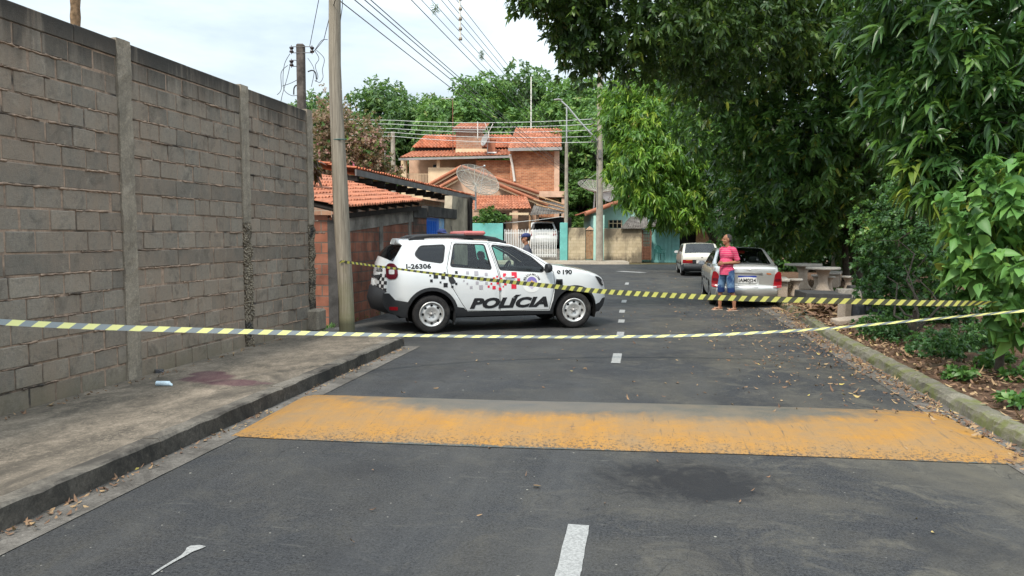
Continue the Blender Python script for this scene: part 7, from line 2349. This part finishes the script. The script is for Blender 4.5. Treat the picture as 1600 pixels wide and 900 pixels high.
standing('man in a grey shirt standing beyond the white hatchback', bearing(1110, 38.5), PSI + rad(-150), 1.62, simple('faded_grey_shirt', (.25, .25, .27), .9, .2, var=.2), m_unit, (.17, .085, .055), None, .2)
# ------------------------------------------------------------------ concrete tables and stools
m_terrazzo = mat_concrete('pale_cast_concrete', (0.46, 0.42, 0.36), (0.62, 0.57, 0.50), (0.27, 0.225, 0.18), .55, 2.0).m
m_pedestal = mat_concrete('warm_cast_concrete', (0.44, 0.35, 0.27), (0.56, 0.46, 0.36), (0.25, .18, .13), .55, 2.0).m
def gat(px, py, z):
    u0, z0 = uz(px, py, 1); return hd(u0, 1) * ((EYE - z) / (EYE - z0)) + Vector((0, 0, z))
def stool(px, py, label, s=1.0, rz=0):
    b = gat(px, py, .16)
    r = thing('concrete_stool', label, 'stool', tuple(b), rz, 'concrete stools around the tables')
    m = MB(); m.lathe([(.001, .0), (.17 * s, 0), (.17 * s, .03), (.12 * s, .12), (.085 * s, .22), (.10 * s, .32), (.15 * s, .39), (.16 * s, .40)], 20); m.build('pedestal', m_pedestal, r)
    m = MB(); m.lathe([(.001, .40), (.19 * s, .40), (.20 * s, .415), (.20 * s, .445), (.19 * s, .455), (.001, .455)], 24); m.build('seat', m_terrazzo, r)
def table(px, py, label, square, R, h, rz=0.0):
    b = gat(px, py, .16)
    r = thing('concrete_table', label, 'table', tuple(b), rz, 'concrete picnic tables')
    m = MB(); m.lathe([(.001, 0), (.26, 0), (.26, .03), (.17, .12), (.13, .25), (.125, h - .2), (.17, h - .06), (.22, h)], 20); m.build('pedestal', m_pedestal, r)
    m = MB()
    if square: m.box((0, 0, h + .035), (2 * R, 2 * R, .07), bevel=.012)
    else: m.lathe([(.001, h), (R - .02, h), (R, h + .015), (R, h + .055), (R - .02, h + .07), (.001, h + .07)], 40)
    m.build('tabletop', m_terrazzo, r)
table(1254, 452, 'square concrete pedestal table next to the silver sedan', True, .37, .68, PSI + .35)
table(1285, 458, 'round concrete pedestal table to the right of the square one', False, .44, .64)
stool(1243, 463, 'hourglass concrete stool in front of the square table', .85)
stool(1276, 454, 'concrete stool between the two table pedestals', .8)
stool(1295, 457, 'concrete stool in front of the round table', .8)
stool(1325, 457, 'concrete stool standing apart to the right of the round table', .95)
def bench(px, py, label, rz):
    b = gat(px, py, .16)
    r = thing('concrete_bench', label, 'bench', tuple(b), rz, 'concrete benches')
    m = MB(); m.box((0, 0, .43), (1.1, .36, .07), bevel=.012); m.build('seat', m_terrazzo, r)
    for sx in (-1, 1):
        m = MB(); m.box((sx * .38, 0, .2), (.12, .28, .4), bevel=.01); m.build('leg', m_pedestal, r)
bench(1304, 448, 'concrete bench half hidden behind the round table', PSI + 1.1)
bench(1219, 462, 'concrete bench just behind the silver sedan', PSI + 1.3)
# rubble by the kerb
def rock(m, c, s, n=1, jag=.16, flat=False):
    bm = bmesh.new(); bmesh.ops.create_icosphere(bm, subdivisions=3, radius=1)
    ph = [random.uniform(0, 6) for _ in range(6)]
    for v in bm.verts:
        d = v.co.normalized()
        k = 1 + jag * (math.sin(d.x * 3 + ph[0]) * math.sin(d.y * 3 + ph[1]) + .6 * math.sin(d.z * 6 + ph[2]) * math.sin(d.x * 5 + ph[3])) + random.uniform(-.02, .02)
        q = Vector((max(-.75, min(.75, d.x * k * 1.1)), max(-.75, min(.75, d.y * k * 1.1)), max(-.7, min(.6, d.z * k))))
        v.co = Vector(c) + Vector((q.x * s[0], q.y * s[1], q.z * s[2]))
    bm.verts.index_update(); m.add([v.co.copy() for v in bm.verts], [[v.index for v in f.verts] for f in bm.faces], 0, False); bm.free()
m_rubble = mat_concrete('broken_concrete', (0.20, 0.185, 0.165), (0.36, 0.335, 0.29), (0.07, .065, .058), .5, 2.0, moss=(.10, .11, .05), mlo=.6).m
m_darkslab = mat_concrete('dark_slab', (0.05, 0.05, 0.05), (0.09, 0.09, 0.088), (0.03, .03, .03), .5, 2.0).m
m_bluerock = mat_concrete('grey_rock', (0.085, 0.09, 0.10), (0.15, 0.155, 0.165), (0.05, .05, .05), .5, 2.0).m
def rubble(name, label, cat, px, py, s, mat, rz=0, kind='rock'):
    b = gat(px, py, .14)
    m = MB()
    if kind == 'slab': m.box((0, 0, s[2] / 2), s, rx=random.uniform(-.08, .08), ry=random.uniform(-.12, .05), bevel=.015)
    else: rock(m, (0, 0, s[2] * .5), s)
    o = m.build(name, mat); o.location = b; o.rotation_euler[2] = rz
    return tag(o, label, cat)
rubble('concrete_slab', 'dark flat slab lying in front of the round table', 'slab', 1285, 470, (1.15, .6, .22), m_darkslab, PSI + .1, 'slab')
rubble('mossy_rock', 'mossy grey rock next to the dark slab and the lone stool', 'rock', 1325, 470, (.34, .3, .26), m_rubble)
rubble('mossy_rock', 'flat mossy rock at the foot of the slim trunks', 'rock', 1347, 464, (.42, .4, .26), m_darkslab)
rubble('broken_slab', 'broken pale concrete slab tilted over the grey rock by the kerb', 'slab', 1352, 487, (.75, .55, .12), m_rubble, PSI + .4, 'slab')
rubble('grey_rock', 'large bluish grey rock in the middle of the rubble by the kerb', 'rock', 1345, 497, (.34, .32, .34), m_bluerock, .4)
rubble('grey_rock', 'grey rock in front of the leafy bush, right of the bluish one', 'rock', 1378, 499, (.38, .34, .36), m_bluerock, 1.2)
rubble('concrete_block', 'upright beige concrete fragment left of the bluish grey rock', 'block', 1319, 498, (.17, .2, .36), m_pedestal, .5, 'slab')
rubble('concrete_footing', 'low beige concrete footing in front of the rubble', 'slab', 1338, 504, (.85, .28, .10), m_pedestal, PSI + .1, 'slab')
# heap of dry palm sheaths
def heap():
    c = gat(1300, 492, .13)
    n = 420
    P = np.array([[c.x + rng.normal(0, .30), c.y + rng.normal(0, .30), 0] for _ in range(n)])
    rr = np.hypot(P[:, 0] - c.x, P[:, 1] - c.y); P[:, 2] = .16 + np.maximum(0, .26 - rr * .36) * rng.random(n)
    an = rng.uniform(0, 6.28, n); d = norm(np.stack([np.cos(an), np.sin(an), rng.normal(.15, .3, n)], 1)); s = norm(np.cross(d, np.array([[0, 0, 1.]]) + rng.normal(0, .4, (n, 3))))
    o = leaves_object('dry_leaf_heap', P, d, s, rng.uniform(.16, .34, n), rng.uniform(.04, .075, n), np.full(n, .2), np.clip(rng.normal(.35, .2, n), 0, .8), lm_dead)
    tag(o, 'heap of brown dry leaves between the kerb and the concrete rubble', 'leaf heap', kind='stuff')
heap()
def litter_item(name, label, cat, px, py, z, size, col, rz, shape='bag'):
    b = gat(px, py, z); m = MB()
    if shape == 'bag': rock(m, (0, 0, size[2] * .4), size, jag=.3)
    else: m.tube([(-size[0], 0, size[1]), (size[0] * .6, 0, size[1]), (size[0] * .8, 0, size[1] * .6), (size[0], 0, size[1] * .45)], [size[1], size[1], size[1] * .6, size[1] * .45], 10)
    o = m.build(name, simple(name + '_plastic', col, .35, .5, var=.3, scale=20)); o.location = b; o.rotation_euler[2] = rz
    tag(o, label, cat)
litter_item('plastic_wrapper', 'crumpled mint green wrapper on the verge by the leaf heap', 'wrapper', 1263, 488, .14, (.10, .07, .06), (.25, .62, .48), .3)
litter_item('plastic_bottle', 'small crushed clear plastic bottle lying on the left sidewalk', 'bottle', 257, 603, .15, (.085, .026, .02), (.62, .76, .84), .1, 'bottle')
litter_item('dark_wrapper', 'dark crumpled wrapper at the foot of the block wall', 'wrapper', 249, 582, .15, (.06, .05, .035), (.06, .06, .065), .8)

# ------------------------------------------------------------------ barrier tape
def tape_mat(name, yel, blk):
    M = Mat(name, .28, .5)
    a = nd(M.nt, 'ShaderNodeAttribute', attribute_name='st')
    sp_ = nd(M.nt, 'ShaderNodeSeparateXYZ', {0: a.outputs['Vector']})
    k = M.math('FRACT', M.math('SUBTRACT', sp_.outputs[0], M.math('MULTIPLY', sp_.outputs[1], .42)))
    st = M.rng(M.math('ABSOLUTE', M.math('SUBTRACT', k, .5)), .245, .255)
    c = M.mix(st, yel, blk)
    M.color(c)
    tr = nd(M.nt, 'ShaderNodeBsdfTranslucent', {'Color': M.mix(st, (.8, .75, .12), (.10, .11, .10))})
    mx = nd(M.nt, 'ShaderNodeMixShader', {0: .28, 1: M.b.outputs[0], 2: tr.outputs[0]})
    out = [n for n in M.nt.nodes if n.type == 'OUTPUT_MATERIAL'][0]
    M.nt.links.new(mx.outputs[0], out.inputs[0])
    return M.m
m_tape = tape_mat('striped_tape', (0.78, 0.77, 0.24), (0.115, 0.12, 0.082))
m_tape_sheen = tape_mat('sky_sheen_striped_tape', (0.80, 0.78, 0.30), (0.24, 0.27, 0.275))  # sky reflection put into the colour: dark stripes paled to blue-grey
def tape(name, label, ctrl, w, tilt, period, mat):
    """ribbon through ctrl points; tilt(s) is the roll of its face, 0 = upright"""
    P = [Vector(p) for p in ctrl]
    L = [0]
    for a, b in zip(P[:-1], P[1:]): L.append(L[-1] + (b - a).length)
    n = int(L[-1] / .06)
    def cr(i, t):
        p0, p1, p2, p3 = P[max(0, i - 1)], P[i], P[i + 1], P[min(len(P) - 1, i + 2)]
        return .5 * ((2 * p1) + (p2 - p0) * t + (2 * p0 - 5 * p1 + 4 * p2 - p3) * t * t + (3 * p1 - p0 - 3 * p2 + p3) * t ** 3)
    pts = []
    for k in range(n + 1):
        s = L[-1] * k / n
        i = max(0, min(len(P) - 2, int(np.searchsorted(L, s)) - 1))
        pts.append(cr(i, (s - L[i]) / max(1e-6, L[i + 1] - L[i])))
    v, st, f = [], [], []
    s = 0
    for k, p in enumerate(pts):
        if k: s += (p - pts[k - 1]).length
        t = (pts[min(n, k + 1)] - pts[max(0, k - 1)]).normalized()
        side = t.cross(Vector((0, 0, 1))).normalized(); up = side.cross(t)
        a = tilt(s / L[-1])
        d = up * math.cos(a) + side * math.sin(a)
        for q in (-.5, 0, .5):
            v.append(p + d * w * q + side * .002 * math.sin(s * 9 + q)); st.append((s / period, q, 0))
        if k: o = (k - 1) * 3; f += [(o, o + 1, o + 4, o + 3), (o + 1, o + 2, o + 5, o + 4)]
    m = MB(); m.add(v, f, 0, True)
    o = m.build(name, mat, fix=False)
    at_ = o.data.attributes.new('st', 'FLOAT_VECTOR', 'POINT'); at_.data.foreach_set('vector', [c for q in st for c in q])
    return tag(o, label, 'barrier tape', 'striped police tapes')
dp = FV.dot(Vector((WPOLE.x, WPOLE.y, 0)))
up_pts = [at(px, py, d) for px, py, d in ((531, 409, dp - .16), (545, 410, dp - .15), (605, 418, 10.9), (720, 432.5, 10.2), (860, 447, 9.3), (950, 456, 8.8), (1100, 464, 8.1), (1220, 468, 7.7), (1380, 472, 7.5), (1480, 474, 7.6), (1562, 473, 7.9))]
tape('barrier_tape', 'upper yellow and black striped tape strung from the wooden pole across the police car', up_pts, .062, lambda t: .75 - .6 * t + .35 * math.sin(t * 9) * (1 - t) if t < .93 else .2 + (t - .93) * 12, .112, m_tape)
lo_pts = [at(px, py, d) for px, py, d in ((-160, 488, 5.0), (0, 503, 5.9), (200, 512.5, 7.0), (400, 518.5, 8.1), (545, 522, 8.9), (700, 525, 9.6), (850, 526.5, 10.0), (975, 526, 10.1), (1100, 523.5, 10.0), (1200, 519, 9.8), (1300, 512.5, 9.2), (1450, 499, 8.2), (1595, 486, 7.0), (1640, 482, 6.9))]
tape('barrier_tape', 'lower striped tape sagging from the block wall low across the road', lo_pts, .066, lambda t: -.75 + .1 * math.sin(t * 7) if t < .28 else max(-1.15, -.75 - (t - .28) * 3), .235, m_tape_sheen)
